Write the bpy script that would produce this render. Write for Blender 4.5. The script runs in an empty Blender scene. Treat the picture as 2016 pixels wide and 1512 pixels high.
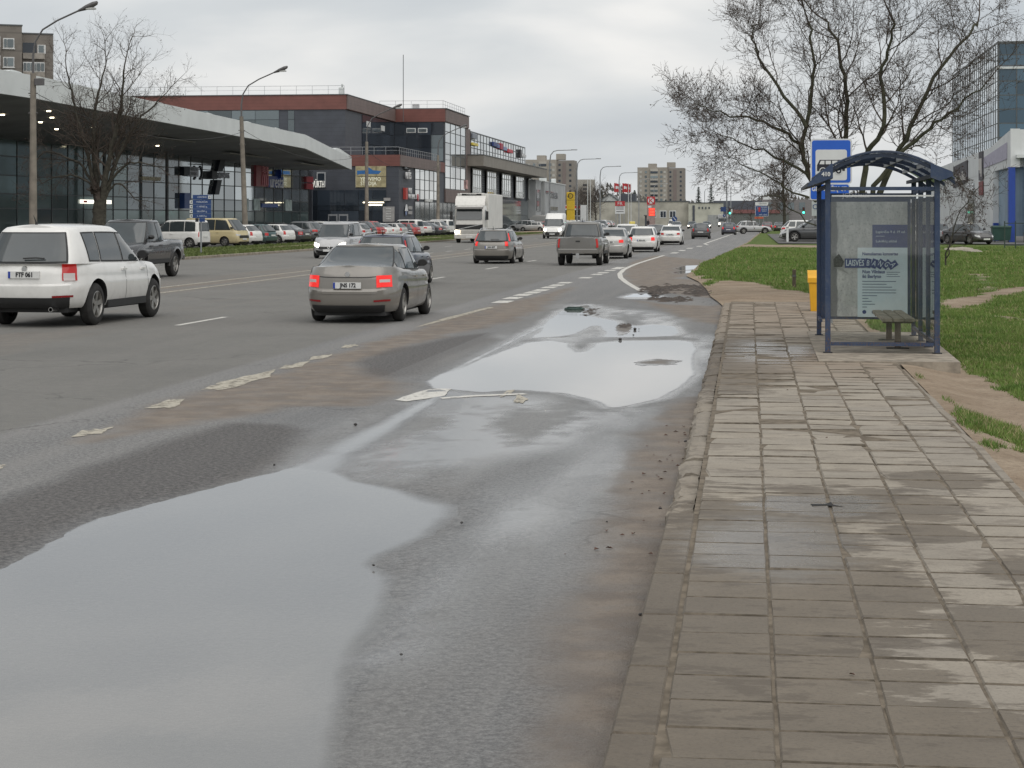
import bpy, bmesh, math, random
import numpy as np
from mathutils import Vector, Matrix, noise

random.seed(7)
R = math.radians
scene = bpy.context.scene
C = bpy.data.collections.new('place'); scene.collection.children.link(C)

# ---------------------------------------------------------------- camera
F, TH, EYE = 3750.0, math.atan(492 / 3750.0), 1.93
cam_d = bpy.data.cameras.new('camera'); cam = bpy.data.objects.new('camera', cam_d); C.objects.link(cam)
cam.location = (0, 0, EYE); cam.rotation_euler = (R(90), 0, TH)
cam_d.sensor_width = 36; cam_d.lens = F / 2016 * 36
cam_d.shift_y = -(756 - 431) / 2016
cam_d.clip_start = .1; cam_d.clip_end = 6000
scene.camera = cam

# ---------------------------------------------------------------- sky and sun (overcast)
SUN_EL, SUN_AZ = R(58), R(150)
w = bpy.data.worlds.new('World'); scene.world = w; w.use_nodes = True
nt = w.node_tree; nt.nodes.clear()
def wn(t, **k):
    n = nt.nodes.new(t)
    for a, b in k.items(): setattr(n, a, b)
    return n
out = wn('ShaderNodeOutputWorld'); bg = wn('ShaderNodeBackground'); bg.inputs[1].default_value = .1
sky = wn('ShaderNodeTexSky'); sky.sky_type = 'NISHITA'; sky.sun_disc = False
sky.sun_elevation = SUN_EL; sky.sun_rotation = SUN_AZ; sky.dust_density = 4
tc = wn('ShaderNodeTexCoord'); mp = wn('ShaderNodeMapping'); mp.inputs['Scale'].default_value = (1, 1, 3.4)
mp.inputs['Location'].default_value = (3.1, 1.7, .35)
n1 = wn('ShaderNodeTexNoise'); n1.inputs['Scale'].default_value = 4.6; n1.inputs['Detail'].default_value = 5; n1.inputs['Roughness'].default_value = .45
n1.inputs['Distortion'].default_value = .25
cr = wn('ShaderNodeValToRGB')
e = cr.color_ramp.elements
e[0].position = .33; e[0].color = (.535, .570, .602, 1)
e[1].position = .66; e[1].color = (.87, .86, .84, 1)
m1 = e.new(.5); m1.color = (.645, .67, .685, 1)
sc_ = wn('ShaderNodeVectorMath', operation='SCALE'); sc_.inputs['Scale'].default_value = 9.2
mx = wn('ShaderNodeMix', data_type='RGBA'); mx.inputs[0].default_value = .92
nt.links.new(tc.outputs['Generated'], mp.inputs[0]); nt.links.new(mp.outputs[0], n1.inputs['Vector'])
nt.links.new(n1.outputs['Fac'], cr.inputs[0]); nt.links.new(cr.outputs[0], sc_.inputs[0])
nt.links.new(sky.outputs[0], mx.inputs[6]); nt.links.new(sc_.outputs[0], mx.inputs[7])
nt.links.new(mx.outputs[2], bg.inputs[0]); nt.links.new(bg.outputs[0], out.inputs[0])

sd = bpy.data.lights.new('sun', 'SUN'); sun = bpy.data.objects.new('sun', sd); C.objects.link(sun)
sd.energy = 1.5; sd.angle = R(90); sd.color = (1, .97, .93)
sun.rotation_euler = (R(90) - SUN_EL, 0, R(180) - SUN_AZ)

vs = scene.view_settings
vs.view_transform = 'Standard'; vs.look = 'None'; vs.exposure = 0.22; vs.gamma = 1; vs.use_curve_mapping = False
scene.cycles.max_bounces = 6; scene.cycles.transparent_max_bounces = 24
scene.cycles.sample_clamp_indirect = 4
scene.cycles.use_denoising = True

# ---------------------------------------------------------------- helpers: measuring
S_, C_ = math.sin(TH), math.cos(TH)
def _ray(px, py):
    u = (px - 1008) / F; v = (431 - py) / F
    return (-S_ + u * C_, C_ + u * S_, v)
def G(px, py, z=0.):                      # surveyed ground point (bearing and dip from the eye) at height z
    d = _ray(px, py); t = (z - EYE) / d[2]
    return Vector((d[0] * t, d[1] * t, z))
def AX(px, py, X):                        # point on the upright plane x = X
    d = _ray(px, py); t = X / d[0]
    return Vector((X, d[1] * t, EYE + d[2] * t))
def AY(px, py, Y):                        # point on the upright plane y = Y
    d = _ray(px, py); t = Y / d[1]
    return Vector((d[0] * t, Y, EYE + d[2] * t))

# ---------------------------------------------------------------- helpers: materials
MATS = {}
class NT:
    def __init__(s, nt): s.nt = nt
    def n(s, t, **k):
        x = s.nt.nodes.new(t)
        for a, b in k.items(): setattr(x, a, b)
        return x
    def l(s, a, b): s.nt.links.new(a, b)
    def val(s, sock, v):
        if hasattr(v, 'is_output') or isinstance(v, bpy.types.NodeSocket): s.l(v, sock)
        else: sock.default_value = v
    def math(s, op, a, b=0., c=None, clamp=False):
        x = s.n('ShaderNodeMath', operation=op, use_clamp=clamp); s.val(x.inputs[0], a); s.val(x.inputs[1], b)
        if c is not None: s.val(x.inputs[2], c)
        return x.outputs[0]
    def mix(s, f, a, b):
        x = s.n('ShaderNodeMix', data_type='RGBA'); s.val(x.inputs[0], f)
        for i, c in ((6, a), (7, b)):
            if isinstance(c, tuple): x.inputs[i].default_value = (*c[:3], 1)
            else: s.l(c, x.inputs[i])
        return x.outputs[2]
    def noise(s, vec, scale, detail=3, rough=.55, dist=0.):
        x = s.n('ShaderNodeTexNoise'); x.inputs['Scale'].default_value = scale; x.inputs['Detail'].default_value = detail
        x.inputs['Roughness'].default_value = rough; x.inputs['Distortion'].default_value = dist
        if vec is not None: s.l(vec, x.inputs['Vector'])
        return x.outputs['Fac']
    def step(s, v, lo, hi, a=0., b=1.):
        x = s.n('ShaderNodeMapRange', interpolation_type='SMOOTHSTEP'); s.val(x.inputs[0], v)
        for i, q in ((1, lo), (2, hi), (3, a), (4, b)): s.val(x.inputs[i], q)
        return x.outputs[0]
    def attr(s, name):
        x = s.n('ShaderNodeAttribute'); x.attribute_name = name; return x.outputs['Fac']
    def pos(s): return s.n('ShaderNodeNewGeometry').outputs['Position']
    def obj(s): return s.n('ShaderNodeTexCoord').outputs['Object']
    def scaled(s, vec, sc):
        x = s.n('ShaderNodeMapping'); x.inputs['Scale'].default_value = sc; s.l(vec, x.inputs[0]); return x.outputs[0]
    def bump(s, h, strength, dist):
        x = s.n('ShaderNodeBump'); x.inputs['Strength'].default_value = strength; x.inputs['Distance'].default_value = dist
        s.l(h, x.inputs['Height']); return x.outputs[0]

def newmat(name):
    m = bpy.data.materials.new(name); m.use_nodes = True; m.node_tree.nodes.clear()
    t = NT(m.node_tree); o = t.n('ShaderNodeOutputMaterial'); p = t.n('ShaderNodeBsdfPrincipled'); t.l(p.outputs[0], o.inputs[0])
    MATS[name] = m
    return m, t, p, o
def mat(name, col, rough=.6, metal=0., var=.12, vscale=3., spec=.5, emit=None, es=0., coat=0., bump=0., bscale=40.):
    if name in MATS: return MATS[name]
    m, t, p, o = newmat(name)
    p.inputs['Roughness'].default_value = rough; p.inputs['Metallic'].default_value = metal
    p.inputs['Specular IOR Level'].default_value = spec; p.inputs['Coat Weight'].default_value = coat; p.inputs['Coat Roughness'].default_value = .08
    if var > 0:
        f = t.noise(t.pos(), vscale, 4)
        a = tuple(c * (1 - var) for c in col); b = tuple(min(1, c * (1 + var)) for c in col)
        t.l(t.mix(t.step(f, .3, .7), a, b), p.inputs['Base Color'])
    else: p.inputs['Base Color'].default_value = (*col, 1)
    if bump > 0: t.l(t.bump(t.noise(t.obj(), bscale, 3), bump, .01), p.inputs['Normal'])
    if emit:
        p.inputs['Emission Color'].default_value = (*emit, 1); p.inputs['Emission Strength'].default_value = es
    return m

# ---------------------------------------------------------------- helpers: meshes
class MB:
    """collects geometry and links it as ONE mesh object"""
    def __init__(s): s.v, s.f, s.m = [], [], []
    def add(s, vs, fs, mi=0):
        o = len(s.v); s.v += [tuple(v) for v in vs]; s.f += [tuple(i + o for i in f) for f in fs]; s.m += [mi] * len(fs); return s
    def box(s, x0, x1, y0, y1, z0, z1, mi=0):
        return s.add([(x0,y0,z0),(x1,y0,z0),(x1,y1,z0),(x0,y1,z0),(x0,y0,z1),(x1,y0,z1),(x1,y1,z1),(x0,y1,z1)],
                     [(0,3,2,1),(4,5,6,7),(0,1,5,4),(1,2,6,5),(2,3,7,6),(3,0,4,7)], mi)
    def cbox(s, x0, x1, y0, y1, z0, z1, b, mi=0):      # box with chamfered upright and top edges
        def ring(i, z): return [(x0+i,y0+b,z),(x0+b,y0+i,z),(x1-b,y0+i,z),(x1-i,y0+b,z),(x1-i,y1-b,z),(x1-b,y1-i,z),(x0+b,y1-i,z),(x0+i,y1-b,z)]
        vs = ring(0, z0) + ring(0, z1 - b) + ring(b * .9, z1); fs = [tuple(range(7, -1, -1)), tuple(range(16, 24))]
        for k in (0, 8):
            for i in range(8): j = (i + 1) % 8; fs.append((k+i, k+j, k+8+j, k+8+i))
        return s.add(vs, fs, mi)
    def prism(s, poly, z0, z1, mi=0):                   # polygon in x,y (ccw) pulled from z0 to z1
        n = len(poly); vs = [(p[0], p[1], z0) for p in poly] + [(p[0], p[1], z1) for p in poly]
        return s.add(vs, [tuple(range(n - 1, -1, -1)), tuple(range(n, 2 * n))] + [(i, (i+1) % n, n + (i+1) % n, n + i) for i in range(n)], mi)
    def slab(s, pts, off, mi=0):                        # polygon in space pulled along off
        n = len(pts); o = Vector(off); vs = [Vector(p) for p in pts] + [Vector(p) + o for p in pts]
        return s.add(vs, [tuple(range(n - 1, -1, -1)), tuple(range(n, 2 * n))] + [(i, (i+1) % n, n + (i+1) % n, n + i) for i in range(n)], mi)
    def tube(s, pts, rad, sides=8, cap=True, mi=0):
        pts = [Vector(p) for p in pts]; n = len(pts)
        if not hasattr(rad, '__len__'): rad = [rad] * n
        vs, fs = [], []; up = None
        for i, p in enumerate(pts):
            d = (pts[min(i + 1, n - 1)] - pts[max(i - 1, 0)]).normalized()
            if up is None: up = d.orthogonal().normalized()
            a = (up - d * up.dot(d))
            a = a.normalized() if a.length > 1e-6 else d.orthogonal().normalized(); up = a; b = d.cross(a)
            for k in range(sides):
                t = 2 * math.pi * k / sides; vs.append(p + (a * math.cos(t) + b * math.sin(t)) * rad[i])
        for i in range(n - 1):
            for k in range(sides):
                q = (k + 1) % sides; fs.append((i*sides+k, i*sides+q, (i+1)*sides+q, (i+1)*sides+k))
        if cap: fs += [tuple(range(sides - 1, -1, -1)), tuple(range((n-1)*sides, n*sides))]
        return s.add(vs, fs, mi)
    def lathe(s, prof, axis='z', c=(0,0,0), seg=20, mi=0, close=False):   # prof: (radius, height)
        vs, fs = [], []; n = len(prof)
        for i in range(seg):
            t = 2 * math.pi * i / seg
            for r, h in prof:
                p = (r*math.cos(t), r*math.sin(t), h)
                if axis == 'x': p = (p[2], p[0], p[1])
                elif axis == 'y': p = (p[0], p[2], p[1])
                vs.append((p[0]+c[0], p[1]+c[1], p[2]+c[2]))
        for i in range(seg):
            j = (i + 1) % seg
            for k in range(n if close else n - 1):
                l = (k + 1) % n; fs.append((i*n+k, j*n+k, j*n+l, i*n+l))
        return s.add(vs, fs, mi)
    def grid(s, rows, mi=0, wrap=False):                # rows of equally many points
        nr, nc = len(rows), len(rows[0]); vs = [p for r in rows for p in r]; fs = []
        for i in range(nr - 1):
            for j in range(nc if wrap else nc - 1):
                k = (j + 1) % nc; fs.append((i*nc+j, i*nc+k, (i+1)*nc+k, (i+1)*nc+j))
        return s.add(vs, fs, mi)
    def mesh(s, name, mats, smooth=None, fix=True):
        me = bpy.data.meshes.new(name); me.from_pydata(s.v, [], s.f)
        for m in (mats if isinstance(mats, (list, tuple)) else [mats]): me.materials.append(m)
        if any(s.m): me.polygons.foreach_set('material_index', s.m)
        if fix or smooth is not None: finish(me, smooth, fix)
        return me
    def build(s, name, mats, parent=None, smooth=None, loc=None, fix=True):
        return obj(name, s.mesh(name, mats, smooth, fix), parent, loc)
def finish(me, smooth=None, fix=True):
    bm = bmesh.new(); bm.from_mesh(me)
    if fix: bmesh.ops.recalc_face_normals(bm, faces=bm.faces)
    if smooth is not None:
        a = R(smooth)
        for f in bm.faces: f.smooth = True
        for e in bm.edges: e.smooth = len(e.link_faces) == 2 and e.calc_face_angle(0) < a
    bm.to_mesh(me); bm.free()
def obj(name, me, parent=None, loc=None):
    o = bpy.data.objects.new(name, me); C.objects.link(o)
    if parent is not None: o.parent = parent
    if loc is not None: o.location = loc
    return o
def tag(o, label=None, cat=None, group=None, kind=None):
    if label: o['label'] = label
    if cat: o['category'] = cat
    if group: o['group'] = group
    if kind: o['kind'] = kind
    return o
def thing(name, label, cat, loc=(0,0,0), rz=0., group=None):
    o = bpy.data.objects.new(name, None); C.objects.link(o); o.location = loc; o.rotation_euler = (0, 0, rz); o.empty_display_size = .2
    return tag(o, label, cat, group)
def struct(o): o['kind'] = 'structure'; return o
def omat(o, m, i=0):
    o.material_slots[i].link = 'OBJECT'; o.material_slots[i].material = m; return o
WORK = bpy.data.scenes.new('workbench')          # scratch scene for evaluating lettering and cut-outs; removed at the end
def evaluated_mesh(o, *others):
    for q in (o, *others): WORK.collection.objects.link(q)
    vl = WORK.view_layers[0]; vl.update(); me = bpy.data.meshes.new_from_object(o.evaluated_get(vl.depsgraph), depsgraph=vl.depsgraph)
    for q in (o, *others): WORK.collection.objects.unlink(q)
    return me
def text(name, body, size, m, parent, loc, rot=(R(90), 0, 0), align='CENTER', sx=1., ext=.004, bold=0.):
    cu = bpy.data.curves.new(name, 'FONT'); cu.body = body; cu.size = size; cu.align_x = align; cu.align_y = 'CENTER'; cu.extrude = ext; cu.resolution_u = 2; cu.offset = bold
    o = bpy.data.objects.new(name, cu); me = evaluated_mesh(o); bpy.data.objects.remove(o); bpy.data.curves.remove(cu)
    me.materials.clear(); me.materials.append(m)
    q = obj(name, me, parent, loc); q.rotation_euler = rot; q.scale = (sx, 1, 1)
    return q
ORD = ['first','second','third','fourth','fifth','sixth','seventh','eighth','ninth','tenth','eleventh','twelfth','thirteenth','fourteenth','fifteenth','sixteenth','seventeenth','eighteenth','nineteenth','twentieth']
ORD += ['twenty-' + x for x in ORD[:9]] + ['thirtieth'] + ['thirty-' + x for x in ORD[:9]] + ['fortieth'] + ['forty-' + x for x in ORD[:9]] + ['fiftieth']
def sdf(P, poly):
    """signed distance of points P (n,2) to a polygon, negative inside"""
    poly = np.asarray(poly, float); d = np.full(len(P), 1e9); ins = np.zeros(len(P), bool); n = len(poly)
    for i in range(n):
        a, b = poly[i], poly[(i + 1) % n]; e = b - a; wv = P - a
        t = np.clip((wv @ e) / max(e @ e, 1e-12), 0, 1); q = wv - t[:, None] * e
        d = np.minimum(d, (q * q).sum(1))
        c = (a[1] <= P[:, 1]) != (b[1] <= P[:, 1])
        with np.errstate(divide='ignore', invalid='ignore'):
            xi = a[0] + (P[:, 1] - a[1]) / (b[1] - a[1] if b[1] != a[1] else 1e-9) * e[0]
        ins ^= c & (P[:, 0] < xi)
    d = np.sqrt(d); return np.where(ins, -d, d)
def npnoise(x, y, s, seed=0):
    """cheap value noise on arrays"""
    x = x * s + seed * 17.3; y = y * s + seed * 9.1; xi = np.floor(x); yi = np.floor(y); fx = x - xi; fy = y - yi
    fx = fx * fx * (3 - 2 * fx); fy = fy * fy * (3 - 2 * fy)
    def h(a, b): q = np.sin(a * 127.1 + b * 311.7) * 43758.5453; return q - np.floor(q)
    return (h(xi, yi) * (1-fx) + h(xi+1, yi) * fx) * (1-fy) + (h(xi, yi+1) * (1-fx) + h(xi+1, yi+1) * fx) * fy
def fbm(x, y, s, o=4, seed=0): return sum(npnoise(x, y, s * 2**k, seed + k) * .5**(k+1) for k in range(o)) / (1 - .5**o)
def sstep(x, a, b): t = np.clip((x - a) / (b - a), 0, 1); return t * t * (3 - 2 * t)
def fattr(me, name, vals):
    a = me.attributes.new(name, 'FLOAT', 'POINT'); a.data.foreach_set('value', np.asarray(vals, np.float32))
# ================================================================ ground materials
def asphalt_material():
    m, t, p, o = newmat('asphalt')
    P = t.pos(); wet = t.attr('wet'); film = t.attr('film'); dirt0 = t.attr('dirt'); patch = t.attr('patch')
    big = t.noise(P, .35, 4); streak = t.noise(t.scaled(P, (1.6, .045, 1)), 1.0, 4, .6); fine = t.noise(P, 75, 3, .7); mid = t.noise(P, 7, 4, .6)
    col = t.mix(t.step(big, .3, .7), (.175, .170, .155), (.225, .218, .198))
    col = t.mix(t.step(streak, .35, .7, 0, .75), col, (.225, .215, .196))
    col = t.mix(t.step(mid, .3, .75, 0, .30), col, (.10, .098, .094))
    col = t.mix(t.step(fine, .32, .7, .0, .62), col, (.075, .072, .068))
    sx = t.n('ShaderNodeSeparateXYZ'); t.l(P, sx.inputs[0]); X, Y = sx.outputs[0], sx.outputs[1]
    bay = t.step(t.math('ADD', X, t.math('MULTIPLY', mid, .35)), -6.72, -6.50)
    coarse = t.noise(P, 26, 3, .75)
    bcol = t.mix(t.step(coarse, .3, .68), (.105, .104, .104), (.30, .295, .285)); bcol = t.mix(t.step(fine, .35, .7, 0, .6), bcol, (.075, .074, .075)); bcol = t.mix(t.step(streak, .4, .7, 0, .45), bcol, (.25, .24, .225))
    col = t.mix(bay, col, bcol)
    speck = t.noise(P, 160, 2, .6)
    col = t.mix(t.step(speck, .62, .72, 0, .55), col, (.36, .35, .33))
    # cracks
    vo = t.n('ShaderNodeTexVoronoi', feature='DISTANCE_TO_EDGE'); vo.inputs['Scale'].default_value = .23
    dn = t.n('ShaderNodeTexNoise'); dn.inputs['Scale'].default_value = 1.3; dn.inputs['Detail'].default_value = 4; t.l(P, dn.inputs['Vector'])
    av = t.n('ShaderNodeVectorMath', operation='MULTIPLY_ADD'); t.l(dn.outputs['Color'], av.inputs[0]); av.inputs[1].default_value = (1.6, 1.6, 0); t.l(P, av.inputs[2])
    t.l(av.outputs[0], vo.inputs['Vector'])
    crack = t.math('MULTIPLY', t.step(vo.outputs['Distance'], .0, .009, 1, 0), t.step(t.noise(P, .15, 2), .48, .6))
    col = t.mix(t.math('MULTIPLY', crack, .6), col, (.05, .048, .045))
    # mud dragged along the centre of the road and the lane edge
    def band(c, w): return t.step(t.math('ABSOLUTE', t.math('SUBTRACT', X, c)), 0., w, 1, 0)
    mud = t.math('MULTIPLY', t.math('MAXIMUM', band(-16.4, 2.0), t.math('MULTIPLY', band(-17.9, 1.0), .6)), t.step(t.noise(t.scaled(P, (2.2, .1, 1)), 1.4, 4), .4, .6))
    near = t.math('MULTIPLY', band(-12.6, 3.4), t.math('MULTIPLY', t.step(Y, 60, 20, 0, .45), t.step(t.noise(t.scaled(P, (1.1, .16, 1)), .8, 3), .45, .62)))
    dirt = t.math('MAXIMUM', t.math('MAXIMUM', dirt0, t.math('MULTIPLY', mud, .9)), near)
    lump = t.noise(P, 2.6, 4, .6)
    dcol = t.mix(t.step(lump, .35, .65), (.155, .124, .098), (.225, .188, .152))
    dcol = t.mix(t.step(coarse, .45, .75, 0, .45), dcol, (.10, .078, .06))
    col = t.mix(t.math('MULTIPLY', dirt, t.step(lump, .2, .6, .72, 1)), col, dcol)
    pcol = t.mix(t.step(coarse, .35, .7), (.026, .023, .022), (.115, .102, .094)); col = t.mix(t.math('MULTIPLY', patch, .66), col, pcol)
    wcol = t.n('ShaderNodeVectorMath', operation='SCALE'); t.l(col, wcol.inputs[0]); wcol.inputs['Scale'].default_value = .70
    wf = t.math('MULTIPLY', wet, t.step(mid, .15, .6, .82, 1))
    t.l(t.mix(wf, col, wcol.outputs[0]), p.inputs['Base Color'])
    rgh = t.math('ADD', t.math('MULTIPLY', wf, -.34), t.step(fine, .2, .8, .78, .95), clamp=True)
    t.l(t.math('ADD', t.math('MULTIPLY', rgh, t.math('SUBTRACT', 1., film)), t.math('MULTIPLY', film, .13)), p.inputs['Roughness'])
    hb = t.math('ADD', t.math('ADD', t.math('MULTIPLY', fine, 1.), t.math('MULTIPLY', mid, 1.2)), t.math('MULTIPLY', coarse, 2.2))
    bm = t.n('ShaderNodeBump'); bm.inputs['Distance'].default_value = .011
    t.l(t.math('MULTIPLY', t.math('ADD', t.math('MULTIPLY', wet, -.2), .85), t.math('SUBTRACT', 1., t.math('MULTIPLY', film, .93))), bm.inputs['Strength'])
    t.l(hb, bm.inputs['Height']); t.l(bm.outputs[0], p.inputs['Normal'])
    p.inputs['Specular IOR Level'].default_value = .45
    return m
ASPHALT = asphalt_material()

def ground_material():
    m, t, p, o = newmat('turf')
    P = t.pos(); dirt = t.attr('dirt'); n = t.noise(P, .8, 5, .6); f = t.noise(P, 14, 4, .7); b = t.noise(P, .16, 3)
    g = t.mix(t.step(n, .3, .7), (.08, .13, .03), (.15, .20, .05))
    g = t.mix(t.step(b, .4, .7, 0, .55), g, (.125, .135, .05))
    g = t.mix(t.step(f, .35, .75, 0, .75), g, (.03, .045, .014))
    d = t.mix(t.step(n, .3, .7), (.25, .19, .135), (.36, .29, .215))
    d = t.mix(t.step(f, .4, .75, 0, .5), d, (.13, .095, .065))
    k = t.step(t.math('ADD', dirt, t.math('MULTIPLY', t.math('SUBTRACT', f, .5), .5)), .35, .65)
    t.l(t.mix(k, g, d), p.inputs['Base Color']); p.inputs['Roughness'].default_value = .95; p.inputs['Specular IOR Level'].default_value = .15
    t.l(t.bump(t.math('ADD', f, t.math('MULTIPLY', n, 2)), .9, .05), p.inputs['Normal'])
    return m
TURF = ground_material()

def water_material():
    m = bpy.data.materials.new('puddle_water'); m.use_nodes = True; m.node_tree.nodes.clear(); t = NT(m.node_tree)
    o = t.n('ShaderNodeOutputMaterial'); tr = t.n('ShaderNodeBsdfTransparent'); tr.inputs[0].default_value = (.80, .79, .77, 1)
    gl = t.n('ShaderNodeBsdfGlossy'); gl.inputs['Roughness'].default_value = .015; gl.inputs['Color'].default_value = (.97, .98, 1, 1)
    fr = t.n('ShaderNodeFresnel'); fr.inputs['IOR'].default_value = 1.36
    P = t.pos(); h = t.noise(t.scaled(P, (1, .35, 1)), 6, 3, .5); nb = t.bump(h, .12, .004)
    t.l(nb, gl.inputs['Normal'])
    df = t.n('ShaderNodeBsdfDiffuse'); df.inputs[0].default_value = (.42, .41, .385, 1)
    a = t.n('ShaderNodeMixShader'); a.inputs[0].default_value = .37; t.l(tr.outputs[0], a.inputs[1]); t.l(df.outputs[0], a.inputs[2])
    mx = t.n('ShaderNodeMixShader'); t.l(fr.outputs[0], mx.inputs[0]); t.l(a.outputs[0], mx.inputs[1]); t.l(gl.outputs[0], mx.inputs[2]); dp = t.attr('depth'); t.l(t.step(dp, 0, .8, .22, .012), gl.inputs['Roughness']); tr2 = t.n('ShaderNodeBsdfTransparent'); ed = t.n('ShaderNodeMixShader'); t.l(t.step(dp, 0., .6), ed.inputs[0]); t.l(tr2.outputs[0], ed.inputs[1]); t.l(mx.outputs[0], ed.inputs[2]); t.l(ed.outputs[0], o.inputs[0])
    return m
WATER = water_material()

def paint_material(name, col, worn):
    """road paint worn through to the asphalt in spots"""
    m, t, p, o = newmat(name)
    P = t.pos(); k = t.noise(P, 9, 5, .7); k2 = t.noise(P, 60, 3, .7)
    f = t.step(t.math('ADD', t.math('MULTIPLY', k, .7), t.math('MULTIPLY', k2, .3)), worn - .03, worn + .03)
    t.l(t.mix(t.step(k2, .3, .7), col, tuple(c * .72 for c in col)), p.inputs['Base Color'])
    p.inputs['Roughness'].default_value = .8; t.l(f, p.inputs['Alpha'])
    return m
PAINT = paint_material('road_paint', (.62, .60, .55), .42)
PAINT_OLD = paint_material('old_road_paint', (.46, .42, .34), .455)

def tile_material(name, c0, c1, old=0.):
    m, t, p, o = newmat(name)
    P = t.pos(); oi = t.n('ShaderNodeObjectInfo').outputs['Random']
    n = t.noise(P, 2.2, 5, .65, .3); f = t.noise(P, 55, 4, .7); st = t.noise(t.scaled(P, (1.1, 2.6, 1)), 2.2, 6, .72)
    col = t.mix(t.step(n, .3, .7), c0, c1)
    col = t.mix(t.math('MULTIPLY', oi, .5), col, (.23, .207, .175))
    col = t.mix(t.step(f, .45, .75, 0, .5), col, (.12, .105, .088))
    col = t.mix(t.step(f, .30, .22, 0, .4), col, (.42, .39, .345))
    sx = t.n('ShaderNodeSeparateXYZ'); t.l(P, sx.inputs[0]); X, Y = sx.outputs[0], sx.outputs[1]
    def blob(cx, cy, rx, ry, soft=.10):
        a = t.math('DIVIDE', t.math('SUBTRACT', X, cx), rx); b = t.math('DIVIDE', t.math('SUBTRACT', Y, cy), ry)
        d = t.math('SQRT', t.math('ADD', t.math('MULTIPLY', a, a), t.math('MULTIPLY', b, b)))
        return t.step(t.math('ADD', d, t.math('MULTIPLY', t.math('SUBTRACT', st, .5), 2.0)), 1 + soft, 1 - soft)
    wet = blob(-.10, 9.2, .82, 3.4)
    for q in ((.55, 12.0, .75, .8), (1.1, 8.4, .38, .6), (.45, 9.3, .42, .7), (1.35, 9.9, .3, .4), (-.35, 24.5, .75, 5.2), (.5, 25.5, .6, 1.6), (.9, 11.0, .3, .35), (1.2, 13.3, .35, .5), (.2, 6.4, 1.1, .9)):
        wet = t.math('MAXIMUM', wet, blob(*q))
    film = t.math('MAXIMUM', blob(.33, 12.0, .42, .42, .25), t.math('MAXIMUM', blob(.02, 10.5, .42, .9, .6), blob(.15, 26.0, .55, 2.6, .5)))
    stain = t.step(t.noise(t.scaled(P, (.8, 1.8, 1)), 3.1, 5, .7), .53, .60, 0, .6)
    col = t.mix(stain, col, (.15, .125, .098))
    wc = t.n('ShaderNodeVectorMath', operation='MULTIPLY'); t.l(col, wc.inputs[0]); wc.inputs[1].default_value = (.50, .465, .42)
    col2 = t.mix(t.math('MULTIPLY', wet, .95), col, wc.outputs[0])
    sand = t.math('MULTIPLY', t.math('MAXIMUM', blob(1.2, 24., 1.3, 2.6, .5), blob(.6, 36, 1.6, 7, .6)), t.step(st, .3, .55))
    col2 = t.mix(t.math('MULTIPLY', sand, .7), col2, (.23, .175, .125))
    t.l(col2, p.inputs['Base Color'])
    rg = t.math('ADD', t.math('ADD', .88, t.math('MULTIPLY', wet, -.16)), t.math('MULTIPLY', t.math('MULTIPLY', film, wet), -.55), clamp=True)
    t.l(rg, p.inputs['Roughness'])
    t.l(t.bump(t.math('ADD', t.math('MULTIPLY', f, .6), st), .6 + old, .008 + .02 * old), p.inputs['Normal'])
    return m
TILE = tile_material('paving_concrete', (.25, .217, .172), (.325, .285, .228))
KERBM = tile_material('kerb_concrete', (.225, .192, .15), (.295, .255, .202), .3)
SAND = mat('joint_sand', (.155, .13, .10), .95, var=.3, vscale=9, spec=.1)
JOINT = mat('joint_dirt', (.125, .106, .083), .95, var=.4, vscale=12, spec=.1)
CONC = mat('rough_concrete', (.27, .235, .19), .92, var=.3, vscale=5, bump=.6, bscale=25, spec=.2)

# ================================================================ surveyed outlines
def W(px): return [tuple(G(x, y)[:2]) for x, y in px]
PUD = [W(q) for q in (
 [(-140,1190),(-40,1135),(60,1085),(118,1050),(150,1030),(200,1013),(345,975),(450,948),(540,925),(590,905),(640,875),(705,845),(790,802),(862,772),(885,775),(830,812),(770,858),(715,895),(680,925),(700,942),(800,960),(905,990),(898,1012),(850,1050),(752,1088),(735,1105),(788,1130),(778,1200),(735,1290),(700,1400),(660,1560),(-140,1560)],
 [(845,762),(838,748),(900,722),(985,690),(1035,673),(1085,668),(1120,674),(1136,692),(1150,690),(1172,674),(1225,669),(1335,668),(1368,672),(1376,684),(1368,705),(1370,735),(1345,760),(1300,782),(1230,799),(1192,801),(1172,788),(1110,772),(1020,765),(950,770),(880,764)],
 [(1040,664),(1060,650),(1072,632),(1100,612),(1128,602),(1160,598),(1172,606),(1150,613),(1170,622),(1215,630),(1228,638),(1255,640),(1285,636),(1330,641),(1345,654),(1330,660),(1250,662),(1185,662),(1188,650),(1178,640),(1165,640),(1140,655),(1105,661)],
 [(838,750),(850,741),(960,690),(1030,655),(1086,630),(1090,633),(1030,662),(960,698),(880,738)],
 [(1222,585),(1250,577),(1290,577),(1302,583),(1280,588),(1240,588)],
 [(1330,528),(1350,522),(1388,521),(1397,525),(1370,529),(1340,532)],
 [(1325,535),(1345,532),(1368,531),(1360,536),(1335,539)],
)]
DAMP = [W(q) for q in (
 [(-200,1030),(0,985),(150,930),(300,880),(420,845),(520,822),(640,800),(720,790),(800,770),(700,735),(720,705),(850,665),(950,650),(1080,612),(1120,592),(1250,590),(1330,620),(1400,650),(1400,720),(1380,790),(1330,850),(1270,960),(1230,1080),(1190,1250),(1130,1560),(-200,1560)],
)]
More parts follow.
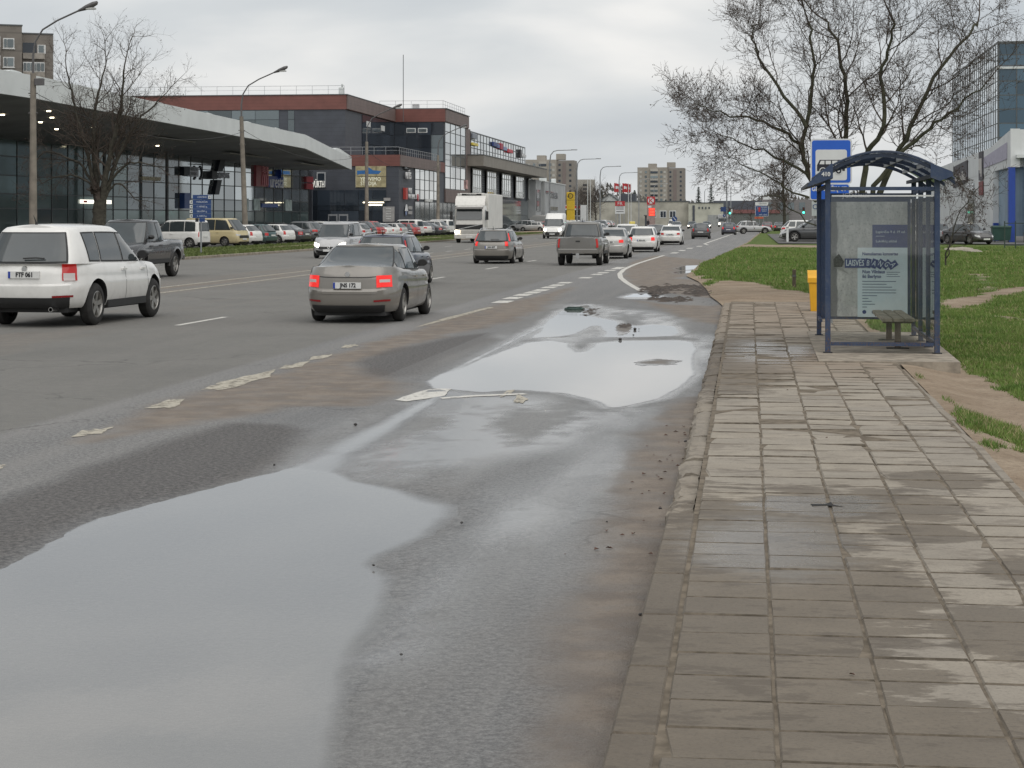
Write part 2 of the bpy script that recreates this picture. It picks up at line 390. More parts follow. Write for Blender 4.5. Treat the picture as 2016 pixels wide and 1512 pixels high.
DIRT = [W(q) for q in (
 [(180,870),(300,800),(400,775),(560,728),(700,686),(850,640),(960,606),(1060,580),(1130,565),(1100,585),(1060,610),(1000,632),(900,655),(770,688),(700,715),(735,745),(800,755),(790,775),(700,797),(560,800),(420,828),(300,850)],
 [(1400,785),(1360,800),(1310,835),(1270,900),(1235,1000),(1205,1150),(1185,1300),(1165,1560),(1260,1560),(1290,1200),(1330,1000),(1370,860),(1410,790)],
 [(1250,592),(1330,600),(1400,602),(1430,598),(1425,640),(1370,632),(1330,615)],
 [(1245,515),(1290,503),(1390,512),(1380,535),(1330,548),(1400,556),(1430,590),(1290,575),(1240,560),(1228,535)],
 [(1212,640),(1230,638),(1246,642),(1240,655),(1215,660)],
 [(1240,712),(1290,704),(1345,708),(1330,716),(1260,718)],
)]
FILM = [W(q) for q in (
 [(640,900),(700,850),(800,800),(870,768),(960,772),(1090,775),(1190,805),(1240,805),(1150,850),(1080,880),(960,925),(860,960),(720,940),(670,925)],
 [(900,985),(980,960),(1120,900),(1210,860),(1240,880),(1190,960),(1110,1040),(1020,1110),(900,1180),(800,1290),(740,1290),(790,1200),(800,1130),(860,1060)],
 [(1150,600),(1260,612),(1345,640),(1390,670),(1395,720),(1372,760),(1340,775),(1370,735),(1376,684),(1335,668),(1345,654),(1285,634),(1215,628),(1170,618)],
 [(1040,664),(1090,640),(1130,655),(1180,640),(1185,662),(1150,690),(1120,674)])]
DRY = [W(q) for q in ([(830,765),(850,740),(960,693),(1075,640),(1110,668),(1000,680),(900,722),(860,745)],)]
PATCH = [W(q) for q in ([(-250,1060),(0,985),(150,925),(300,875),(400,845),(460,832),(560,835),(600,845),(560,905),(530,928),(350,975),(200,1010),(110,1055),(0,1115),(-200,1210)],
                        [(700,712),(760,690),(900,662),(960,655),(980,668),(890,700),(830,735),(770,745),(715,735)],)]
WL = -.016
def road_fields(x, y):
    P = np.stack([x, y], 1); nz = (fbm(x, y, 1.1, 4, 3) - .5); nf = (fbm(x, y, 6., 3, 5) - .5)
    nl = (fbm(x, y * .25, 1.6, 4, 8) - .5)
    d = np.min([sdf(P, q) for q in PUD], 0) + .10 * nz + .05 * nf
    z = WL + np.where(d < 0, np.maximum(d * .06, -.02), np.minimum(d * .05, -WL)) + np.where(d < .4, nf * .0022, 0)
    # small silt islands inside the middle puddle
    for q in (DIRT[4], DIRT[5]): z = np.where(sdf(P, q) + .12 * nf < 0, WL + .004 + nf * .008, z)
    dd = np.min([sdf(P, q) for q in DAMP], 0) + .9 * nz + .5 * nl
    wet = np.maximum(sstep(dd, .30, -.30) * (.55 + .45 * sstep(nl, -.18, .12)), sstep(d, .35, .02))
    dt = np.min([sdf(P, q) - (.22 if i == 1 else 0) for i, q in enumerate(DIRT)], 0) + .55 * nz + .30 * nl
    dirt = sstep(dt, .22, -.22) * (.75 + .25 * sstep(nf, -.2, .1))
    pt = np.min([sdf(P, q) for q in PATCH], 0) + .14 * nz + .05 * nf
    patch = sstep(pt, .16, -.2) * np.where(x + .0 * y > -4.6, np.where(y > 20, .6, 1.), 1.)
    wet = wet * (1 - .85 * sstep(sdf(P, DIRT[0]) + .3 * nz, .1, -.2)) * (1 - .8 * sstep(sdf(P, DIRT[1]) + .2 * nz, .2, -.1))
    fl = np.array([sdf(P, q) for q in FILM]).min(0); big_ = fbm(x * 1.3, y * .4, .9, 4, 41) - .5
    film = sstep(fl + big_ * 1.3, .75, -.45) * (.35 + .65 * sstep(nl + nf * .4, -.22, .16))
    film = np.maximum(film, sstep(d, .22, .0) * sstep(x + .18 * y, -.6, 2.2) * .95)
    film = np.clip(film * (1 - patch) * (1 - sstep(dirt, .3, .8)), 0, 1); wet = np.maximum(wet * (1 - .75 * patch), film * .9)
    return z, wet, dirt, patch, film

# ================================================================ road
def make_road():
    allv, allf, att = [], [], {'wet': [], 'dirt': [], 'patch': [], 'film': []}
    def add(xs, ys, detail):
        X, Y = np.meshgrid(xs, ys); x, y = X.ravel(), Y.ravel()
        if detail:
            z, wet, dirt, patch, film = road_fields(x, y)
            e = np.minimum.reduce([(x - xs[0]) / .4, (ys[-1] - y) / 2.]); z = z * np.clip(e, 0, 1)
            if detail == 2: z = np.where(z < WL + .001, z, z)
        else: z = np.zeros(len(x)); wet = dirt = patch = film = z
        o = len(allv); allv.extend(zip(x.tolist(), y.tolist(), z.tolist())); nc = len(xs)
        for i in range(len(ys) - 1):
            b = o + i * nc; allf.extend((b + j, b + j + 1, b + nc + j + 1, b + nc + j) for j in range(nc - 1))
        att['wet'].extend(wet); att['dirt'].extend(dirt); att['patch'].extend(patch); att['film'].extend(film)
    ys = [4.]
    while ys[-1] < 47: ys.append(ys[-1] + max(.032, ys[-1] * .0034))
    y1 = ys[-1]
    add(np.arange(-6.8, -.39, .042), np.array(ys), 1)
    ys2 = [y1]
    while ys2[-1] < 150: ys2.append(ys2[-1] + ys2[-1] * .006)
    add(np.linspace(-6.8, 1.5, 84), np.array(ys2), 1)
    y2 = ys2[-1]
    add(np.array([-27.0, -6.8]), np.array([-30., 4., y1, y2]), 0)
    add(np.array([-27.0, -6.8, 1.5]), np.array([y2, 400., 1400.]), 0)
    me = bpy.data.meshes.new('road'); me.from_pydata(allv, [], allf); me.materials.append(ASPHALT)
    for k, v in att.items(): fattr(me, k, v)
    me.polygons.foreach_set('use_smooth', [True] * len(me.polygons))
    return struct(obj('road', me))
make_road()
STRIP = W([(560,915),(640,875),(705,845),(790,802),(862,772),(885,775),(830,812),(770,858),(715,895),(690,930)])
def make_water():
    xs = np.arange(-6.75, -.44, .07); ys = [4.2]
    while ys[-1] < 46.4: ys.append(ys[-1] + max(.06, ys[-1] * .006))
    X, Y = np.meshgrid(xs, np.array(ys)); x, y = X.ravel(), Y.ravel(); P = np.stack([x, y], 1); nc = len(xs)
    n1 = fbm(x, y, .8, 4, 13) - .5; d = np.min([sdf(P, q) for q in PUD], 0) + .10 * (fbm(x, y, 1.1, 4, 3) - .5)
    right = sstep(x + .20 * y + n1 * .8, -1.2, 1.2)              # the left rims stand steep, the right ones thin out over the road
    soft = .04 + (.10 + .75 * sstep(y, 18.5, 14.5)) * right; a = sstep(d - .20 * right * sstep(y, 18.5, 14.5) + n1 * .25 * right * sstep(y, 18.5, 14.5), .03, -soft) * (1 - .5 * sstep(sdf(P, STRIP) + n1 * .3, .25, -.1))
    me = bpy.data.meshes.new('puddle_water'); me.from_pydata(list(zip(x.tolist(), y.tolist(), [WL] * len(x))), [], [(i*nc+j, i*nc+j+1, (i+1)*nc+j+1, (i+1)*nc+j) for i in range(len(ys)-1) for j in range(nc-1)]); me.materials.append(WATER); fattr(me, 'depth', a)
    return struct(obj('puddle_water', me))
make_water()
b = MB()
for q in PUD[4:]:
    cx = sum(p[0] for p in q) / len(q); cy = sum(p[1] for p in q) / len(q)
    if cy > 46: b.add([(cx + (p[0]-cx)*1.12, cy + (p[1]-cy)*1.15, WL) for p in q], [tuple(range(len(q)))])
o = b.build('roadside_puddle_water', WATER, fix=False); fattr(o.data, 'depth', [1.] * len(o.data.vertices)); struct(o)

# the wide ground under everything
b = MB(); b.add([(-1300, -60, -.12), (1300, -60, -.12), (1300, 2600, -.12), (-1300, 2600, -.12)], [(0, 1, 2, 3)])
struct(b.build('ground', mat('far_ground', (.11, .115, .075), .95, var=.35, vscale=.05), fix=False))

# ---------------------------------------------------------------- paint on the road
def rz_(x, y):
    if x < -6.4 or y > 47: return .004
    return float(road_fields(np.array([x]), np.array([y]))[0][0]) * min(1, (x + 6.8) / .4) + .005
def marking(name, quads, m, label):
    for q in quads:
        bb = MB(); bb.add([(p[0], p[1], rz_(p[0], p[1])) for p in q], [tuple(range(len(q)))])
        struct(bb.build(name, m, fix=False))
def wobble(px, amp=1.):
    out = []
    for i, a in enumerate(px):
        c = px[(i + 1) % len(px)]
        for k in range(5):
            f = k / 5; out.append((a[0] + (c[0]-a[0])*f + random.uniform(-amp, amp)*2.2, a[1] + (c[1]-a[1])*f + random.uniform(-amp, amp)))
    return out
dash_px = [[(140,862),(165,848),(222,842),(200,855)],[(283,805),(330,788),(362,786),(345,803)],[(397,769),(440,750),(545,728),(530,742),(440,768)],
 [(548,728),(562,720),(610,712),(592,723)],[(602,710),(620,702),(660,696),(640,705)],[(668,684),(690,678),(706,680),(690,685)],[(-10,923),(0,916),(10,916),(4,923)]]
marking('edge_line_dash', [W(wobble(q, 1.4)) for q in dash_px], PAINT_OLD, '')
marking('edge_line_dash', [W(wobble([(815,646),(870,628),(960,605),(972,606),(862,635)], .4))], PAINT_OLD, '')
sq = []
for x, y in ((990,594.5),(1010,587),(1030,580.7),(1049,576),(1065,571.5),(1081,566),(1096.5,561.7),(1112,556.8),(1152.6,547),(1175.6,540.4),(1187,537),(1201.5,532.6),(1217,528),(1328,498),(1343,493.2),(1358,488.8),(1377,485)):
    g = G(x, y); d = .62 if y > 530 else 1.6; sq.append([(g.x-.2, g.y-d), (g.x+.18, g.y-d), (g.x+.2, g.y+d), (g.x-.17, g.y+d)])
marking('edge_line_dash', sq, PAINT, '')
def stripe(name, pts, wd, m, z=.004):
    vs = []
    for i, p in enumerate(pts):
        a = Vector(pts[max(0, i-1)][:2]); c = Vector(pts[min(len(pts)-1, i+1)][:2]); d = (c - a).normalized(); n = Vector((d.y, -d.x)) * wd / 2
        zz = rz_(p[0], p[1]); vs += [(p[0]+n.x, p[1]+n.y, zz), (p[0]-n.x, p[1]-n.y, zz)]
    bb = MB(); bb.add(vs, [(2*i, 2*i+1, 2*i+3, 2*i+2) for i in range(len(pts)-1)]); return struct(bb.build(name, m, fix=False))
stripe('bay_line', [G(*p) for p in ((1307,503),(1277,512),(1255,519),(1240,525),(1228,531),(1220,539),(1222,547),(1233,556),(1248,565),(1264,574))], .17, PAINT)
stripe('turn_line', [G(*p) for p in ((1393.5,482.5),(1386.8,480),(1398,476),(1429,465.4),(1466,452))], .2, PAINT)
for y0 in (33.4, 46.4, 59.4, 72.4, 85.4, 98.4, 111.4, 124.4, 137.4, 150.4, 163.4, 176.4, 189.4, 210, 232, 254):
    stripe('lane_dash', [(-10.5, y0), (-10.46, y0 + 3)], .13, PAINT)
for y0 in range(92, 300, 13): stripe('lane_dash', [(-21.9, y0), (-21.9, y0 + 3)], .13, PAINT)
for x, m in ((-15.55, PAINT_OLD), (-16.75, PAINT_OLD)): stripe('centre_line', [(x, y) for y in range(20, 320, 20)], .15, m)
for y0 in (104, 111, 118, 130, 142): stripe('lane_dash', [(-18.5, y0), (-18.5, y0 + 2.5)], .13, PAINT)
marking('bay_paint', [W(wobble([(776,788),(820,772),(862,763),(890,763),(876,776),(800,789)], .4))], PAINT, '')
stripe('bay_paint', [G(868,781), G(930,780), G(985,778), G(1035,776)], .16, PAINT, .005)
marking('bay_paint', [W(wobble([(985,782),(1000,766),(1016,763),(1008,776)], .8)), W(wobble([(1010,792),(1020,776),(1040,786),(1030,794)], .8))], PAINT_OLD, '')

# ---------------------------------------------------------------- drain grate in the bay, debris
gr = G(1131, 608); t = thing('drain_grate', 'small dark green drain cover sticking up out of the puddle', 'drain', (gr.x, gr.y, -.01))
dk = mat('grate_iron', (.02, .045, .035), .6)
MB().lathe([(.0, .035), (.19, .035), (.22, .02), (.22, -.03)], seg=20).build('cover', dk, t, 30)
for k in range(5): MB().box(-.15, .15, -.15 + k*.07, -.12 + k*.07, .035, .05).build('bar', dk, t)
STONE = mat('wet_stone', (.03, .027, .025), .5)
for i, (x, y, r) in enumerate(((1221,668,.05),(1250,648,.055),(1247,660,.03),(909,1030,.018),(735,1114,.014),(1300,1002,.02),(700,836,.03),(1195,1028,.012),(790,1290,.012),(1258,648,.02),(540,916,.02),(1350,870,.03),(1262,1212,.022))):
    g = G(x, y); bb = MB(); rows = []; r *= .62
    for a in range(5):
        ph = math.pi * a / 4; rows.append([(r*math.sin(ph)*math.cos(q)*random.uniform(.7,1.2), r*math.sin(ph)*math.sin(q)*random.uniform(.7,1.2), r*.7*math.cos(ph)) for q in [k*math.pi/4 for k in range(8)]])
    bb.grid(rows, wrap=True); o = bb.build('stone', STONE, None, 60, (g.x, g.y, .004))
    tag(o, ['dark stone in the middle of the far puddle', 'larger dark stone beyond the middle of the far puddle', 'flat pebble beside the stones in the far puddle', 'tiny pebble right of the tip of the near puddle', 'tiny pebble on wet asphalt below the near puddle tip', 'pebble by the kerb on brown sand', 'dead leaf crumb at the upper edge of the water film', 'tiny pebble between near puddle and kerb', 'tiny pebble at the bottom right of the near puddle', 'smallest pebble behind the stones in the far puddle', 'pebble on the dark asphalt at the puddle rim', 'brown lump lying against the broken kerb', 'dark lump at the foot of the smooth kerb'][i], 'stone', 'stones lying in the bus bay')

# churned mud where wheels leave the road
rm_ = random.Random(2); b = MB()
for i in range(420):
    q = rm_.choice(((1300, 572, 26, 5), (1345, 566, 40, 4), (1385, 577, 30, 4), (1320, 590, 30, 3), (1165, 612, 14, 6), (1232, 640, 9, 3))); g = G(rm_.gauss(q[0], q[2]*.6), rm_.gauss(q[1], q[3]*.6)); s_ = rm_.uniform(.03, .10); a0 = rm_.uniform(0, 6.3)
    if q[0] < 1260: s_ *= .38
    ring = [(g.x + s_*2.2*math.cos(a0 + k*1.05)*rm_.uniform(.6, 1.2), g.y + s_*1.8*math.sin(a0 + k*1.05)*rm_.uniform(.6, 1.2), -.01 if g.y < 47 else .0) for k in range(6)]
    b.add(ring + [(g.x, g.y, s_*(.2 if q[0] < 1260 else .55) - (.006 if q[0] < 1260 else 0))], [(k, (k+1) % 6, 6) for k in range(6)])
tag(b.build('mud_clods', mat('wet_mud', (.055, .042, .033), .75, var=.4, vscale=5), fix=False), 'dark churned mud clods at the end of the bay', 'mud', kind='stuff')

# ================================================================ pavement and kerb
KX = lambda y: -.36 - .0085 * (y - 8.07)          # inner line of the kerb
pave = MB().prism([(-.36-.0085*(-4)-.02, 4), (1.66, 4), (1.66, 41.5), (KX(41.5)-.02, 41.5)], -.1, .141).build('pavement', SAND)
struct(pave)
PT, PR = .395, .3855
tm = []
for k in range(14):
    bb = MB(); hx, hy = PT/2 - .006, PR/2 - .006; j = lambda: random.uniform(-.003, .003)
    ring = lambda i, z: [(-hx+i+j(), -hy+i+j(), z), (hx-i+j(), -hy+i+j(), z), (hx-i+j(), hy-i+j(), z), (-hx+i+j(), hy-i+j(), z)]
    v = ring(0, -.05) + ring(0, -.010) + ring(.008, 0)
    if k > 8:                                           # a broken corner
        c = 8 + k % 4; v[c] = (v[c][0] * random.uniform(.78, .93), v[c][1] * random.uniform(.8, .94), -.006); v[c-4] = (v[c-4][0] * .94, v[c-4][1] * .95, -.022)
    bb.add(v, [(8,9,10,11)]); [bb.add(v, [(a+q, a+(q+1) % 4, a+4+(q+1) % 4, a+4+q)], 0 if (a and q % 2) else 1) for a in (0, 4) for q in range(4)]
    tm.append(bb.mesh('paving_tile', [TILE, JOINT]))
cnt = 0; far = MB()
rows = int((41.3 - 5.2) / PR)
for r in range(rows):
    y = 5.35 + r * PR
    old = 1.0 if y > 14.5 else .35
    for c in range(5):
        wf_ = (1.625 - KX(y)) / 5; x = KX(y) + .004 + wf_ * (c + .5) + (random.uniform(-.004, .004) * old)
        if x > .62 and 24.1 < y < 29.9: continue
        z = .15 + random.uniform(-.007, .007) * old + (.006 * math.sin(y * 1.7 + c) if y > 14 else 0)
        rot = (random.uniform(-.022, .022) * old, random.uniform(-.014, .014) * old, .0085 + random.uniform(-.008, .008) * old)
        if cnt < 300:
            o = obj('paving_tile', tm[random.randrange(9 if y < 13 and random.random() < .8 else 14)], pave, (x, y, z)); o.rotation_euler = rot; o.scale = (wf_ / PT, 1, 1); cnt += 1
        else:
            M = Matrix.Translation((x, y, z)) @ Matrix.Rotation(rot[0], 4, 'X') @ Matrix.Rotation(rot[1], 4, 'Y') @ Matrix.Rotation(rot[2], 4, 'Z') @ Matrix.Diagonal((wf_ / PT, 1, 1, 1))
            me = tm[random.randrange(14)]; [far.add([M @ v.co for v in me.vertices], [tuple(p.vertices)], p.material_index) for p in me.polygons]
tag(far.build('paving_tile_field', [TILE, JOINT], pave), kind='stuff')
# a lost corner between four tiles, drawn as a near-black patch
MB().prism([(.31, 11.93), (.40, 11.97), (.50, 11.93), (.44, 12.01), (.43, 12.12), (.39, 12.03), (.30, 12.02)], .12, .153).build('broken_corner', mat('hole_black', (.012, .011, .01), .9), pave)
kerb = struct(MB().prism([(KX(4)-.19, 4), (KX(4)-.01, 4), (KX(41.5)-.01, 41.5), (KX(41.5)-.19, 41.5)], -.1, .05).build('kerb', SAND))
y = 4.6
while y < 41.2:
    ln = 1.0 if y < 12.5 else random.choice((.6, .8, 1., 1.))
    old = 0 if y < 11.6 else 1
    bb = MB()
    if not old: bb.cbox(-.09, .075, 0, ln - .012, -.12, 0, .012)
    else:
        n = 7; rows_ = []
        for i in range(n + 1):
            yy = (ln - .02) * i / n; q = lambda s=.012: random.uniform(-s, s)
            rows_.append([(-.10+q(.02), yy, -.12), (-.095+q(.025), yy, -.045+q(.02)), (-.06+q(.025), yy, -.008+q(.01)), (.0+q(), yy, q(.008)), (.06+q(.008), yy, q(.006)), (.076, yy, -.12)])
        bb.grid(rows_); bb.add(rows_[0], [(0,1,2,3,4,5)]); bb.add(rows_[-1], [(5,4,3,2,1,0)])
    o = bb.build('kerb_stone', KERBM, kerb, None, (KX(y) - .085, y, .150 - (.018 + .03 * random.random()) * old))
    o.rotation_euler = (random.uniform(-.012, .012) * old, random.uniform(-.05, .05) * old, .0085 + random.uniform(-.016, .016) * old)
    y += ln
edging = struct(MB().box(1.64, 1.70, 4, 23.7, -.1, .09).build('edging', SAND))
y = 4.3
while y < 23.2:
    bb = MB(); bb.cbox(-.035, .035, 0, .97, -.1, 0, .008)
    o = bb.build('edging_stone', KERBM, edging, None, (1.675 + random.uniform(-.012, .012), y, .146 + random.uniform(-.025, .006))); o.rotation_euler = (random.uniform(-.008, .008), 0, random.uniform(-.04, .04)); y += 1.0
# dead leaves and twigs on the paving and in the gutter
LEAF = mat('dead_leaf', (.09, .045, .03), .8)
for i in range(46):
    if i < 6: x, y, z = random.uniform(0, 1.5), random.uniform(7, 20), .155
    else: x, y, z = KX(14) - .2 - abs(random.gauss(0, .22)), random.choice((random.uniform(10.5, 18), random.uniform(13, 17))), .008
    s = random.uniform(.010, .028); bb = MB(); a = random.uniform(0, 6.3)
    bb.add([(x+s*math.cos(a), y+s*math.sin(a), z), (x-s*.5*math.sin(a), y+s*.5*math.cos(a), z+s*.5), (x-s*math.cos(a), y-s*math.sin(a), z), (x+s*.5*math.sin(a), y-s*.5*math.cos(a), z+s*.3)], [(0,1,2,3)])
    tag(bb.build('dead_leaf', LEAF, fix=False), 'shrivelled brown leaf lying on the paving' if i < 6 else 'shrivelled brown leaf in the gutter along the broken kerb', 'leaf', 'dead leaves on the paving' if i < 6 else 'dead leaves in the gutter')

# ================================================================ grass on the right
EDGE = [(3, 1.70), (23.6, 1.70), (41.4, 1.66), (41.55, -.82), (44, -1.0), (47, -1.25), (52, -1.5), (58, -1.9), (63.7, -2.5), (82, -2.6), (110, -2.0), (155, -1.2), (230, -.6), (310, 0.2), (420, .2)]
def edge(y):
    for (a, p), (c, q) in zip(EDGE, EDGE[1:]):
        if a <= y <= c: return p + (q - p) * (y - a) / (c - a)
    return EDGE[-1][1]
GDIRT = [W(q) for q in (
 [(1740,700),(1800,712),(1890,722),(1930,745),(2016,800),(2120,850),(2120,905),(2016,868),(1930,842),(1850,800),(1790,760)],
 [(1880,850),(2016,905),(2120,960),(2120,1260),(2050,1040),(1990,950),(1900,872)],
 [(1395,560),(1440,556),(1500,566),(1570,582),(1660,590),(1660,610),(1420,610),(1380,590)],
 [(1340,548),(1352,537),(1400,556),(1390,575),(1330,572)],
 [(1850,600),(1900,590),(1945,573),(2016,567),(2080,560),(2080,568),(2016,577),(1965,585),(1920,605),(1890,612),(1850,607)],
 [(1905,538),(1930,541),(1940,552),(1958,572),(1945,575),(1928,553),(1918,545)],
 [(1930,622),(1975,626),(2040,635),(2040,640),(1980,632)],
 [(1390,486.5),(1480,483),(1620,486),(1620,491),(1480,489),(1400,492)],
)]
def gz(x, y):
    e = np.interp(y, [a for a, _ in EDGE], [b for _, b in EDGE]); d = x - e
    z = np.where(y < 41.5, .135 - .10 * sstep(d, .02, .7), .03 + .05 * sstep(d, 0, .6))
    z = z + (fbm(x, y, .11, 3, 21) - .5) * .35 * sstep(d, .8, 6) + (fbm(x, y, .9, 3, 4) - .5) * .05 * sstep(d, .05, .5)
    z = z - .16 * np.exp(-((x - 4.0) / 2.2)**2 - ((y - 62) / 11.)**2) + .18 * np.exp(-((x - .5) / 1.6)**2 - ((y - 84) / 14.)**2)
    return np.where(y > 130, np.minimum(z, .10) * 1.0, z)
def gdirt(x, y):
    P = np.stack([x, y], 1); nz = fbm(x, y, .9, 4, 31) - .5
    d = np.min([sdf(P, q) for q in GDIRT], 0)
    k = sstep(d + nz * np.where(y > 50, 1.1, .8), .35, -.2)
    e = np.interp(y, [a for a, _ in EDGE], [b for _, b in EDGE])
    k = np.maximum(k, sstep(x - e + nz * .5, .35, 0.) * .9)
    return k
ys = [4.]
while ys[-1] < 420: ys.append(ys[-1] + max(.12, ys[-1] * .008))
for a in (41.4, 41.55): ys.append(a)
ys = np.array(sorted(ys)); ts = np.linspace(0, 1, 70)**1.9; vx, vy = [], []
for y in ys: e0 = edge(y); vx += list(e0 + ts * (70 - e0)); vy += [y] * 70
vx, vy = np.array(vx), np.array(vy); vz = gz(vx, vy)
fs = [(i*70+j, i*70+j+1, (i+1)*70+j+1, (i+1)*70+j) for i in range(len(ys)-1) for j in range(69)]
me = bpy.data.meshes.new('lawn'); me.from_pydata(list(zip(vx.tolist(), vy.tolist(), vz.tolist())), [], fs); me.materials.append(TURF)
fattr(me, 'dirt', gdirt(vx, vy)); me.polygons.foreach_set('use_smooth', [True] * len(me.polygons))
struct(obj('lawn', me))

# left verge between road and car park, with a trodden path
verge_p = [(-27.0, 40), (-27.0, 330), (-34.2, 330), (-34.2, 40)]
bb = MB(); xs = [-27.0, -27.15, -28, -29, -30, -30.5, -31.2, -31.7, -32.5, -33.5, -34.2]; yv = list(range(40, 331, 3))
rr = [[(x, y, (.0 if i == 0 else .13 + .10 * math.sin(y*.05) * (x + 34.2) * -(x + 27) / 13 * .6 + random.uniform(-.015, .015))) for i, x in enumerate(xs)] for y in yv]
bb.grid(rr); me = bb.mesh('verge', TURF, 40); v3 = np.array([v.co for v in me.vertices])
fattr(me, 'dirt', sstep(np.abs(v3[:, 0] + 31.0) + (npnoise(v3[:, 0], v3[:, 1], .4, 3) - .5) * .5, .75, .4) + sstep(v3[:, 1], 250, 262))
struct(obj('verge', me))
kb = struct(MB().box(-27.02, -26.98, 40, 41, -.1, .0).build('far_kerb', CONC))
for k in range(72):
    y0 = 41 + k * 4
    MB().cbox(-27.16, -27.0, y0, y0 + 3.97, -.1, .13, .015).build('kerb_stone', CONC, kb)

# grass blades
def blades(name, pts, hgt, wid, label, m):
    n = len(pts); v = np.zeros((n * 3, 3)); a = np.random.rand(n) * 6.283; h = hgt * (.5 + np.random.rand(n)); ww = wid * (.6 + .8 * np.random.rand(n)); ln = h * (.2 + .8 * np.random.rand(n)); b2 = np.random.rand(n) * 6.283
    v[0::3] = pts; v[1::3] = pts; v[2::3] = pts
    v[0::3, 0] += ww * np.cos(a); v[0::3, 1] += ww * np.sin(a); v[1::3, 0] -= ww * np.cos(a); v[1::3, 1] -= ww * np.sin(a)
    v[2::3, 0] += ln * np.cos(b2); v[2::3, 1] += ln * np.sin(b2); v[2::3, 2] += h
    me = bpy.data.meshes.new(name); me.vertices.add(3 * n); me.vertices.foreach_set('co', v.ravel()); me.loops.add(3 * n); me.loops.foreach_set('vertex_index', np.arange(3 * n, dtype=np.int32))
    me.polygons.add(n); me.polygons.foreach_set('loop_start', np.arange(0, 3 * n, 3, dtype=np.int32)); me.polygons.foreach_set('loop_total', np.full(n, 3, np.int32)); me.update(); me.materials.append(m)
    return tag(obj(name, me), label, 'grass', kind='stuff')
def blade_mat(name, c0, c1):
    m, t, p, o = newmat(name); P = t.pos(); t.l(t.mix(t.step(t.noise(P, 1.1, 4, .7), .3, .7), c0, t.mix(t.step(t.noise(P, 9, 2), .4, .65), c1, (.17, .19, .06))), p.inputs['Base Color'])
    p.inputs['Roughness'].default_value = .7; p.inputs['Specular IOR Level'].default_value = .25; return m
np.random.seed(5)
BL = blade_mat('grass_blade', (.09, .165, .030), (.17, .255, .055))
N = 420000; yy = 14 * (125 / 14.)**np.random.rand(N); px = np.random.rand(N)
u0 = np.where(yy < 44, 1560, 1320); xx = (u0 + px * (2060 - u0) - 1500) / F * yy
xx = np.where(yy < 44, 1.7 + px * np.maximum(0.15 * yy - 1.5, .3), np.array([edge(q) for q in yy]) + px * (.15 * yy + 3))
keep = (gdirt(xx, yy) + (np.random.rand(N) - .5) * .75 < .42) & ~((xx < 2.5) & (yy > 23.7) & (yy < 30.2))
xx, yy = xx[keep], yy[keep]
sc1 = np.clip(yy / 34, .75, 2.4)
blades('lawn_grass', np.stack([xx, yy, gz(xx, yy) - .004], 1), .045 * sc1**.45, .0065 * sc1, 'short uneven green grass on the right of the stop', BL)
kk = np.random.rand(len(xx)) < .07
straw, tx_, ty_ = mat('straw', (.30, .25, .13), .8, var=.3), xx[kk], yy[kk]
blades('dry_grass', np.stack([tx_, ty_, gz(tx_, ty_)], 1), .06 * np.clip(ty_ / 34, .75, 2.4)**.45, .006 * np.clip(ty_ / 34, .75, 2.4), 'dead straw-coloured blades among the lawn grass', straw)
ck = fbm(xx, yy, .7, 3, 61) > .60
tx_, ty_ = xx[ck], yy[ck]
blades('grass_tuft', np.stack([tx_, ty_, gz(tx_, ty_)], 1), .065 * np.clip(ty_ / 34, .75, 2.4)**.45, .006 * np.clip(ty_ / 34, .75, 2.4), 'taller clumps of grass scattered over the lawn', BL)
N = 90000; yy = 60 * (320 / 60.)**np.random.rand(N); xx = -27.1 - np.random.rand(N) * 7
k = (np.abs(xx + 31) > .55 + .3 * np.random.rand(N)) & (yy < 250); xx, yy = xx[k], yy[k]
blades('verge_grass', np.stack([xx, yy, np.full(len(xx), .11)], 1), .10, .03, 'low green and yellowish grass on the verge across the road', blade_mat('verge_blade', (.07, .10, .03), (.13, .16, .05)))

# car park asphalt on both sides
LOT = mat('car_park_asphalt', (.10, .098, .092), .92, var=.25, vscale=.6)
b = MB(); b.add([(-34.2, 30, .06), (-34.2, 330, .06), (-75, 330, .06), (-75, 30, .06)], [(0, 1, 2, 3)]); b.add([(-27, 330, .05), (-27, 520, .05), (-75, 520, .05), (-75, 330, .05)], [(0, 1, 2, 3)]); struct(b.build('car_park', LOT, fix=False))
b = MB(); b.add([(1.2, 141, .145), (40, 133, .145), (40, 230, .145), (.6, 230, .145)], [(0, 1, 2, 3)]); struct(b.build('side_car_park', LOT, fix=False))
# ================================================================ buildings
def glass_mat(name, col, rough=.04, spec=1., refl=0.):
    m, t, p, o = newmat(name); n = t.noise(t.pos(), .5, 3); oi = t.n('ShaderNodeObjectInfo').outputs['Random']
    t.l(t.mix(t.math('MULTIPLY', oi, .9), tuple(c * .55 for c in col), tuple(c * 1.45 for c in col)), p.inputs['Base Color'])
    p.inputs['Roughness'].default_value = rough; p.inputs['Specular IOR Level'].default_value = spec; p.inputs['Metallic'].default_value = refl
    t.l(t.bump(t.noise(t.pos(), .7, 2), .035, .05), p.inputs['Normal'])
    return m
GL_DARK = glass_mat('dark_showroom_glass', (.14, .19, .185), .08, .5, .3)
GL_SKY = glass_mat('mirror_glass', (.52, .56, .57), .05, 1., .85)
GL_MID = glass_mat('tinted_glass', (.16, .19, .20), .05, .9, .45)
GL_NAVY = glass_mat('navy_glass', (.034, .044, .058), .06, .6, .1)
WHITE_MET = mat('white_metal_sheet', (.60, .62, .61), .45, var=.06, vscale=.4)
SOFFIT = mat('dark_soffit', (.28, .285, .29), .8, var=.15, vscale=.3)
MULL = mat('mullion', (.085, .092, .095), .5)
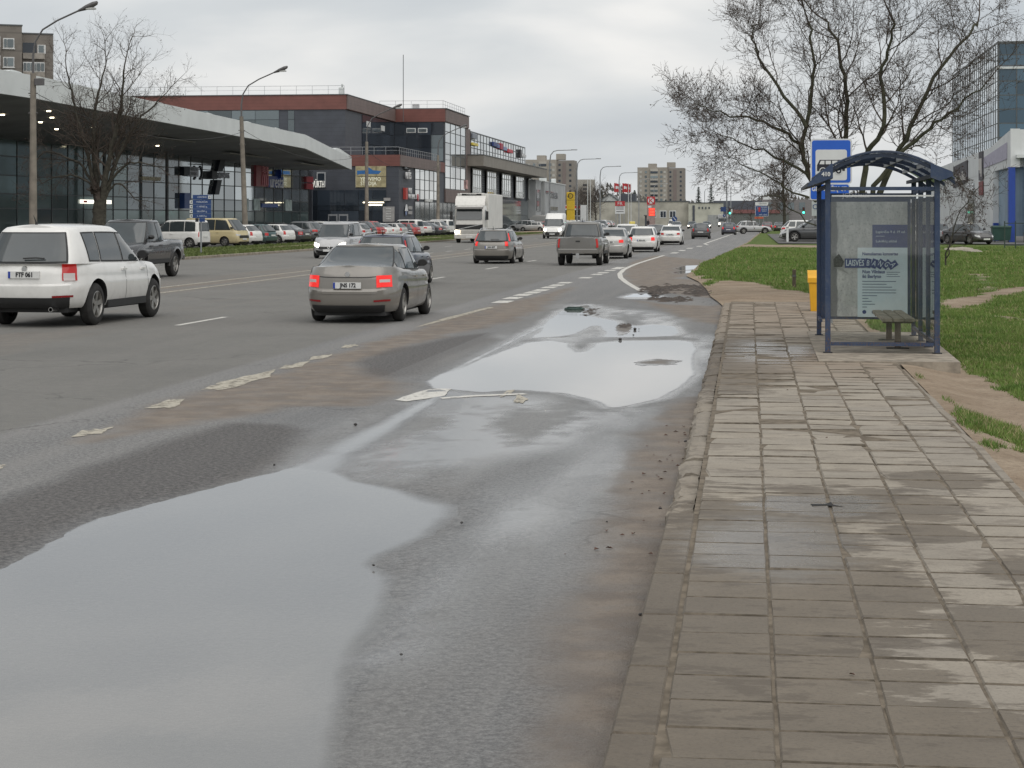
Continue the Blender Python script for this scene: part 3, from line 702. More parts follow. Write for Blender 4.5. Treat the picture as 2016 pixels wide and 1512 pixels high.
def cladding(name, col, line=2., axis=2):
    m, t, p, o = newmat(name); P = t.pos(); sx = t.n('ShaderNodeSeparateXYZ'); t.l(P, sx.inputs[0])
    fr = t.math('FRACT', t.math('MULTIPLY', sx.outputs[axis], line)); ln = t.step(t.math('ABSOLUTE', t.math('SUBTRACT', fr, .5)), .44, .48)
    c = t.mix(t.step(t.noise(P, .7, 3), .3, .7), tuple(x*.88 for x in col), tuple(x*1.1 for x in col)); t.l(t.mix(t.math('MULTIPLY', ln, .45), c, tuple(x*.4 for x in col)), p.inputs['Base Color']); p.inputs['Roughness'].default_value = .6
    return m
SLATE = cladding('slate_cladding', (.058, .064, .078)); RED = cladding('red_brown_cladding', (.165, .062, .05), 2.5); BROWN_SIDELIT = cladding('brown_sidelit_cladding', (.155, .115, .105), 2.5); TAUPE = cladding('taupe_panel', (.225, .205, .175), .5, 1)  # grey-brown: red bands greyed by side light, painted in; also plain brown panels
CORR = cladding('corrugated_steel', (.22, .30, .37), 3.2, 0)
def pane_field(parent, name, o, u, us, zs, m, gap=.05, th=.06, skip=None, mats=None):
    """one glass pane per cell on the upright plane through o along u; n = outward side is to the left-handed normal"""
    u = Vector(u).normalized(); n = Vector((u.y, -u.x, 0)); cache = {}
    for i in range(len(us) - 1):
        for j in range(len(zs) - 1):
            if skip and skip(i, j): continue
            w_, h_ = round(us[i+1] - us[i] - gap, 3), round(zs[j+1] - zs[j] - gap, 3)
            mm = mats(i, j) if mats else m; key = (w_, h_, mm.name)
            if key not in cache:
                b = MB(); b.box(0, w_, -th, 0, 0, h_); cache[key] = b.mesh(name, mm, None)
            q = obj(name, cache[key], parent, Vector(o) + u * (us[i] + gap/2) + Vector((0, 0, zs[j] + gap/2)) + n * .03); q.rotation_euler = (0, 0, math.atan2(u.y, u.x))
def grid_bars(parent, o, u, us, zs, m, r=.045, name='mullion'):
    u = Vector(u).normalized(); n = Vector((u.y, -u.x, 0)); a = math.atan2(u.y, u.x)
    cv = MB().box(-r, r, -.14, .02, zs[0], zs[-1]).mesh(name, m); chh = MB().box(us[0], us[-1], -.10, .02, -r, r).mesh('transom', m)
    for x in us: q = obj(name, cv, parent, Vector(o) + u * x); q.rotation_euler = (0, 0, a)
    for z in zs: q = obj('transom', chh, parent, Vector(o) + Vector((0, 0, z))); q.rotation_euler = (0, 0, a)
def seq(a, c, n): return [a + (c - a) * i / n for i in range(n + 1)]
def wallbox(parent, name, m, *a): return MB().box(*a).build(name, m, parent)
LIT = mat('warm_lamp', (.9, .85, .7), .4, var=0, emit=(1, .86, .6), es=5.); LITW = mat('lit_sign_face', (.8, .78, .7), .4, var=0, emit=(1, .95, .82), es=1.3)
TX = (R(90), 0, R(90))       # lettering on a wall facing the road

# ---------------------------------------------------------------- car showroom with the white swept roof
def showroom():
    t = thing('car_showroom', 'glass-fronted car showroom under a swept white roof edge', 'building', (-55, 165, 0))
    L_ = lambda x, y, z: (x + 55, y - 165, z)
    ys = [70, 112, 181, 216.5]; zt = [10.5, 10.68, 10.12, 9.03]; zb = [9.05, 9.28, 8.77, 7.66]; xs = [-44.3, -44, -44, -47.2]
    b = MB()
    for i in range(3):
        p = [L_(xs[i], ys[i], zb[i]), L_(xs[i+1], ys[i+1], zb[i+1]), L_(xs[i+1], ys[i+1], zt[i+1]), L_(xs[i], ys[i], zt[i])]
        MB().slab(p, (-.25, 0, 0)).build('fascia', WHITE_MET, t)
    MB().slab([L_(-47.2, 216.5, 7.66), L_(-58, 219, 7.9), L_(-58, 219, 9.0), L_(-47.2, 216.5, 9.03)], (0, .25, 0)).build('fascia', WHITE_MET, t)
    def fan(z_, off, nm, m, inner):
        MB().slab([L_(xs[0]-.2, ys[0], z_[0]), L_(xs[1]-.2, ys[1], z_[1]), L_(inner, ys[1], z_[1] + off), L_(inner, ys[0], z_[0] + off)], (0, 0, .08)).build(nm, m, t)
        MB().slab([L_(xs[1]-.2, ys[1], z_[1]), L_(xs[2]-.2, ys[2], z_[2]), L_(inner, ys[2], z_[2] + off), L_(inner, ys[1], z_[1] + off)], (0, 0, .08)).build(nm, m, t)
        MB().slab([L_(xs[2]-.2, ys[2], z_[2]), L_(xs[3]-.2, ys[3], z_[3]), L_(inner, ys[3], z_[3] + off*.3), L_(inner, ys[2], z_[2] + off)], (0, 0, .08)).build(nm, m, t)
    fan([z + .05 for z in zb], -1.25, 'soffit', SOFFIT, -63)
    fan([z - .1 for z in zt], -.25, 'roof', WHITE_MET, -75)
    for k, y in enumerate((84, 98.5, 113, 127.5, 142, 156, 168.5, 179, 189, 198, 206)):   # saw-tooth roof lights
        z = float(np.interp(y, ys, zt)) - .15; hh = .85 if y < 185 else .65
        rows = []
        for x in (-47.0, -60.0): rows.append([L_(x, y, z), L_(x, y + 1.2, z + hh*.75), L_(x, y + 2.4, z + hh), L_(x, y + 3.6, z + hh*.95), L_(x, y + 10, z - .1)])
        bb = MB(); bb.grid(rows); bb.add(rows[0], [(0, 1, 2, 3, 4)]); o = bb.build('roof_light', WHITE_MET, t)
    us = seq(0, 28 * 3.08, 28); zz = [.1, 2.75, 3.9, 5.35, 6.85, 8.25]
    pane_field(t, 'pane', L_(-55, 132, 0), (0, 1, 0), us, zz, None, mats=lambda i, j: GL_DARK if i < 11 or j < 1 else (GL_MID if j < 2 or i < 15 else GL_SKY))  # lower rows take darker glass in place of the cars and trees they reflect
    grid_bars(t, L_(-55, 132, 0), (0, 1, 0), us, zz, MULL)
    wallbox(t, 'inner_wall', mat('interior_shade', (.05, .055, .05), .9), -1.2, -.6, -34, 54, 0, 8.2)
    wallbox(t, 'end_wall', SLATE, -20, -.05, 55.0, 55.4, 0, 7.6)
    for x, y in ((-46.5, 105), (-47.5, 110), (-48.5, 116), (-49.5, 108), (-50, 121), (-51, 113), (-46.8, 121), (-48.5, 126), (-50.5, 129), (-52.5, 124), (-52, 136), (-49.5, 137), (-52.5, 150), (-52.7, 162), (-47.5, 100), (-51.5, 104)):
        zc = float(np.interp(y, ys, zb)) + .05 - .95 * (-44.2 - x) / 13.8
        MB().lathe([(0, -.06), (.14, -.06), (.16, .02)], seg=10, c=L_(x, y, zc)).build('downlight', LIT, t)
    for y0, y1, x in ((150, 160, -49), (176, 192, -50.5), (196, 207, -48.5)):
        zc = float(np.interp((y0+y1)/2, ys, zb)) + .03 - .95 * (-44.2 - x) / 13.8
        MB().box(*[q for q in (x + 54.6, x + 55.4)], y0 - 165, y1 - 165, zc - .12, zc - .04).build('soffit_light_slot', mat('soffit_slot', (.3, .29, .26), .6), t)
    cb = MB(); [cb.box(.3, .6, y - 165 - .2, y - 165 + .2, 0, 8.2) for y in ()]
    for y in (110, 132, 158, 172): MB().tube([L_(-53.6, y, 0), L_(-53.6, y, 8.2)], .16, 10).build('column', MULL, t, 40)
    # signs on the glass
    def sign(nm, y0, y1, z0, z1, m, d=.5, x=-54.9): return MB().box(x + 55, x + 55 + d, y0 - 165, y1 - 165, z0, z1).build(nm, m, t)
    maroon = mat('maroon_sign', (.26, .035, .045), .4, var=.05); navy = mat('navy_sign', (.03, .07, .30), .4, var=.05); pale = mat('pale_letter', (.8, .8, .82), .5, var=0); pink = mat('pale_red_letter', (.75, .35, .38), .5, var=0); grey = mat('grey_sign', (.55, .57, .62), .5, var=.05); dkb = mat('charcoal_sign', (.02, .024, .034), .5, var=.05); signblue = mat('sign_blue', (.04, .09, .28), .4, var=.05); teal = mat('poster_pale', (.42, .5, .48), .6, var=.3, vscale=1.2)
    s1 = sign('sign_panel', 199.4, 203.4, 5.45, 7.75, maroon, .3); sign('sign_panel', 203.5, 208.6, 5.4, 6.65, navy, .25)
    for k in range(3):
        q = 201.5 + k*.62 - 165
        MB().tube([(.45, q-.28, 5.6), (.45, q-.28, 6.5), (.45, q, 6.85), (.45, q+.28, 6.5), (.45, q+.28, 5.6)], .07, 5).build('logo_arch', pink, t)
    for k in range(3): MB().tube([(.45, 201.2-165+w_, 7.05 + k*.24 + .12*math.sin(w_*6)) for w_ in seq(0, 1.9, 10)], .05, 4).build('logo_wave', pink, t)
    text('lettering', 'uresta', 2.0, pale, t, (.4, 206.05 - 165, 6.0), TX, sx=.92, ext=.05)
    MB().lathe([(0, 0), (.5, 0), (.5, .4)], 'x', (0.1, 42.0, 6.95), 14).build('sign_disc', navy, t)
    for z0 in (5.5, 6.3): sign('sign_panel', 216.6, 219.2, z0 - .1, z0 + .58, maroon, .3)
    text('lettering', 'WÜRTH', 1.15, mat('white_lit_letter', (.7, .7, .66), .5, var=0, emit=(1, .95, .85), es=.35), t, (2.15, 58.5, 6.05), sx=.40, ext=.05)
    s2 = sign('sign_panel', 178.3, 179.8, 6.15, 7.0, dkb, .5); sign('sign_panel', 179.8, 182.6, 6.1, 7.05, grey, .3)
    text('lettering', 'NARSTA', .5, dkb, t, (.42, 181.2 - 165, 6.8), TX, sx=1.1); text('lettering', 'SERVISAS', .42, dkb, t, (.42, 181.2 - 165, 6.36), TX, sx=1.0)
    for k in range(7): a = -1.2 + k*.4; MB().box(.3, .5, 182.7 + .7*math.cos(a) - 165 - .12, 182.7 + .7*math.cos(a) - 165 + .12, 6.5 + .62*math.sin(a) - .12, 6.5 + .62*math.sin(a) + .12).build('gear_tooth', dkb, t)
    sign('sign_panel', 185.8, 187.2, 5.95, 6.75, dkb, .5); MB().slab([(.5, 187.6-165, 6.75), (.5, 189.0-165, 6.75), (.5, 189.8-165, 8.05), (.5, 188.4-165, 8.05)], (-.4, 0, 0)).build('sign_panel', dkb, t); MB().slab([(.5, 186.8-165, 4.4), (.5, 188-165, 4.4), (.5, 188.8-165, 5.9), (.5, 187.6-165, 5.9)], (-.4, 0, 0)).build('sign_panel', dkb, t)
    text('lettering', 'ALEKSAS', .85, grey, t, (.55, 189.2 - 165, 6.35), TX, sx=.95, ext=.06)
    sign('sign_panel', 178.4, 180.0, 2.95, 4.45, signblue, .5); sign('sign_panel', 201.7, 207, 3.2, 3.6, signblue, .15)
    for y0, y1 in ((196.6, 197.6), (199.3, 201.2), (209.7, 211.9)): sign('window_poster', y0, y1, 2.85, 4.1, teal, .1)
    sign('window_poster', 161.8, 164.2, 1.0, 4.2, mat('orange_banner', (.36, .18, .03), .6, var=.3), .06, -55.0); sign('lit_sign', 155.9, 159.0, 3.25, 3.58, LITW, .15); sign('lit_sign', 160.9, 162.1, 3.25, 3.58, LITW, .15); sign('lit_sign_mark', 156.3, 157.0, 3.33, 3.5, mat('lit_red', (.6, .05, .03), .5), .02, -54.74)
    sign('roof_sign', 168.9, 173.2, 5.5, 5.85, mat('cream_sign', (.5, .47, .32), .5), .2)
    sign('lit_window', 141.8, 143.4, 3.0, 5.05, mat('lit_window', (.4, .45, .4), .4, emit=(.8, .9, .75), es=.18), .05, -55.0)
    keep = {'fascia', 'soffit', 'roof', 'roof_light', 'downlight', 'soffit_light_slot'}; piv = Vector((0, 25, 0)); rot = Matrix.Rotation(R(-4.5), 3, 'Z')   # the glass front stands slightly askew to the roof edge
    for q in t.children:
        if q.name.split('.')[0] in keep or q.location.x > 1.2: continue
        q.location = rot @ (q.location - piv) + piv; q.rotation_euler.z += R(-4.5)
    # handrail at the entrance
    MB().tube([L_(-52, 219, 1.2), L_(-46, 220.5, 1.2), L_(-44, 221, .4)], .04, 6).build('handrail', WHITE_MET, t)
showroom()

# ---------------------------------------------------------------- slate and red-brown office block
def railing(t, pts, h=1.1, step=1.9, m=None):
    m = m or mat('rail_steel', (.33, .34, .35), .5)
    for a, c in zip(pts, pts[1:]):
        a, c = Vector(a), Vector(c); n = max(1, int((c - a).length / step)); b = MB(); b.tube([a + Vector((0, 0, h)), c + Vector((0, 0, h))], .03, 4); b.tube([a + Vector((0, 0, h*.55)), c + Vector((0, 0, h*.55))], .02, 4)
        for i in range(n + 1): p = a.lerp(c, i/n); b.tube([p, p + Vector((0, 0, h))], .025, 4)
        b.build('railing', m, t)
def offices():
    t = thing('office_block', 'dark slate office block with red-brown bands behind the showroom', 'building', (-50, 226, 0))
    o = lambda *a: tuple(v - d for v, d in zip(a, (-50, -50, 226, 226, 0, 0)))
    P3 = lambda x, y, z: (x + 50, y - 226, z)
    wallbox(t, 'wall', SLATE, *o(-78, -50, 226, 256.4, 0, 15.2)); wallbox(t, 'roof_band', RED, *o(-78.1, -49.85, 225.85, 256.3, 15.2, 16.95))
    wallbox(t, 'wall', SLATE, *o(-78, -43, 256.5, 277, 0, 15.2)); wallbox(t, 'roof_band', RED, *o(-78, -42.85, 256.35, 277.1, 15.2, 16.95)); wallbox(t, 'corner_panel', BROWN_SIDELIT, *o(-43.3, -42.9, 274.9, 279.5, 4.2, 15.2))
    wallbox(t, 'wall', SLATE, *o(-58, -43, 223.8, 256.3, 0, 8.25)); wallbox(t, 'roof_band', RED, *o(-58.1, -42.85, 223.65, 256.3, 8.25, 9.6)); wallbox(t, 'side_band', BROWN_SIDELIT, *o(-42.9, -42.7, 223.7, 252, 8.25, 9.55))  # side of the red band, light on it put into the colour
    wallbox(t, 'side_band', BROWN_SIDELIT, *o(-49.9, -49.7, 226.0, 256.3, 15.25, 16.9)); wallbox(t, 'side_band', BROWN_SIDELIT, *o(-42.9, -42.7, 256.5, 277, 15.25, 16.9)); wallbox(t, 'side_band', BROWN_SIDELIT, *o(-42.95, -42.75, 256.5, 277, 4.2, 6.0))  # upper side bands painted greyer, as light falls on the red there
    wallbox(t, 'roof_edge', MULL, *o(-78.2, -49.7, 225.75, 256.4, 16.95, 17.05)); wallbox(t, 'roof_edge', MULL, *o(-78.2, -42.6, 256.4, 277.2, 16.96, 17.06))
    # front windows (facing the camera)
    pane_field(t, 'pane', P3(-76, 226, 0), (1, 0, 0), seq(0, 17.8, 6), [12.2, 14, 15.15], GL_MID); pane_field(t, 'pane', P3(-57.1, 226, 0), (1, 0, 0), [0, .8], [11, 12.6, 14, 15.1], GL_MID)
    pane_field(t, 'pane', P3(-49.9, 256.5, 0), (1, 0, 0), seq(0, 6.8, 4), [6.1, 8, 9.8, 11.6, 13.4, 15.1], GL_NAVY, mats=lambda i, j: GL_MID if (i == 3 and j in (3, 2)) else GL_NAVY)
    pane_field(t, 'pane', P3(-50, 235.5, 0), (0, 1, 0), seq(0, 20.8, 7), [9.8, 11.5, 13.3, 15.1], GL_NAVY)
    for y, z in ((238, 13.7), (247.3, 13.6)): MB().box(.06, .14, y - 226, y - 226 + 2.4, z, z + .7).build('open_vent', WHITE_MET, t)
    for x, z in ((-48.2, 13.7), (-46.6, 13.7)):
        MB().box(x + 50, x + 51.3, 30.35, 30.45, z, z + .65).build('vent_frame', WHITE_MET, t); MB().box(x + 50.12, x + 51.18, 30.3, 30.36, z + .12, z + .53).build('vent_pane', GL_MID, t)
    # side curtain wall, bright with sky
    us = [0, 4.5, 9, 13.5, 18]; zz = [6.05, 7.6, 9.2, 10.8, 12.4, 13.9, 15.15]
    pane_field(t, 'pane', P3(-43, 256.7, 0), (0, 1, 0), us, zz, GL_SKY); grid_bars(t, P3(-43, 256.7, 0), (0, 1, 0), us, zz, MULL, .06)
    us = seq(0, 17.2, 5); zz = [4.4, 5.6, 6.9, 8.2]; pane_field(t, 'pane', P3(-43, 234, 0), (0, 1, 0), us, zz, GL_SKY); grid_bars(t, P3(-43, 234, 0), (0, 1, 0), us, zz, MULL)
    us = seq(0, 42, 12); zz = [.2, 2, 4.1]; pane_field(t, 'pane', P3(-43, 234, 0), (0, 1, 0), us, zz, GL_MID); grid_bars(t, P3(-43, 234, 0), (0, 1, 0), us, zz, MULL)
    # ground floor facing the camera
    us = seq(0, 13.5, 8); zz = [.2, 2.9, 3.5, 5.4]; pane_field(t, 'pane', P3(-58, 223.8, 0), (1, 0, 0), us, zz, GL_NAVY)
    wy = mat('lit_yellowish_window', (.20, .18, .11), .5, var=.4, vscale=2, emit=(.9, .75, .4), es=.10)
    pane_field(t, 'lit_pane', P3(-48.2, 223.75, 0), (1, 0, 0), seq(0, 3.7, 3), [5.7, 7.0, 8.3], wy); MB().box(1.75, 1.95, -2.3, -2.2, 5.7, 8.3).build('window_frame', mat('pale_frame', (.5, .46, .35), .5), t)
    bl = mat('window_blue', (.03, .14, .36), .5, var=.1); wl = mat('window_lettering', (.62, .62, .5), .5, var=0, emit=(1, 1, .8), es=.25)
    MB().slab([(2.3, -2.35, 7.3), (4.6, -2.35, 7.3), (4.9, -2.35, 7.65), (3.9, -2.35, 7.75), (3.4, -2.35, 8.1), (2.9, -2.35, 7.75), (1.95, -2.35, 7.7), (1.95, -2.35, 7.2)], (0, .03, 0)).build('window_graphic', bl, t)
    text('lettering', 'YBUVIMO', .62, wl, t, (3.6, -2.36, 6.68), sx=.95); text('lettering', 'STUDIJA', .62, wl, t, (3.35, -2.36, 6.15), sx=.85)
    for x0, x1, z in ((2.7, 5.2, 3.9), (3.4, 5.0, 3.6)): MB().box(x0, x1, -2.45, -2.32, z - .05, z + .05).build('strip_light', LIT, t)
    for x in (-55.0, -51.6, -50.3): 
        d = MB().box(x + 50, x + 51.15, -2.34, -2.22, .2, 2.5).build('door', mat('door_grey', (.32, .33, .34), .5), t); MB().box(x + 50.15, x + 51.0, -2.38, -2.34, .4, 2.3).build('door_pane', GL_NAVY, d)
    fr = MB(); fr.box(-3.0, -1.9, -2.33, -2.22, 5.75, 7.55); f_ = fr.build('window_frame', mat('door_grey', (.3,)*3), t); MB().box(-2.85, -2.05, -2.37, -2.33, 5.9, 7.4).build('window_pane', GL_NAVY, f_)
    MB().slab([(-2.95, -2.4, 7.9), (-1.95, -2.4, 7.9), (-2.2, -2.4, 8.3), (-2.45, -2.4, 8.42), (-2.7, -2.4, 8.3)], (0, .1, 0)).build('fan_sign', LITW, t)
    MB().box(5.1, 6.5, -2.4, -2.25, 1.6, 3.4).build('notice_board', mat('notice_grey', (.34, .33, .32), .6), t)
    for k in range(5): MB().box(5.5, 6.1, -2.43, -2.4, 1.9 + k*.3, 2.0 + k*.3).build('notice', mat('notice_white', (.6, .6, .58), .6), t)
    MB().box(5.2, 6.0, -2.38, -2.25, 4.1, 4.45).build('small_sign', mat('notice_grey', (.3,)*3), t)
    # side signs
    wh = mat('white_letter', (.68, .68, .68), .5, var=0); rd = mat('red_letter', (.42, .05, .04), .5, var=0)
    text('lettering', 'BITĖS', 1.15, wh, t, (7.35, 2.2, 7.15), TX, sx=1.05, ext=.1); MB().slab([(7.3, .3, 8.0), (7.3, 2.9, 8.0), (7.3, 3.6, 7.8), (7.3, .8, 8.3)], (-.2, 0, 0)).build('sign_bracket', MULL, t)
    MB().box(7.05, 7.4, .3, 1.5, 4.3, 5.7).build('sign_panel', rd, t); text('lettering', 'VISI', .95, wh, t, (7.42, 3.0, 5.35), TX, sx=1.25, ext=.06); text('lettering', 'KATILAI.LT', .8, wh, t, (7.42, 4.4, 4.65), TX, sx=1.2, ext=.06)
    MB().lathe([(.0, .1), (.3, .1), (.42, 0)], 'x', (7.15, 1.6, 2.7), 12).build('flame_logo', mat('logo_blue', (.2, .25, .4), .5), t); MB().slab([(7.3, .9, 2.9), (7.3, 2.3, 2.9), (7.3, 1.6, 3.7)], (-.15, 0, 0)).build('flame_logo', wh, t)
    for z in (3.1, 2.5): MB().box(7.1, 7.2, 3.2, 5.6, z, z + .4).build('small_sign', grey_ := mat('notice_grey', (.3,)*3), t)
    MB().lathe([(0, .1), (.45, .1), (.45, 0)], 'x', (7.2, 9.2, 4.6), 12).build('round_sign', mat('heart_red', (.4, .06, .07), .5), t)
    MB().box(7.1, 7.25, 15, 20, 4.15, 4.5).build('shop_sign', mat('notice_white', (.6,)*3), t)
    MB().box(7.14, 7.3, 48.6, 50.0, 6.3, 7.6).build('billboard', mat('billboard_pink', (.5, .3, .28), .6, var=.4, vscale=2), t)
    railing(t, [P3(-76, 226.3, 17.0), P3(-50.2, 226.3, 17.0)]); railing(t, [P3(-52, 256.8, 17), P3(-43.2, 256.8, 17), P3(-43.2, 276, 17)]); railing(t, [P3(-56, 224, 9.6), P3(-43.2, 224, 9.6), P3(-43.2, 252, 9.6)], .95, 1.4)
    MB().cbox(-.9, -.3, .3, .8, 17.0, 17.9, .06).build('roof_vent', WHITE_MET, t); MB().tube([(-.5, .5, 17), (-.5, .5, 18.3)], .12, 8).build('roof_pipe', WHITE_MET, t)
    MB().cbox(2.5, 3.4, 31, 31.6, 17.05, 17.7, .05).build('air_conditioner', mat('ac_white', (.5,)*3), t); MB().cbox(-7.0, -6.1, -1.4, -.8, 9.6, 10.4, .05).build('air_conditioner', mat('ac_white', (.5,)*3), t)
    MB().tube([(2.2, 26, 15), (2.2, 26, 24)], .05, 5).build('antenna', MULL, t)
offices()

# ---------------------------------------------------------------- dealership with the taupe canopy
def dealer():
    t = thing('car_dealership', 'glass car dealership with a long taupe canopy beyond the lorry', 'building', (-43, 280, 0)); P3 = lambda x, y, z: (x + 43, y - 280, z)
    wallbox(t, 'canopy', TAUPE, -20, 2.5, -3.4, 79.6, 9.72, 11.3); wallbox(t, 'canopy_edge', MULL, -20, 2.6, -3.5, 79.7, 11.3, 11.42)
    wallbox(t, 'upper_core', SLATE, -20, -.25, 0, 65.4, 11.4, 14.85); wallbox(t, 'roof_edge', MULL, -20, .12, -1, 65.6, 14.88, 15.0)
    us = seq(0, 65.2, 20); zz = [11.45, 12.55, 13.7, 14.85]; pane_field(t, 'pane', P3(-43, 280, 0), (0, 1, 0), us, zz, GL_SKY); grid_bars(t, P3(-43, 280, 0), (0, 1, 0), us, zz, MULL, .07)
    wallbox(t, 'wall', SLATE, -20, -.3, 0, 78, 0, 9.7)
    for y0, y1 in ((281.5, 290), (296.5, 306.5), (314, 324.5), (332, 343), (350.5, 357)):
        us = seq(0, y1 - y0, 4); pane_field(t, 'bay_pane', P3(-42.9, y0, 0), (0, 1, 0), us, [5.7, 6.6, 8.6, 9.4], GL_SKY); grid_bars(t, P3(-42.9, y0, 0), (0, 1, 0), us, [5.7, 6.6, 8.6, 9.4], WHITE_MET, .09)
    us = seq(0, 77, 22); zz = [.2, 2.6, 5.2]; pane_field(t, 'pane', P3(-43.1, 280.3, 0), (0, 1, 0), us, zz, GL_MID)
    for y0 in (291.5, 307.5, 325.5, 344): 
        for k in range(9): MB().box(-.3, -.1, y0 - 280, y0 - 276, 6 + k*.36, 6.12 + k*.36).build('louvre', MULL, t)
    for y0, y1, z0, z1, c, nm in ((279.7, 283.8, 13.9, 14.7, (.2, .22, .25), 'grey_sign'), (279.6, 285, 12.9, 13.3, (.62, .5, .08), 'yellow_sign'), (301.5, 305.8, 13.6, 14.3, (.02, .04, .16), 'navy_sign'), (306.2, 309, 13.5, 14.1, (.08, .11, .25), 'blue_sign'), (310, 313, 13.4, 14.4, (.32, .02, .05), 'red_sign'), (314, 318, 13.4, 14.0, (.2, .26, .4), 'pale_blue_sign'), (319.5, 325.5, 13.2, 13.8, (.45, .03, .05), 'red_sign'), (335.5, 337.5, 12.8, 14.3, (.03, .03, .035), 'round_logo'), (338.5, 344, 13.1, 13.6, (.5, .5, .5), 'white_sign')):
        MB().cbox(.15, .5, y0 - 280, y1 - 280, z0, z1, .08).build(nm, mat('dealer_' + nm + str(int(y0)), c, .5, var=.1), t)
    railing(t, [P3(-41.5, 281, 11.4), P3(-41.5, 358, 11.4)], .8, 3)
    # grey workshop annex
    a = thing('workshop_building', 'plain pale grey workshop beyond the taupe canopy', 'building', (-41, 352, 0)); gm = mat('pale_grey_render', (.36, .37, .37), .8, var=.1, vscale=.4)
    wallbox(a, 'wall', gm, -22, 0, 8.2, 47, 0, 9.0); wallbox(a, 'wall', gm, -22, -.6, -1, 8.1, 0, 9.2); wallbox(a, 'roof_edge', WHITE_MET, -22, .1, 8.1, 47.1, 9, 9.15)
    wallbox(a, 'dark_window', GL_NAVY, -.55, -.5, 0, 6, 3.4, 7.4); 
    pane_field(a, 'window_pane', (0, 17.5, 0), (0, 1, 0), seq(0, 14, 5), [5.8, 7.5], GL_NAVY, gap=.5); pane_field(a, 'window_pane', (0, 17.5, 0), (0, 1, 0), seq(0, 14, 5), [3.4, 4.6], GL_NAVY, gap=.5); pane_field(a, 'window_pane', (0, 9.5, 0), (0, 1, 0), seq(0, 5, 2), [6.6, 7.5], GL_NAVY, gap=.4)
    for y in (12, 16, 33): MB().cbox(-1.5, -.6, y, y + 1.2, 9.1, 10.1, .1).build('roof_unit', WHITE_MET, a)
dealer()

# ---------------------------------------------------------------- apartment block at the upper left
def flats():
    t = thing('apartment_block', 'grey-brown panel apartment block rising behind the showroom roof', 'building', (-113, 284, 0), .46); wl = cladding('panel_concrete', (.165, .145, .125), .357); pn = mat('balcony_panel', (.27, .245, .215), .8, var=.25, vscale=1); wf = mat('window_white', (.58, .58, .57), .5)
    wallbox(t, 'wall', wl, -22, -1.1, 0, 14, 0, 31.9); wallbox(t, 'wall', wl, -1.05, 3.7, 1.2, 14, 0, 30.8); wallbox(t, 'roof_edge', MULL, -22.1, -1.0, -.1, 14, 31.9, 32.1); wallbox(t, 'roof_edge', MULL, -1.0, 3.8, 1.1, 14, 30.8, 31.0); wallbox(t, 'plinth_panel', mat('end_panel', (.3, .3, .3), .8), 3.7, 3.8, 1.3, 13.8, 0, 30.7)
    for k in range(9):
        z = 28.6 - k * 2.92
        for x0, x1 in ((-7.4, -4.4),):
            b = MB().box(x0, x1, -.9, 0, z - .95, z - .1).build('balcony', pn, t); f = MB().box(x0, x1, -.85, -.1, z - .1, z + 1.5).build('window_frame', wf, t); pane_field(f, 'pane', (x0, -.9, 0), (1, 0, 0), seq(.08, x1 - x0 - .08, 4), [z + .05, z + 1.4], GL_MID, gap=.14)
        f = MB().box(-3.95, -2.25, -.08, .1, z - .25, z + 1.35).build('window_frame', wf, t); MB().box(-4.05, -2.15, -.2, .05, z - .36, z - .25).build('sill', wf, f); pane_field(f, 'pane', (-3.85, -.13, 0), (1, 0, 0), [0, .5, 1.5], [z - .1, z + 1.25], GL_MID, gap=.12)
        z -= .75
        b = MB().box(-.9, 2.4, .45, 1.2, z - .95, z - .05).build('balcony', pn, t)
        if k != 0:
            f = MB().box(-.9, 2.4, .5, 1.15, z - .05, z + 1.45).build('window_frame', wf, t); pane_field(f, 'pane', (-.85, .45, 0), (1, 0, 0), [0, .5, 1.1, 1.75, 2.0, 2.6, 3.2], [z + .05, z + 1.35], GL_MID, gap=.12)
        else: MB().box(-.9, 1.2, 1.16, 1.22, z - .05, z + 1.6).build('loggia_recess', GL_NAVY, t); f = MB().box(1.35, 2.6, 1.05, 1.2, z - .05, z + 1.3).build('window_frame', wf, t); MB().box(1.5, 2.3, 1.0, 1.05, z + .1, z + 1.2).build('pane', GL_MID, f)
flats()

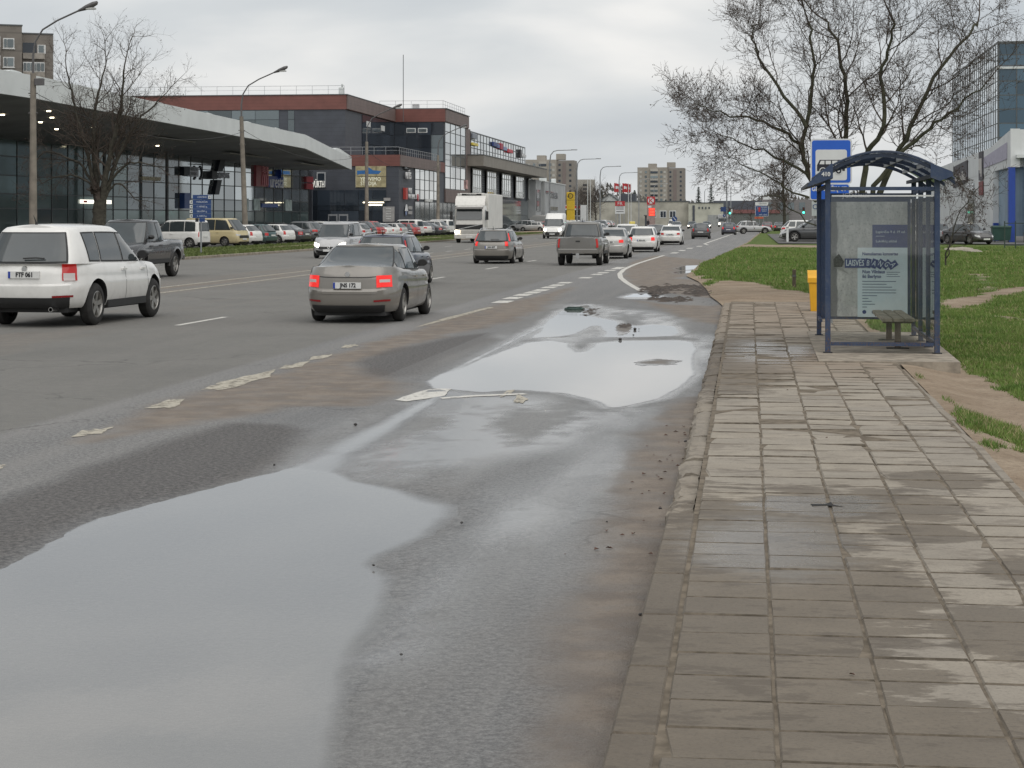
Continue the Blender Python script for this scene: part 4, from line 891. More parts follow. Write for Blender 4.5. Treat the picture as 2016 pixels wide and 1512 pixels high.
# ---------------------------------------------------------------- tower blocks far behind
def tower(cx, y, wd, h, label, dx):
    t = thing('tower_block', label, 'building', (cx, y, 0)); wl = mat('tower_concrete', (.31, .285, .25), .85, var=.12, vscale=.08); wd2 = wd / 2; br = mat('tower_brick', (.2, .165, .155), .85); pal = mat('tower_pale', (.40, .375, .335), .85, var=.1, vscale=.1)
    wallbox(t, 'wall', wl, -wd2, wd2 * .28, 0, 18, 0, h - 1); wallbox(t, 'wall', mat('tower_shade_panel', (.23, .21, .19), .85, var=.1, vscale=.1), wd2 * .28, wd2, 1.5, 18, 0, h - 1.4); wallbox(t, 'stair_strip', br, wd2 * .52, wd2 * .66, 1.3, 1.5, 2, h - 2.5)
    wallbox(t, 'lift_room', wl, -wd2 * .55, -wd2 * .2, 2, 10, h - 1, h + 1.4); wallbox(t, 'lift_room', wl, wd2 * .25, wd2 * .6, 2, 10, h - 1, h + 2.2); wallbox(t, 'bay', pal, -wd2 * .45, -wd2 * .12, -.9, 0, 0, h - 2)
    n = int((h - 3) / 2.9)
    for k in range(n):
        z = 1.6 + k * 2.9
        MB().box(-wd2*.44, -wd2*.13, -1.2, -.9, z + .0, z + 1.3).build('balcony', GL_NAVY if k % 3 else GL_MID, t)
        for x in (-.86, -.64, .02, .16): MB().box(wd2*x - .7, wd2*x + .7, -.12, 0, z + .1, z + 1.5).build('window', (GL_NAVY, GL_MID, mat('curtained_window', (.42, .41, .38), .5))[(k*3 + int(x*50)) % 3], t)
        for x in (.40, .84): MB().box(wd2*x - .6, wd2*x + .6, 1.38, 1.5, z + .2, z + 1.4).build('window', GL_NAVY, t)
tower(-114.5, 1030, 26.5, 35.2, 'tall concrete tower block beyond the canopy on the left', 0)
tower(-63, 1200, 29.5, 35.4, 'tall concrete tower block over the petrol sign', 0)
t = thing('tower_block', 'narrow pale tower far off between the lamp posts', 'building', (-128, 1400, 0)); wallbox(t, 'wall', mat('far_tower', (.34, .32, .29), .9, var=.1), -7, 5, 0, 12, 0, 31); wallbox(t, 'wing', mat('far_tower', (.3,)*3), 8, 16, 4, 14, 0, 20)
for k in range(9): wallbox(t, 'window', GL_NAVY, -3, 0, -.2, 0, 3 + k*2.9, 4.4 + k*2.9)

# ---------------------------------------------------------------- low buildings at the end of the street
def street_end():
    bg_ = mat('stained_render', (.37, .355, .30), .9, var=.25, vscale=.25); t = thing('long_low_building', 'long low stained beige building at the end of the street', 'building', (-28, 520, 0))
    wallbox(t, 'wall', bg_, -20, 8.2, 0, 12, 0, 6.6); wallbox(t, 'wall', mat('pale_panel_wall', (.43, .43, .36), .9, var=.15, vscale=.3), 8.3, 17.4, -3, 12, 0, 6.2); wallbox(t, 'roof_edge', MULL, -20.2, 8.3, -.2, 12, 6.6, 6.85); wallbox(t, 'roof_edge', MULL, 8.3, 17.5, -3.2, 12, 6.2, 6.4)
    for x in (-1.5, 1.3, 3.9): f = wallbox(t, 'window_frame', WHITE_MET, x - .9, x + .9, -.1, 0, 2.2, 4.2); wallbox(f, 'pane', GL_NAVY, x - .7, x - .05, -.16, -.1, 2.4, 4.0); wallbox(f, 'pane', GL_NAVY, x + .1, x + .75, -.16, -.1, 2.4, 4.0)
    for k in range(4): wallbox(t, 'slot_window', GL_NAVY, 11 + k*.9, 11.35 + k*.9, -3.1, -3, 4.6, 5.2)
    wallbox(t, 'pilaster', SLATE, 9.4, 10.0, -3.2, -3, 0, 5.6); wallbox(t, 'gate', mat('gate_grey', (.28, .29, .28), .7), 13.5, 16.6, -3.1, -3, 0, 3)
    t = thing('dark_hall', 'low dark blue-grey hall with a red fascia behind the traffic lights', 'building', (-3, 640, 0)); wallbox(t, 'wall', mat('slate_hall', (.075, .082, .10), .7), -13, 3, 0, 15, 0, 8.0); wallbox(t, 'wall', mat('grey_hall', (.2, .19, .19), .8), 3.1, 22, 1, 15, 0, 8.4); wallbox(t, 'fascia', mat('dull_red_fascia', (.19, .08, .075), .7), -8, 9, -1, 0, 3.8, 5.0); wallbox(t, 'lower_wall', mat('grey_green_wall', (.12, .13, .12), .8), -12, 12, -.6, 0, 0, 3.8); wallbox(t, 'roof_unit', WHITE_MET, 3.3, 6.2, 2, 4, 8.4, 9.3)
    for k in range(4): wallbox(t, 'window', GL_MID, 4.5 + k*3.6, 6.4 + k*3.6, .85, 1, 5, 7.4)
    t = thing('gabled_house', 'white gabled house with a dark roof left of the petrol station', 'building', (-44.5, 560, 0)); wh = mat('house_white', (.5, .51, .5), .85, var=.1)
    MB().slab([(-4, 0, 0), (4, 0, 0), (4, 0, 6.3), (0, 0, 9.2), (-4, 0, 6.3)], (0, 9, 0)).build('wall', wh, t)
    for sg in (1, -1): MB().slab([(0, -.4, 9.5), (sg*4.6, -.4, 6.1), (sg*4.6, -.4, 5.8), (0, -.4, 9.2)], (0, 10, 0)).build('roof', MULL, t)
    wallbox(t, 'dormer', SLATE, 3, 7.5, 2, 9, 5.5, 9.3); wallbox(t, 'window', GL_MID, -1, 1, -.1, 0, 4.5, 6)
    t = thing('petrol_station', 'petrol station canopy with a red stripe beside the yellow pylon', 'petrol station', (-55, 540, 0)); rd = mat('station_red', (.5, .03, .035), .5, var=.05)
    wallbox(t, 'canopy', WHITE_MET, -14, 11, 0, 14, 4.5, 5.9); wallbox(t, 'red_stripe', rd, -14.05, 11.05, -.05, 0, 4.95, 5.7); wallbox(t, 'shop', mat('shop_grey', (.2,)*3, .8), -12, 9, 6, 13, 0, 4.5)
    for x in (-10, -2, 6): MB().tube([(x, 3, 0), (x, 3, 4.5)], .2, 8).build('column', WHITE_MET, t)
    t = thing('kiosk', 'dark glazed shelter in front of the beige building', 'kiosk', (-25.7, 440, 0)); wallbox(t, 'wall', mat('kiosk_dark', (.06, .065, .075), .5), -1.1, 1.1, 0, 1.4, 0, 2.6); wallbox(t, 'roof', MULL, -1.3, 1.3, -.3, 1.7, 2.6, 2.85); wallbox(t, 'advert', GL_MID, -.9, .9, -.05, 0, .4, 2.3)
street_end()

# ---------------------------------------------------------------- right: white and blue hall, glass tower
def right_side():
    t = thing('white_hall', 'white hall with blue corner post and corrugated walls on the right', 'building', (19, 150, 0)); wh = mat('hall_white', (.62, .635, .63), .6, var=.06, vscale=.5); bl = mat('hall_blue', (.015, .055, .30), .5, var=.05)
    MB().slab([(0, 0, 5.95), (0, 70, 5.4), (0, 70, 7.4), (0, 14, 7.9), (0, 1.4, 8.75), (0, 0, 8.8)], (1.2, 0, 0)).build('parapet', wh, t); wallbox(t, 'parapet_end', wh, -.1, .6, -.3, .0, 5.9, 8.85)
    wallbox(t, 'wall', wh, .02, .9, 12.5, 70, .9, 5.9); wallbox(t, 'plinth', CONC, 0, 1, 12.3, 70, 0, .9); wallbox(t, 'pier', wh, -.15, .9, 10.5, 12.4, .2, 5.9)
    wallbox(t, 'side_wall', CORR, .3, 1.0, .4, 10.4, .6, 5.9); wallbox(t, 'corner_post', bl, -.25, .25, -.3, .3, 0, 5.9); wallbox(t, 'end_wall', CORR, .9, 40, -.6, -.1, .9, 6.6); wallbox(t, 'end_plinth', CONC, .9, 40, -.7, 0, 0, .9); wallbox(t, 'end_eave', WHITE_MET, .3, 40, -.8, .2, 6.6, 6.85); wallbox(t, 'gate_strip', bl, -.2, .2, 9.6, 10.3, 0, 1.6)
    wallbox(t, 'window_strip', GL_MID, -.05, .0, 26, 31, 1.0, 5.2)
    dk = mat('hall_banner', (.05, .045, .055), .6, var=.5, vscale=1.5); wl = mat('banner_letter', (.6, .58, .55), .6, var=.0); rd = mat('banner_red', (.2, .05, .05), .6)
    MB().slab([(-.1, 31, 5.4), (-.1, 44, 5.0), (-.1, 44, 7.1), (-.1, 31, 7.4)], (.06, 0, 0)).build('banner', dk, t)
    for k in range(9): q = 32 + k*1.3; MB().box(-.14, -.1, q, q + .8, 5.6, 5.9 + .4 * ((k * 7) % 5) / 3).build('banner_figure', wl, t)
    wallbox(t, 'banner', dk, -.1, -.04, 18.5, 21.5, 5.3, 7.8); wallbox(t, 'banner', rd, -.1, -.04, 18.5, 21.5, 4.0, 5.2)
    for k in range(3): wallbox(t, 'banner_figure', wl, -.14, -.1, 19.2 + k*.75, 19.6 + k*.75, 5.6 + k*.3, 7.2)
    MB().slab([(-.06, 2.5, 6.6), (-.06, 18, 6.3), (-.06, 18, 7.2), (-.06, 2.5, 7.9)], (.05, 0, 0)).build('faded_panel', mat('faded_lilac', (.4, .38, .46), .7), t)
    t = thing('glass_tower', 'glass office tower behind the white hall', 'building', (31, 258, 0))
    wallbox(t, 'core', SLATE, .3, 30, .3, 60, 0, 24.9); us = seq(0, 60, 24); zz = [6] + seq(9, 22, 7) + [22.2, 23.6, 25.1]
    pane_field(t, 'pane', (0, 60, 0), (0, -1, 0), us, zz, glass_mat('pale_mirror_glass', (.46, .54, .60), .05, 1., .85)); grid_bars(t, (0, 60, 0), (0, -1, 0), us, zz, MULL, .07)
    us = seq(0, 14, 6); pane_field(t, 'pane', (0, 0, 0), (1, 0, 0), us, zz, glass_mat('steel_blue_glass', (.07, .12, .165), .06, .6, .15)); grid_bars(t, (0, 0, 0), (1, 0, 0), us, zz, MULL, .07)
    wallbox(t, 'roof_edge', MULL, -.1, 30, -.1, 60, 25.1, 25.4); wallbox(t, 'ledge', WHITE_MET, -.3, 30, -.25, .0, 21.75, 22.05); wallbox(t, 'corner', MULL, -.12, .1, -.12, .1, 0, 25.1)
    # wheelie bin, fence
    b = thing('wheeled_container', 'dark green wheeled rubbish container beside the blue post', 'bin', (18.1, 149.0, .1), .0); gm = mat('bin_green', (.02, .06, .045), .5); MB().slab([(-.65, -.4, .2), (.65, -.4, .2), (.72, -.5, 1.15), (-.72, -.5, 1.15)], (0, .95, 0)).build('body', gm, b); MB().cbox(-.76, .76, -.55, .5, 1.15, 1.32, .08).build('lid', gm, b)
    for sx in (-.5, .5): MB().lathe([(0, -.04), (.1, -.04), (.1, .04), (0, .04)], 'x', (sx, -.3, .1), 10).build('wheel', K_BLACK, b)
    f = thing('metal_fence', 'dark green bar fence at the right edge of the lawn', 'fence', (14.3, 116, .05)); gm = mat('fence_green', (.035, .055, .045), .6)
    for k in range(9): MB().tube([(k*.62, 0, 0), (k*.62, 0, 1.75)], .035, 6).build('post', gm, f)
    for z in (.3, 1.6): MB().box(0, 5, -.02, .02, z, z + .05).build('rail', gm, f)
K_BLACK = mat('black_plastic', (.018, .018, .018), .6)
right_side()
for i, (x, y, s) in enumerate(((1895, 497, .5), (1912, 499, .35), (1922, 500, .22), (1875, 497, .4))):
    g = G(x, y); b = MB(); rows = []
    for a in range(5): ph = math.pi*a/4; rows.append([(1.6*s*math.sin(ph)*math.cos(q)*random.uniform(.8, 1.1), s*math.sin(ph)*math.sin(q), s*.45*math.cos(ph)*random.uniform(.8, 1)) for q in [k*math.pi/4 for k in range(8)]])
    b.grid(rows, wrap=True); tag(b.build('boulder', mat('pale_stone', (.3, .27, .22), .9), None, 50, (g.x, g.y, .12)), ['long pale boulder on the lawn by the black car', 'middle-sized pale boulder on the lawn', 'smallest pale boulder on the lawn', 'pale boulder nearest the shelter post'][i], 'boulder', 'boulders on the lawn')
# ================================================================ vehicles
def paint(name, col, metal=.0, rough=.32, dust=.35):
    if name in MATS: return MATS[name]
    m, t, p, o = newmat(name)
    P = t.obj(); sx = t.n('ShaderNodeSeparateXYZ'); t.l(P, sx.inputs[0])
    n = t.noise(P, 5, 4, .6)
    low = t.step(t.math('ADD', sx.outputs[2], t.math('MULTIPLY', n, -.25)), .75, .05, 0, 1)     # road dirt, heavier near the sills
    f = t.math('MULTIPLY', t.math('ADD', t.math('MULTIPLY', low, .7), t.step(n, .4, .7, 0, .25)), dust)
    t.l(t.mix(f, col, (.17, .155, .13)), p.inputs['Base Color'])
    t.l(t.math('ADD', t.math('MULTIPLY', f, .6), rough, clamp=True), p.inputs['Roughness'])
    p.inputs['Metallic'].default_value = metal; p.inputs['Coat Weight'].default_value = .8; p.inputs['Coat Roughness'].default_value = .05
    return m
P_ = {'white': paint('white_paint', (.72, .71, .68)), 'dirty white': paint('dirty_white_paint', (.62, .60, .56), dust=.6), 'silver': paint('silver_paint', (.45, .44, .42), .5, .35), 'beige silver': paint('beige_silver_paint', (.215, .20, .178), .35, .30, .5),
      'light grey': paint('light_grey_paint', (.40, .40, .40), .3), 'grey': paint('grey_paint', (.13, .135, .14), .3), 'dark grey': paint('dark_grey_paint', (.055, .058, .062), .3), 'graphite': paint('graphite_paint', (.028, .028, .030), .1, .25, .4), 'black': paint('black_paint', (.018, .018, .02)),
      'navy': paint('navy_paint', (.024, .03, .058)), 'blue': paint('blue_paint', (.03, .07, .2)), 'dark green': paint('dark_green_paint', (.012, .055, .055)), 'red': paint('red_paint', (.32, .022, .02)), 'cream': paint('cream_paint', (.56, .47, .26), 0, .45), 'muddy grey': paint('muddy_grey_paint', (.15, .145, .135), .1, .5, .8), 'pale blue grey': paint('pale_blue_paint', (.3, .34, .4), .3), 'burgundy': paint('burgundy_paint', (.12, .02, .03))}
def car_glass(name, col, rough=.06):
    m, t, p, o = newmat(name); n = t.noise(t.obj(), 3, 3)
    t.l(t.mix(n, col, tuple(c * 1.8 for c in col)), p.inputs['Base Color']); p.inputs['Roughness'].default_value = rough; p.inputs['Specular IOR Level'].default_value = .8
    return m
K = {'glass': car_glass('car_glass', (.03, .036, .038)), 'tyre': mat('tyre_rubber', (.022, .021, .02), .85, var=.3, vscale=9), 'rim': mat('alloy_rim', (.36, .35, .33), .38, .8, var=.2), 'black': mat('black_plastic', (.018, .018, .018), .6),
     'tail': mat('red_lens', (.30, .012, .012), .18, var=0, emit=(1, .03, .02), es=.12), 'tail_on': mat('lit_red_lens', (.5, .02, .02), .2, var=0, emit=(1, .03, .02), es=.48), 'refl': mat('red_reflector', (.24, .015, .018), .25, var=0), 'head': mat('clear_lens', (.5, .5, .5), .12, var=0),
     'head_on': mat('lit_headlamp', (.9, .88, .8), .2, var=0, emit=(1, .90, .72), es=9.), 'plate': mat('number_plate', (.62, .62, .6), .5, var=.05), 'chrome': mat('chrome', (.7, .7, .7), .15, 1., var=0), 'lens_white': mat('white_lens', (.55, .5, .48), .2, var=0), 'eu': mat('plate_blue', (.01, .04, .3), .5, var=0), 'ink': mat('plate_ink', (.015, .015, .018), .6, var=0), 'amber': mat('amber_lens', (.7, .22, .02), .2, var=0, emit=(1, .35, .03), es=.4)}
def lerp(a, c, t): return a + (c - a) * t
def curve(pts, x):
    if x <= pts[0][0]: return pts[0][1]
    for (a, p), (c, q) in zip(pts, pts[1:]):
        if x <= c: t = (x - a) / (c - a); t = t * t * (3 - 2 * t) * .5 + t * .5; return p + (q - p) * t
    return pts[-1][1]
WP = [(0, .90), (.08, .955), (.3, .99), (.5, 1.), (.62, .994), (.66, .982), (.8, .978), (.93, .955), (1, .915)]
class Car:
    def __init__(s, **k):
        s.nr, s.nf, s.ng = 5., 4.5, 4.4; s.rp = [(0, .12), (.1, .03), (.3, 0), (.5, 0), (.54, .045), (.8, .06), (1, .14)]; s.fp = [(0, .14), (.12, .03), (.35, 0), (.6, .03), (.85, .12), (1, .28)]
        s.roofw = .72; s.wp = WP; s.crown = .03; s.gs = (.10, .86); s.rs = (.12, .88); s.fs = (.06, .9); s.rw = .86; s.fw = .86; s.gpow = 1.
        s.tails = [(.62, .82, .62, -.93)]; s.heads = [(.60, .80, .55, .86)]; s.ghtail = None; s.plate = (.55, .26); s.rblack = (.17, .80); s.fblack = (.2, .5); s.rails = False; s.rear_glass = True; s.lines = []; s.flare = 0; s.mirror_z = .06; s.handles = (-.15, .75); s.wide = .28; s.tailkey = 'tail'; s.extra = []; s.aer = True
        s.__dict__.update(k); s.fa = s.L / 2 - s.fo; s.ra = s.fa - s.wb
    def t(s, y): return curve(s.top, y)
    def ab(s, phi, nr, nf):
        c, q = math.cos(phi), math.sin(phi); n = nr if c > 0 else nf
        return -math.copysign(abs(c)**(2/n), c), abs(q)**(2/n)
    def bp(s, lv, phi, off=0.):
        a, b_ = s.ab(phi, s.nr, s.nf); y = a * (s.L/2 - (curve(s.rp, lv) if a < 0 else curve(s.fp, lv)))
        x = b_ * s.W/2 * curve(s.wp, lv); z = s.zs + lv * (s.t(y) - s.zs)
        return (x + off * math.sin(phi)**.5 if off else x, y - (off * math.copysign(abs(math.cos(phi))**.5, math.cos(phi)) if off else 0), z)
    def phi_b(s, b_, rear=True): q = math.asin(min(1, b_**((s.nr if rear else s.nf)/2))); return q if rear else math.pi - q
    def phi_a(s, a): n = s.nr if a < 0 else s.nf; return math.acos(math.copysign(abs(a)**(n/2), -a))
    def gr(s, lv):
        r = max(0, (lv - .86) / .14)**2; yr = lerp(s.g[0], s.g[1], lv**s.gpow) + .05 * r; yf = lerp(s.g[3], s.g[2], lv**.92) - .06 * r
        return yr, yf, lerp(s.W/2 * .93, s.W/2 * s.roofw, lv**1.35) * (1 - .055 * r)
    def zr(s, y): m = (s.g[1] + s.g[2]) / 2; h = (s.g[2] - s.g[1]) / 2 + .35; return s.H - s.crown - .045 * min(1.5, abs((y - m) / h))**2.4
    def gp(s, lv, phi, off=0.):
        a, b_ = s.ab(phi, s.ng, s.ng); yr, yf, w_ = s.gr(lv); y = (yr + yf)/2 + a * (yf - yr)/2
        z = lerp(s.t(y) - .03, s.zr(y), lv)
        return (b_ * w_ + off * math.sin(phi), y - off * math.cos(phi), z + off * .4)
    def gside(s, y, lv, off):
        yr, yf, w_ = s.gr(lv); a = max(-.9, min(.93, (y - (yr + yf)/2) / ((yf - yr)/2))); y = (yr + yf)/2 + a * (yf - yr)/2; b_ = (1 - abs(a)**s.ng)**(1/s.ng) if abs(a) < 1 else 0
        return (b_ * w_ + off, y, lerp(s.t(y) - .03, s.zr(y), lv))
    def shell(s, pt, phis, lvs, crown):
        """closed painted shell: side walls, top and floor"""
        bm = MB(); rows = []
        for lv in lvs:
            ring = [pt(lv, p) for p in phis]; rows.append(ring + [(-x, y, z) for x, y, z in reversed(ring[1:-1])])
        bm.grid(rows, wrap=True)
        for ring, sgn in ((rows[-1], crown), (rows[0], 0)):
            n = len(phis); r2 = []
            for i in range(n):
                x, y, z = ring[i]; r2.append([(x*k, y, z + sgn * (1 - k*k)) for k in (-1, -.8, -.5, -.2, .2, .5, .8, 1)])
            bm.grid(r2)
        return bm
    def patch(s, pt, l0, l1, p0, p1, off, n=6, m=3, both=False):
        rows = []
        for i in range(m + 1):
            lv = lerp(l0, l1, i/m); r = []
            if both: seq = [-p1 + 2 * p1 * k / (2*n) for k in range(2*n + 1)]
            else: seq = [lerp(p0, p1, k/n) for k in range(n + 1)]
            for p in seq:
                q = pt(lv, abs(p), off); r.append((math.copysign(q[0], p) if both else q[0], q[1], q[2]))
            rows.append(r)
        return rows
    def parts(s):
        P = []   # (name, mesh, material key, parent index)
        a_st = [-.985, -.96, -.92] + [k/10 * .9 for k in range(-9, 10)] + [.92, .95, .975, .99]
        ph = [s.phi_b(q) for q in (0, .25, .5, .7, .83)] + [s.phi_a(a) for a in a_st] + [s.phi_b(q, False) for q in (.8, .55, .28, 0)]
        ph = sorted(set(round(p, 5) for p in ph)); lvs = [0, .05, .12, .22, .36, .50, .54, .6, .65, .72, .8, .88, .95, 1.]
        bm = s.shell(s.bp, ph, lvs, s.crown)
        me = bm.mesh('b', K['black']); b2 = bmesh.new(); b2.from_mesh(me); bmesh.ops.remove_doubles(b2, verts=b2.verts, dist=4e-4); bmesh.ops.dissolve_degenerate(b2, edges=b2.edges, dist=1e-4); bmesh.ops.recalc_face_normals(b2, faces=b2.faces); b2.to_mesh(me); b2.free()
        ob = bpy.data.objects.new('tmp', me); cut = MB(); ar = s.r * 1.17
        for y in (s.fa, s.ra):
            for sg in (-1, 1): cut.lathe([(0, sg*(s.W/2 - .32)), (ar, sg*(s.W/2 - .32)), (ar, sg*(s.W/2 + .2)), (0, sg*(s.W/2 + .2))], 'x', (0, y, s.r + .02), 28)
        cm = cut.mesh('c', K['black']); b2 = bmesh.new(); b2.from_mesh(cm); bmesh.ops.remove_doubles(b2, verts=b2.verts, dist=1e-4); bmesh.ops.recalc_face_normals(b2, faces=b2.faces); b2.to_mesh(cm); b2.free()
        oc = bpy.data.objects.new('cut', cm); md = ob.modifiers.new('b', 'BOOLEAN'); md.operation = 'DIFFERENCE'; md.object = oc; md.solver = 'EXACT'
        res = evaluated_mesh(ob, oc)
        bpy.data.objects.remove(ob); bpy.data.objects.remove(oc)
        mb = MB(); mb.add([tuple(v.co) for v in res.vertices], [tuple(p.vertices) for p in res.polygons])
        for i, p in enumerate(res.polygons):
            c = p.center; d = min(math.hypot(c.y - y, c.z - s.r - .02) for y in (s.fa, s.ra))
            if (d < ar * 1.02 and (abs(p.normal.x) < .5 or abs(c.x) < s.W/2 - .25)) or c.z < s.zs + .01: mb.m[i] = 1
        # cabin
        gph = sorted(set(round(p, 5) for p in [math.pi * k / 60 for k in range(61)]))
        gl = s.shell(s.gp, gph, [0, .1, .22, .35, .5, .65, .8, .88, .94, .98, 1.], s.crown)
        mb.add(gl.v, gl.f)
        me = mb.mesh('body', [K['black'], K['black']]); b2 = bmesh.new(); b2.from_mesh(me); bmesh.ops.remove_doubles(b2, verts=b2.verts, dist=2e-4); b2.to_mesh(me); b2.free(); finish(me, 38, False)
        P.append(('body', me, 'paint', None))
        def add(name, rows, key, par=None):
            mm = MB().grid(rows) if not isinstance(rows, MB) else rows
            P.append((name, mm.mesh(name, K['black'], 50), key, par)); return len(P) - 1
        # glazing
        for (y0b, y1b, y0t, y1t) in s.win:
            for sg in (1, -1):
                rows = []
                for i in range(6):
                    f = i/5; lv = lerp(s.gs[0], s.gs[1], f); rows.append([(sg * q[0], q[1], q[2]) for q in [s.gside(lerp(lerp(y0b, y0t, f), lerp(y1b, y1t, f), k/6), lv, .007) for k in range(7)]])
                add('side_window', rows, 'glass')
                sur = []
                for i in range(6):
                    f = -.06 + 1.12 * i/5; lv = lerp(s.gs[0], s.gs[1], f); sur.append([(sg * q[0], q[1], q[2]) for q in [s.gside(lerp(lerp(y0b, y0t, f) - .03, lerp(y1b, y1t, f) + .03, k/6), lv, .003) for k in range(7)]])
                add('window_surround', sur, 'black')
        for rear, (l0, l1), wd, nm, off, key in ((True, s.rs, s.rw, 'rear_window', .022, 'glass'), (False, s.fs, s.fw, 'windscreen', .022, 'glass'), (True, (s.rs[0] - .05, s.rs[1] + .035), s.rw * 1.035, 'window_surround', .014, 'black'), (False, (s.fs[0] - .05, s.fs[1] + .035), s.fw * 1.03, 'window_surround', .014, 'black')):
            if rear and not s.rear_glass: continue
            rows = []
            for i in range(10):
                lv = lerp(l0, l1, i/9); yr, yf, w_ = s.gr(lv); r = []
                for k in range(29):
                    b_ = wd * math.sin(math.pi/2 * (k/14 - 1)); a = (1 - abs(b_)**s.ng)**(1/s.ng); y = (yr + yf)/2 + (-a if rear else a) * (yf - yr)/2
                    r.append((b_ * w_, y + (-off if rear else off), lerp(s.t(y) - .03, s.zr(y), lv) + .006))
                rows.append(r)
            add(nm, rows, key)
        # lamps
        for i, (l0, l1, bi, ao) in enumerate(s.tails):
            for sg in (1, -1):
                rows = s.patch(s.bp, l0, l1, s.phi_b(bi), s.phi_a(ao), .008); add('tail_light', [[(sg*x, y, z) for x, y, z in r] for r in rows], s.tailkey)
        if s.ghtail:
            l0, l1, bi, ao = s.ghtail; c = lambda b_: math.asin(b_**(s.ng/2)); d = lambda a: math.acos(abs(a)**(s.ng/2))
            for sg in (1, -1):
                rows = s.patch(s.gp, l0, l1, c(bi), d(ao), .012); add('tail_light', [[(sg*x, y, z) for x, y, z in r] for r in rows], s.tailkey)
        for (l0, l1, bi, ao) in s.heads:
            for sg in (1, -1):
                rows = s.patch(s.bp, l0, l1, s.phi_b(bi, False), s.phi_a(ao), .010); add('headlight', [[(sg*x, y, z) for x, y, z in r] for r in rows], 'head')
        # bumper plastics, grille, plates
        if s.rblack: add('rear_bumper_trim', s.patch(s.bp, .0, s.rblack[0], 0, s.phi_b(s.rblack[1]), .009, both=True), 'black')
        if s.fblack: add('grille', s.patch(s.bp, .40, .66, 0, math.pi - s.phi_b(s.fblack[1], False), .008, both=True) if False else [[(x, y, z) for x, y, z in r] for r in s.front(.42, .66, s.fblack[1])], 'black'); add('front_air_intake', s.front(.02, s.fblack[0], .72), 'black')
        q = s.bp(s.plate[0], 0.)
        pl = MB(); pl.box(-s.plate[1], s.plate[1], q[1] - .035, q[1] + .02, q[2] - .056, q[2] + .056); add('number_plate', pl, 'plate')
        q = s.bp(.34, math.pi); pl = MB(); pl.box(-.26, .26, q[1] - .02, q[1] + .03, q[2] - .056, q[2] + .056); add('number_plate', pl, 'plate')
        # mirrors, handles
        for sg in (1, -1):
            y = s.g[3] - .42; x = s.gside(y, .12, 0)[0]; z = s.t(y) + s.mirror_z
            m_ = MB(); rows = []
            for yy, f in ((-.06, .88), (-.045, 1), (.03, .95), (.10, .6), (.13, .2)):
                rows.append([(sg * (x + .105 + .10 * f * math.cos(p)), y + yy, z + .07 + .072 * f * math.sin(p)) for p in [k * math.pi/5 for k in range(10)]])
            m_.grid(rows, wrap=True); m_.add(rows[0], [tuple(range(10))]); m_.box(min(sg*x, sg*(x+.1)), max(sg*x, sg*(x+.1)), y - .02, y + .05, z, z + .04); add('mirror', m_, 'black')
            for hy in s.handles:
                m_ = MB(); yb = hy; xx = s.W/2 * .985; zz = lerp(s.zs, s.t(yb), .83); m_.box(min(sg*(xx-.03), sg*(xx+.022)), max(sg*(xx-.03), sg*(xx+.022)), yb - .1, yb + .1, zz - .014, zz + .016); add('door_handle', m_, 'paint')
        if s.rails:
            for sg in (1, -1):
                m_ = MB(); y0, y1 = s.g[1] + .12, s.g[2] - .1; w_ = s.W/2 * s.roofw * .86
                m_.tube([(sg*w_, y0, s.zr(y0) - .02), (sg*w_, y0 + .12, s.zr(y0) + .055), (sg*w_, (y0+y1)/2, s.H + .035), (sg*w_, y1 - .15, s.zr(y1) + .06), (sg*w_, y1, s.zr(y1) - .02)], .016, 6); add('roof_rail', m_, 'rail')
        m_ = MB(); m_.box(-s.W/2 + .24, s.W/2 - .24, -s.L/2 + .25, s.L/2 - .3, s.zs - .07, s.zs + .1); add('underbody', m_, 'black')
        m_ = MB(); y0 = s.g[1] + .12; s.aer and m_.tube([(0, y0, s.H - .03), (0, y0 - .03, s.H + .03), (0, y0 - .12, s.H + .13)], [.03, .012, .004], 6); s.aer and add('aerial', m_, 'black')
        # door seams: thin recess-coloured fillets on the flank
        for yb in s.lines:
            for sg in (1, -1):
                m_ = MB(); rows = []
                for k in range(9):
                    lv = lerp(.12, .98, k/8); y = yb + .05 * (1 - lv); zz = lerp(s.zs, s.t(y), lv); a = y / (s.L/2); n = s.nr if a < 0 else s.nf; x = (1 - abs(a)**n)**(1/n) * s.W/2 * curve(s.wp, lv) + .0025
                    rows.append([(sg*x, y - .006, zz), (sg*x, y + .006, zz)])
                add('door_seam', rows, 'black')
        for e_ in s.extra: P += e_(s)
        # wheels
        rr, tw = s.r, .205 if s.r < .36 else .25
        ty = MB().lathe([(rr*.64, -tw/2), (rr*.72, -tw/2 - .004), (rr*.93, -tw/2 + .012), (rr, -tw/2 + .04), (rr, tw/2 - .04), (rr*.93, tw/2 - .012), (rr*.72, tw/2 + .004), (rr*.64, tw/2)], 'x', seg=26).mesh('wheel', K['tyre'], 40)
        rm = MB(); rm.lathe([(rr*.655, -.06), (rr*.66, tw/2 - .01), (rr*.60, tw/2), (rr*.57, tw/2 - .03), (rr*.57, -.06)], 'x', seg=24)
        rm.lathe([(0, tw/2 - .02), (rr*.14, tw/2 - .022), (rr*.16, tw/2 - .05), (rr*.16, -.05)], 'x', seg=12)
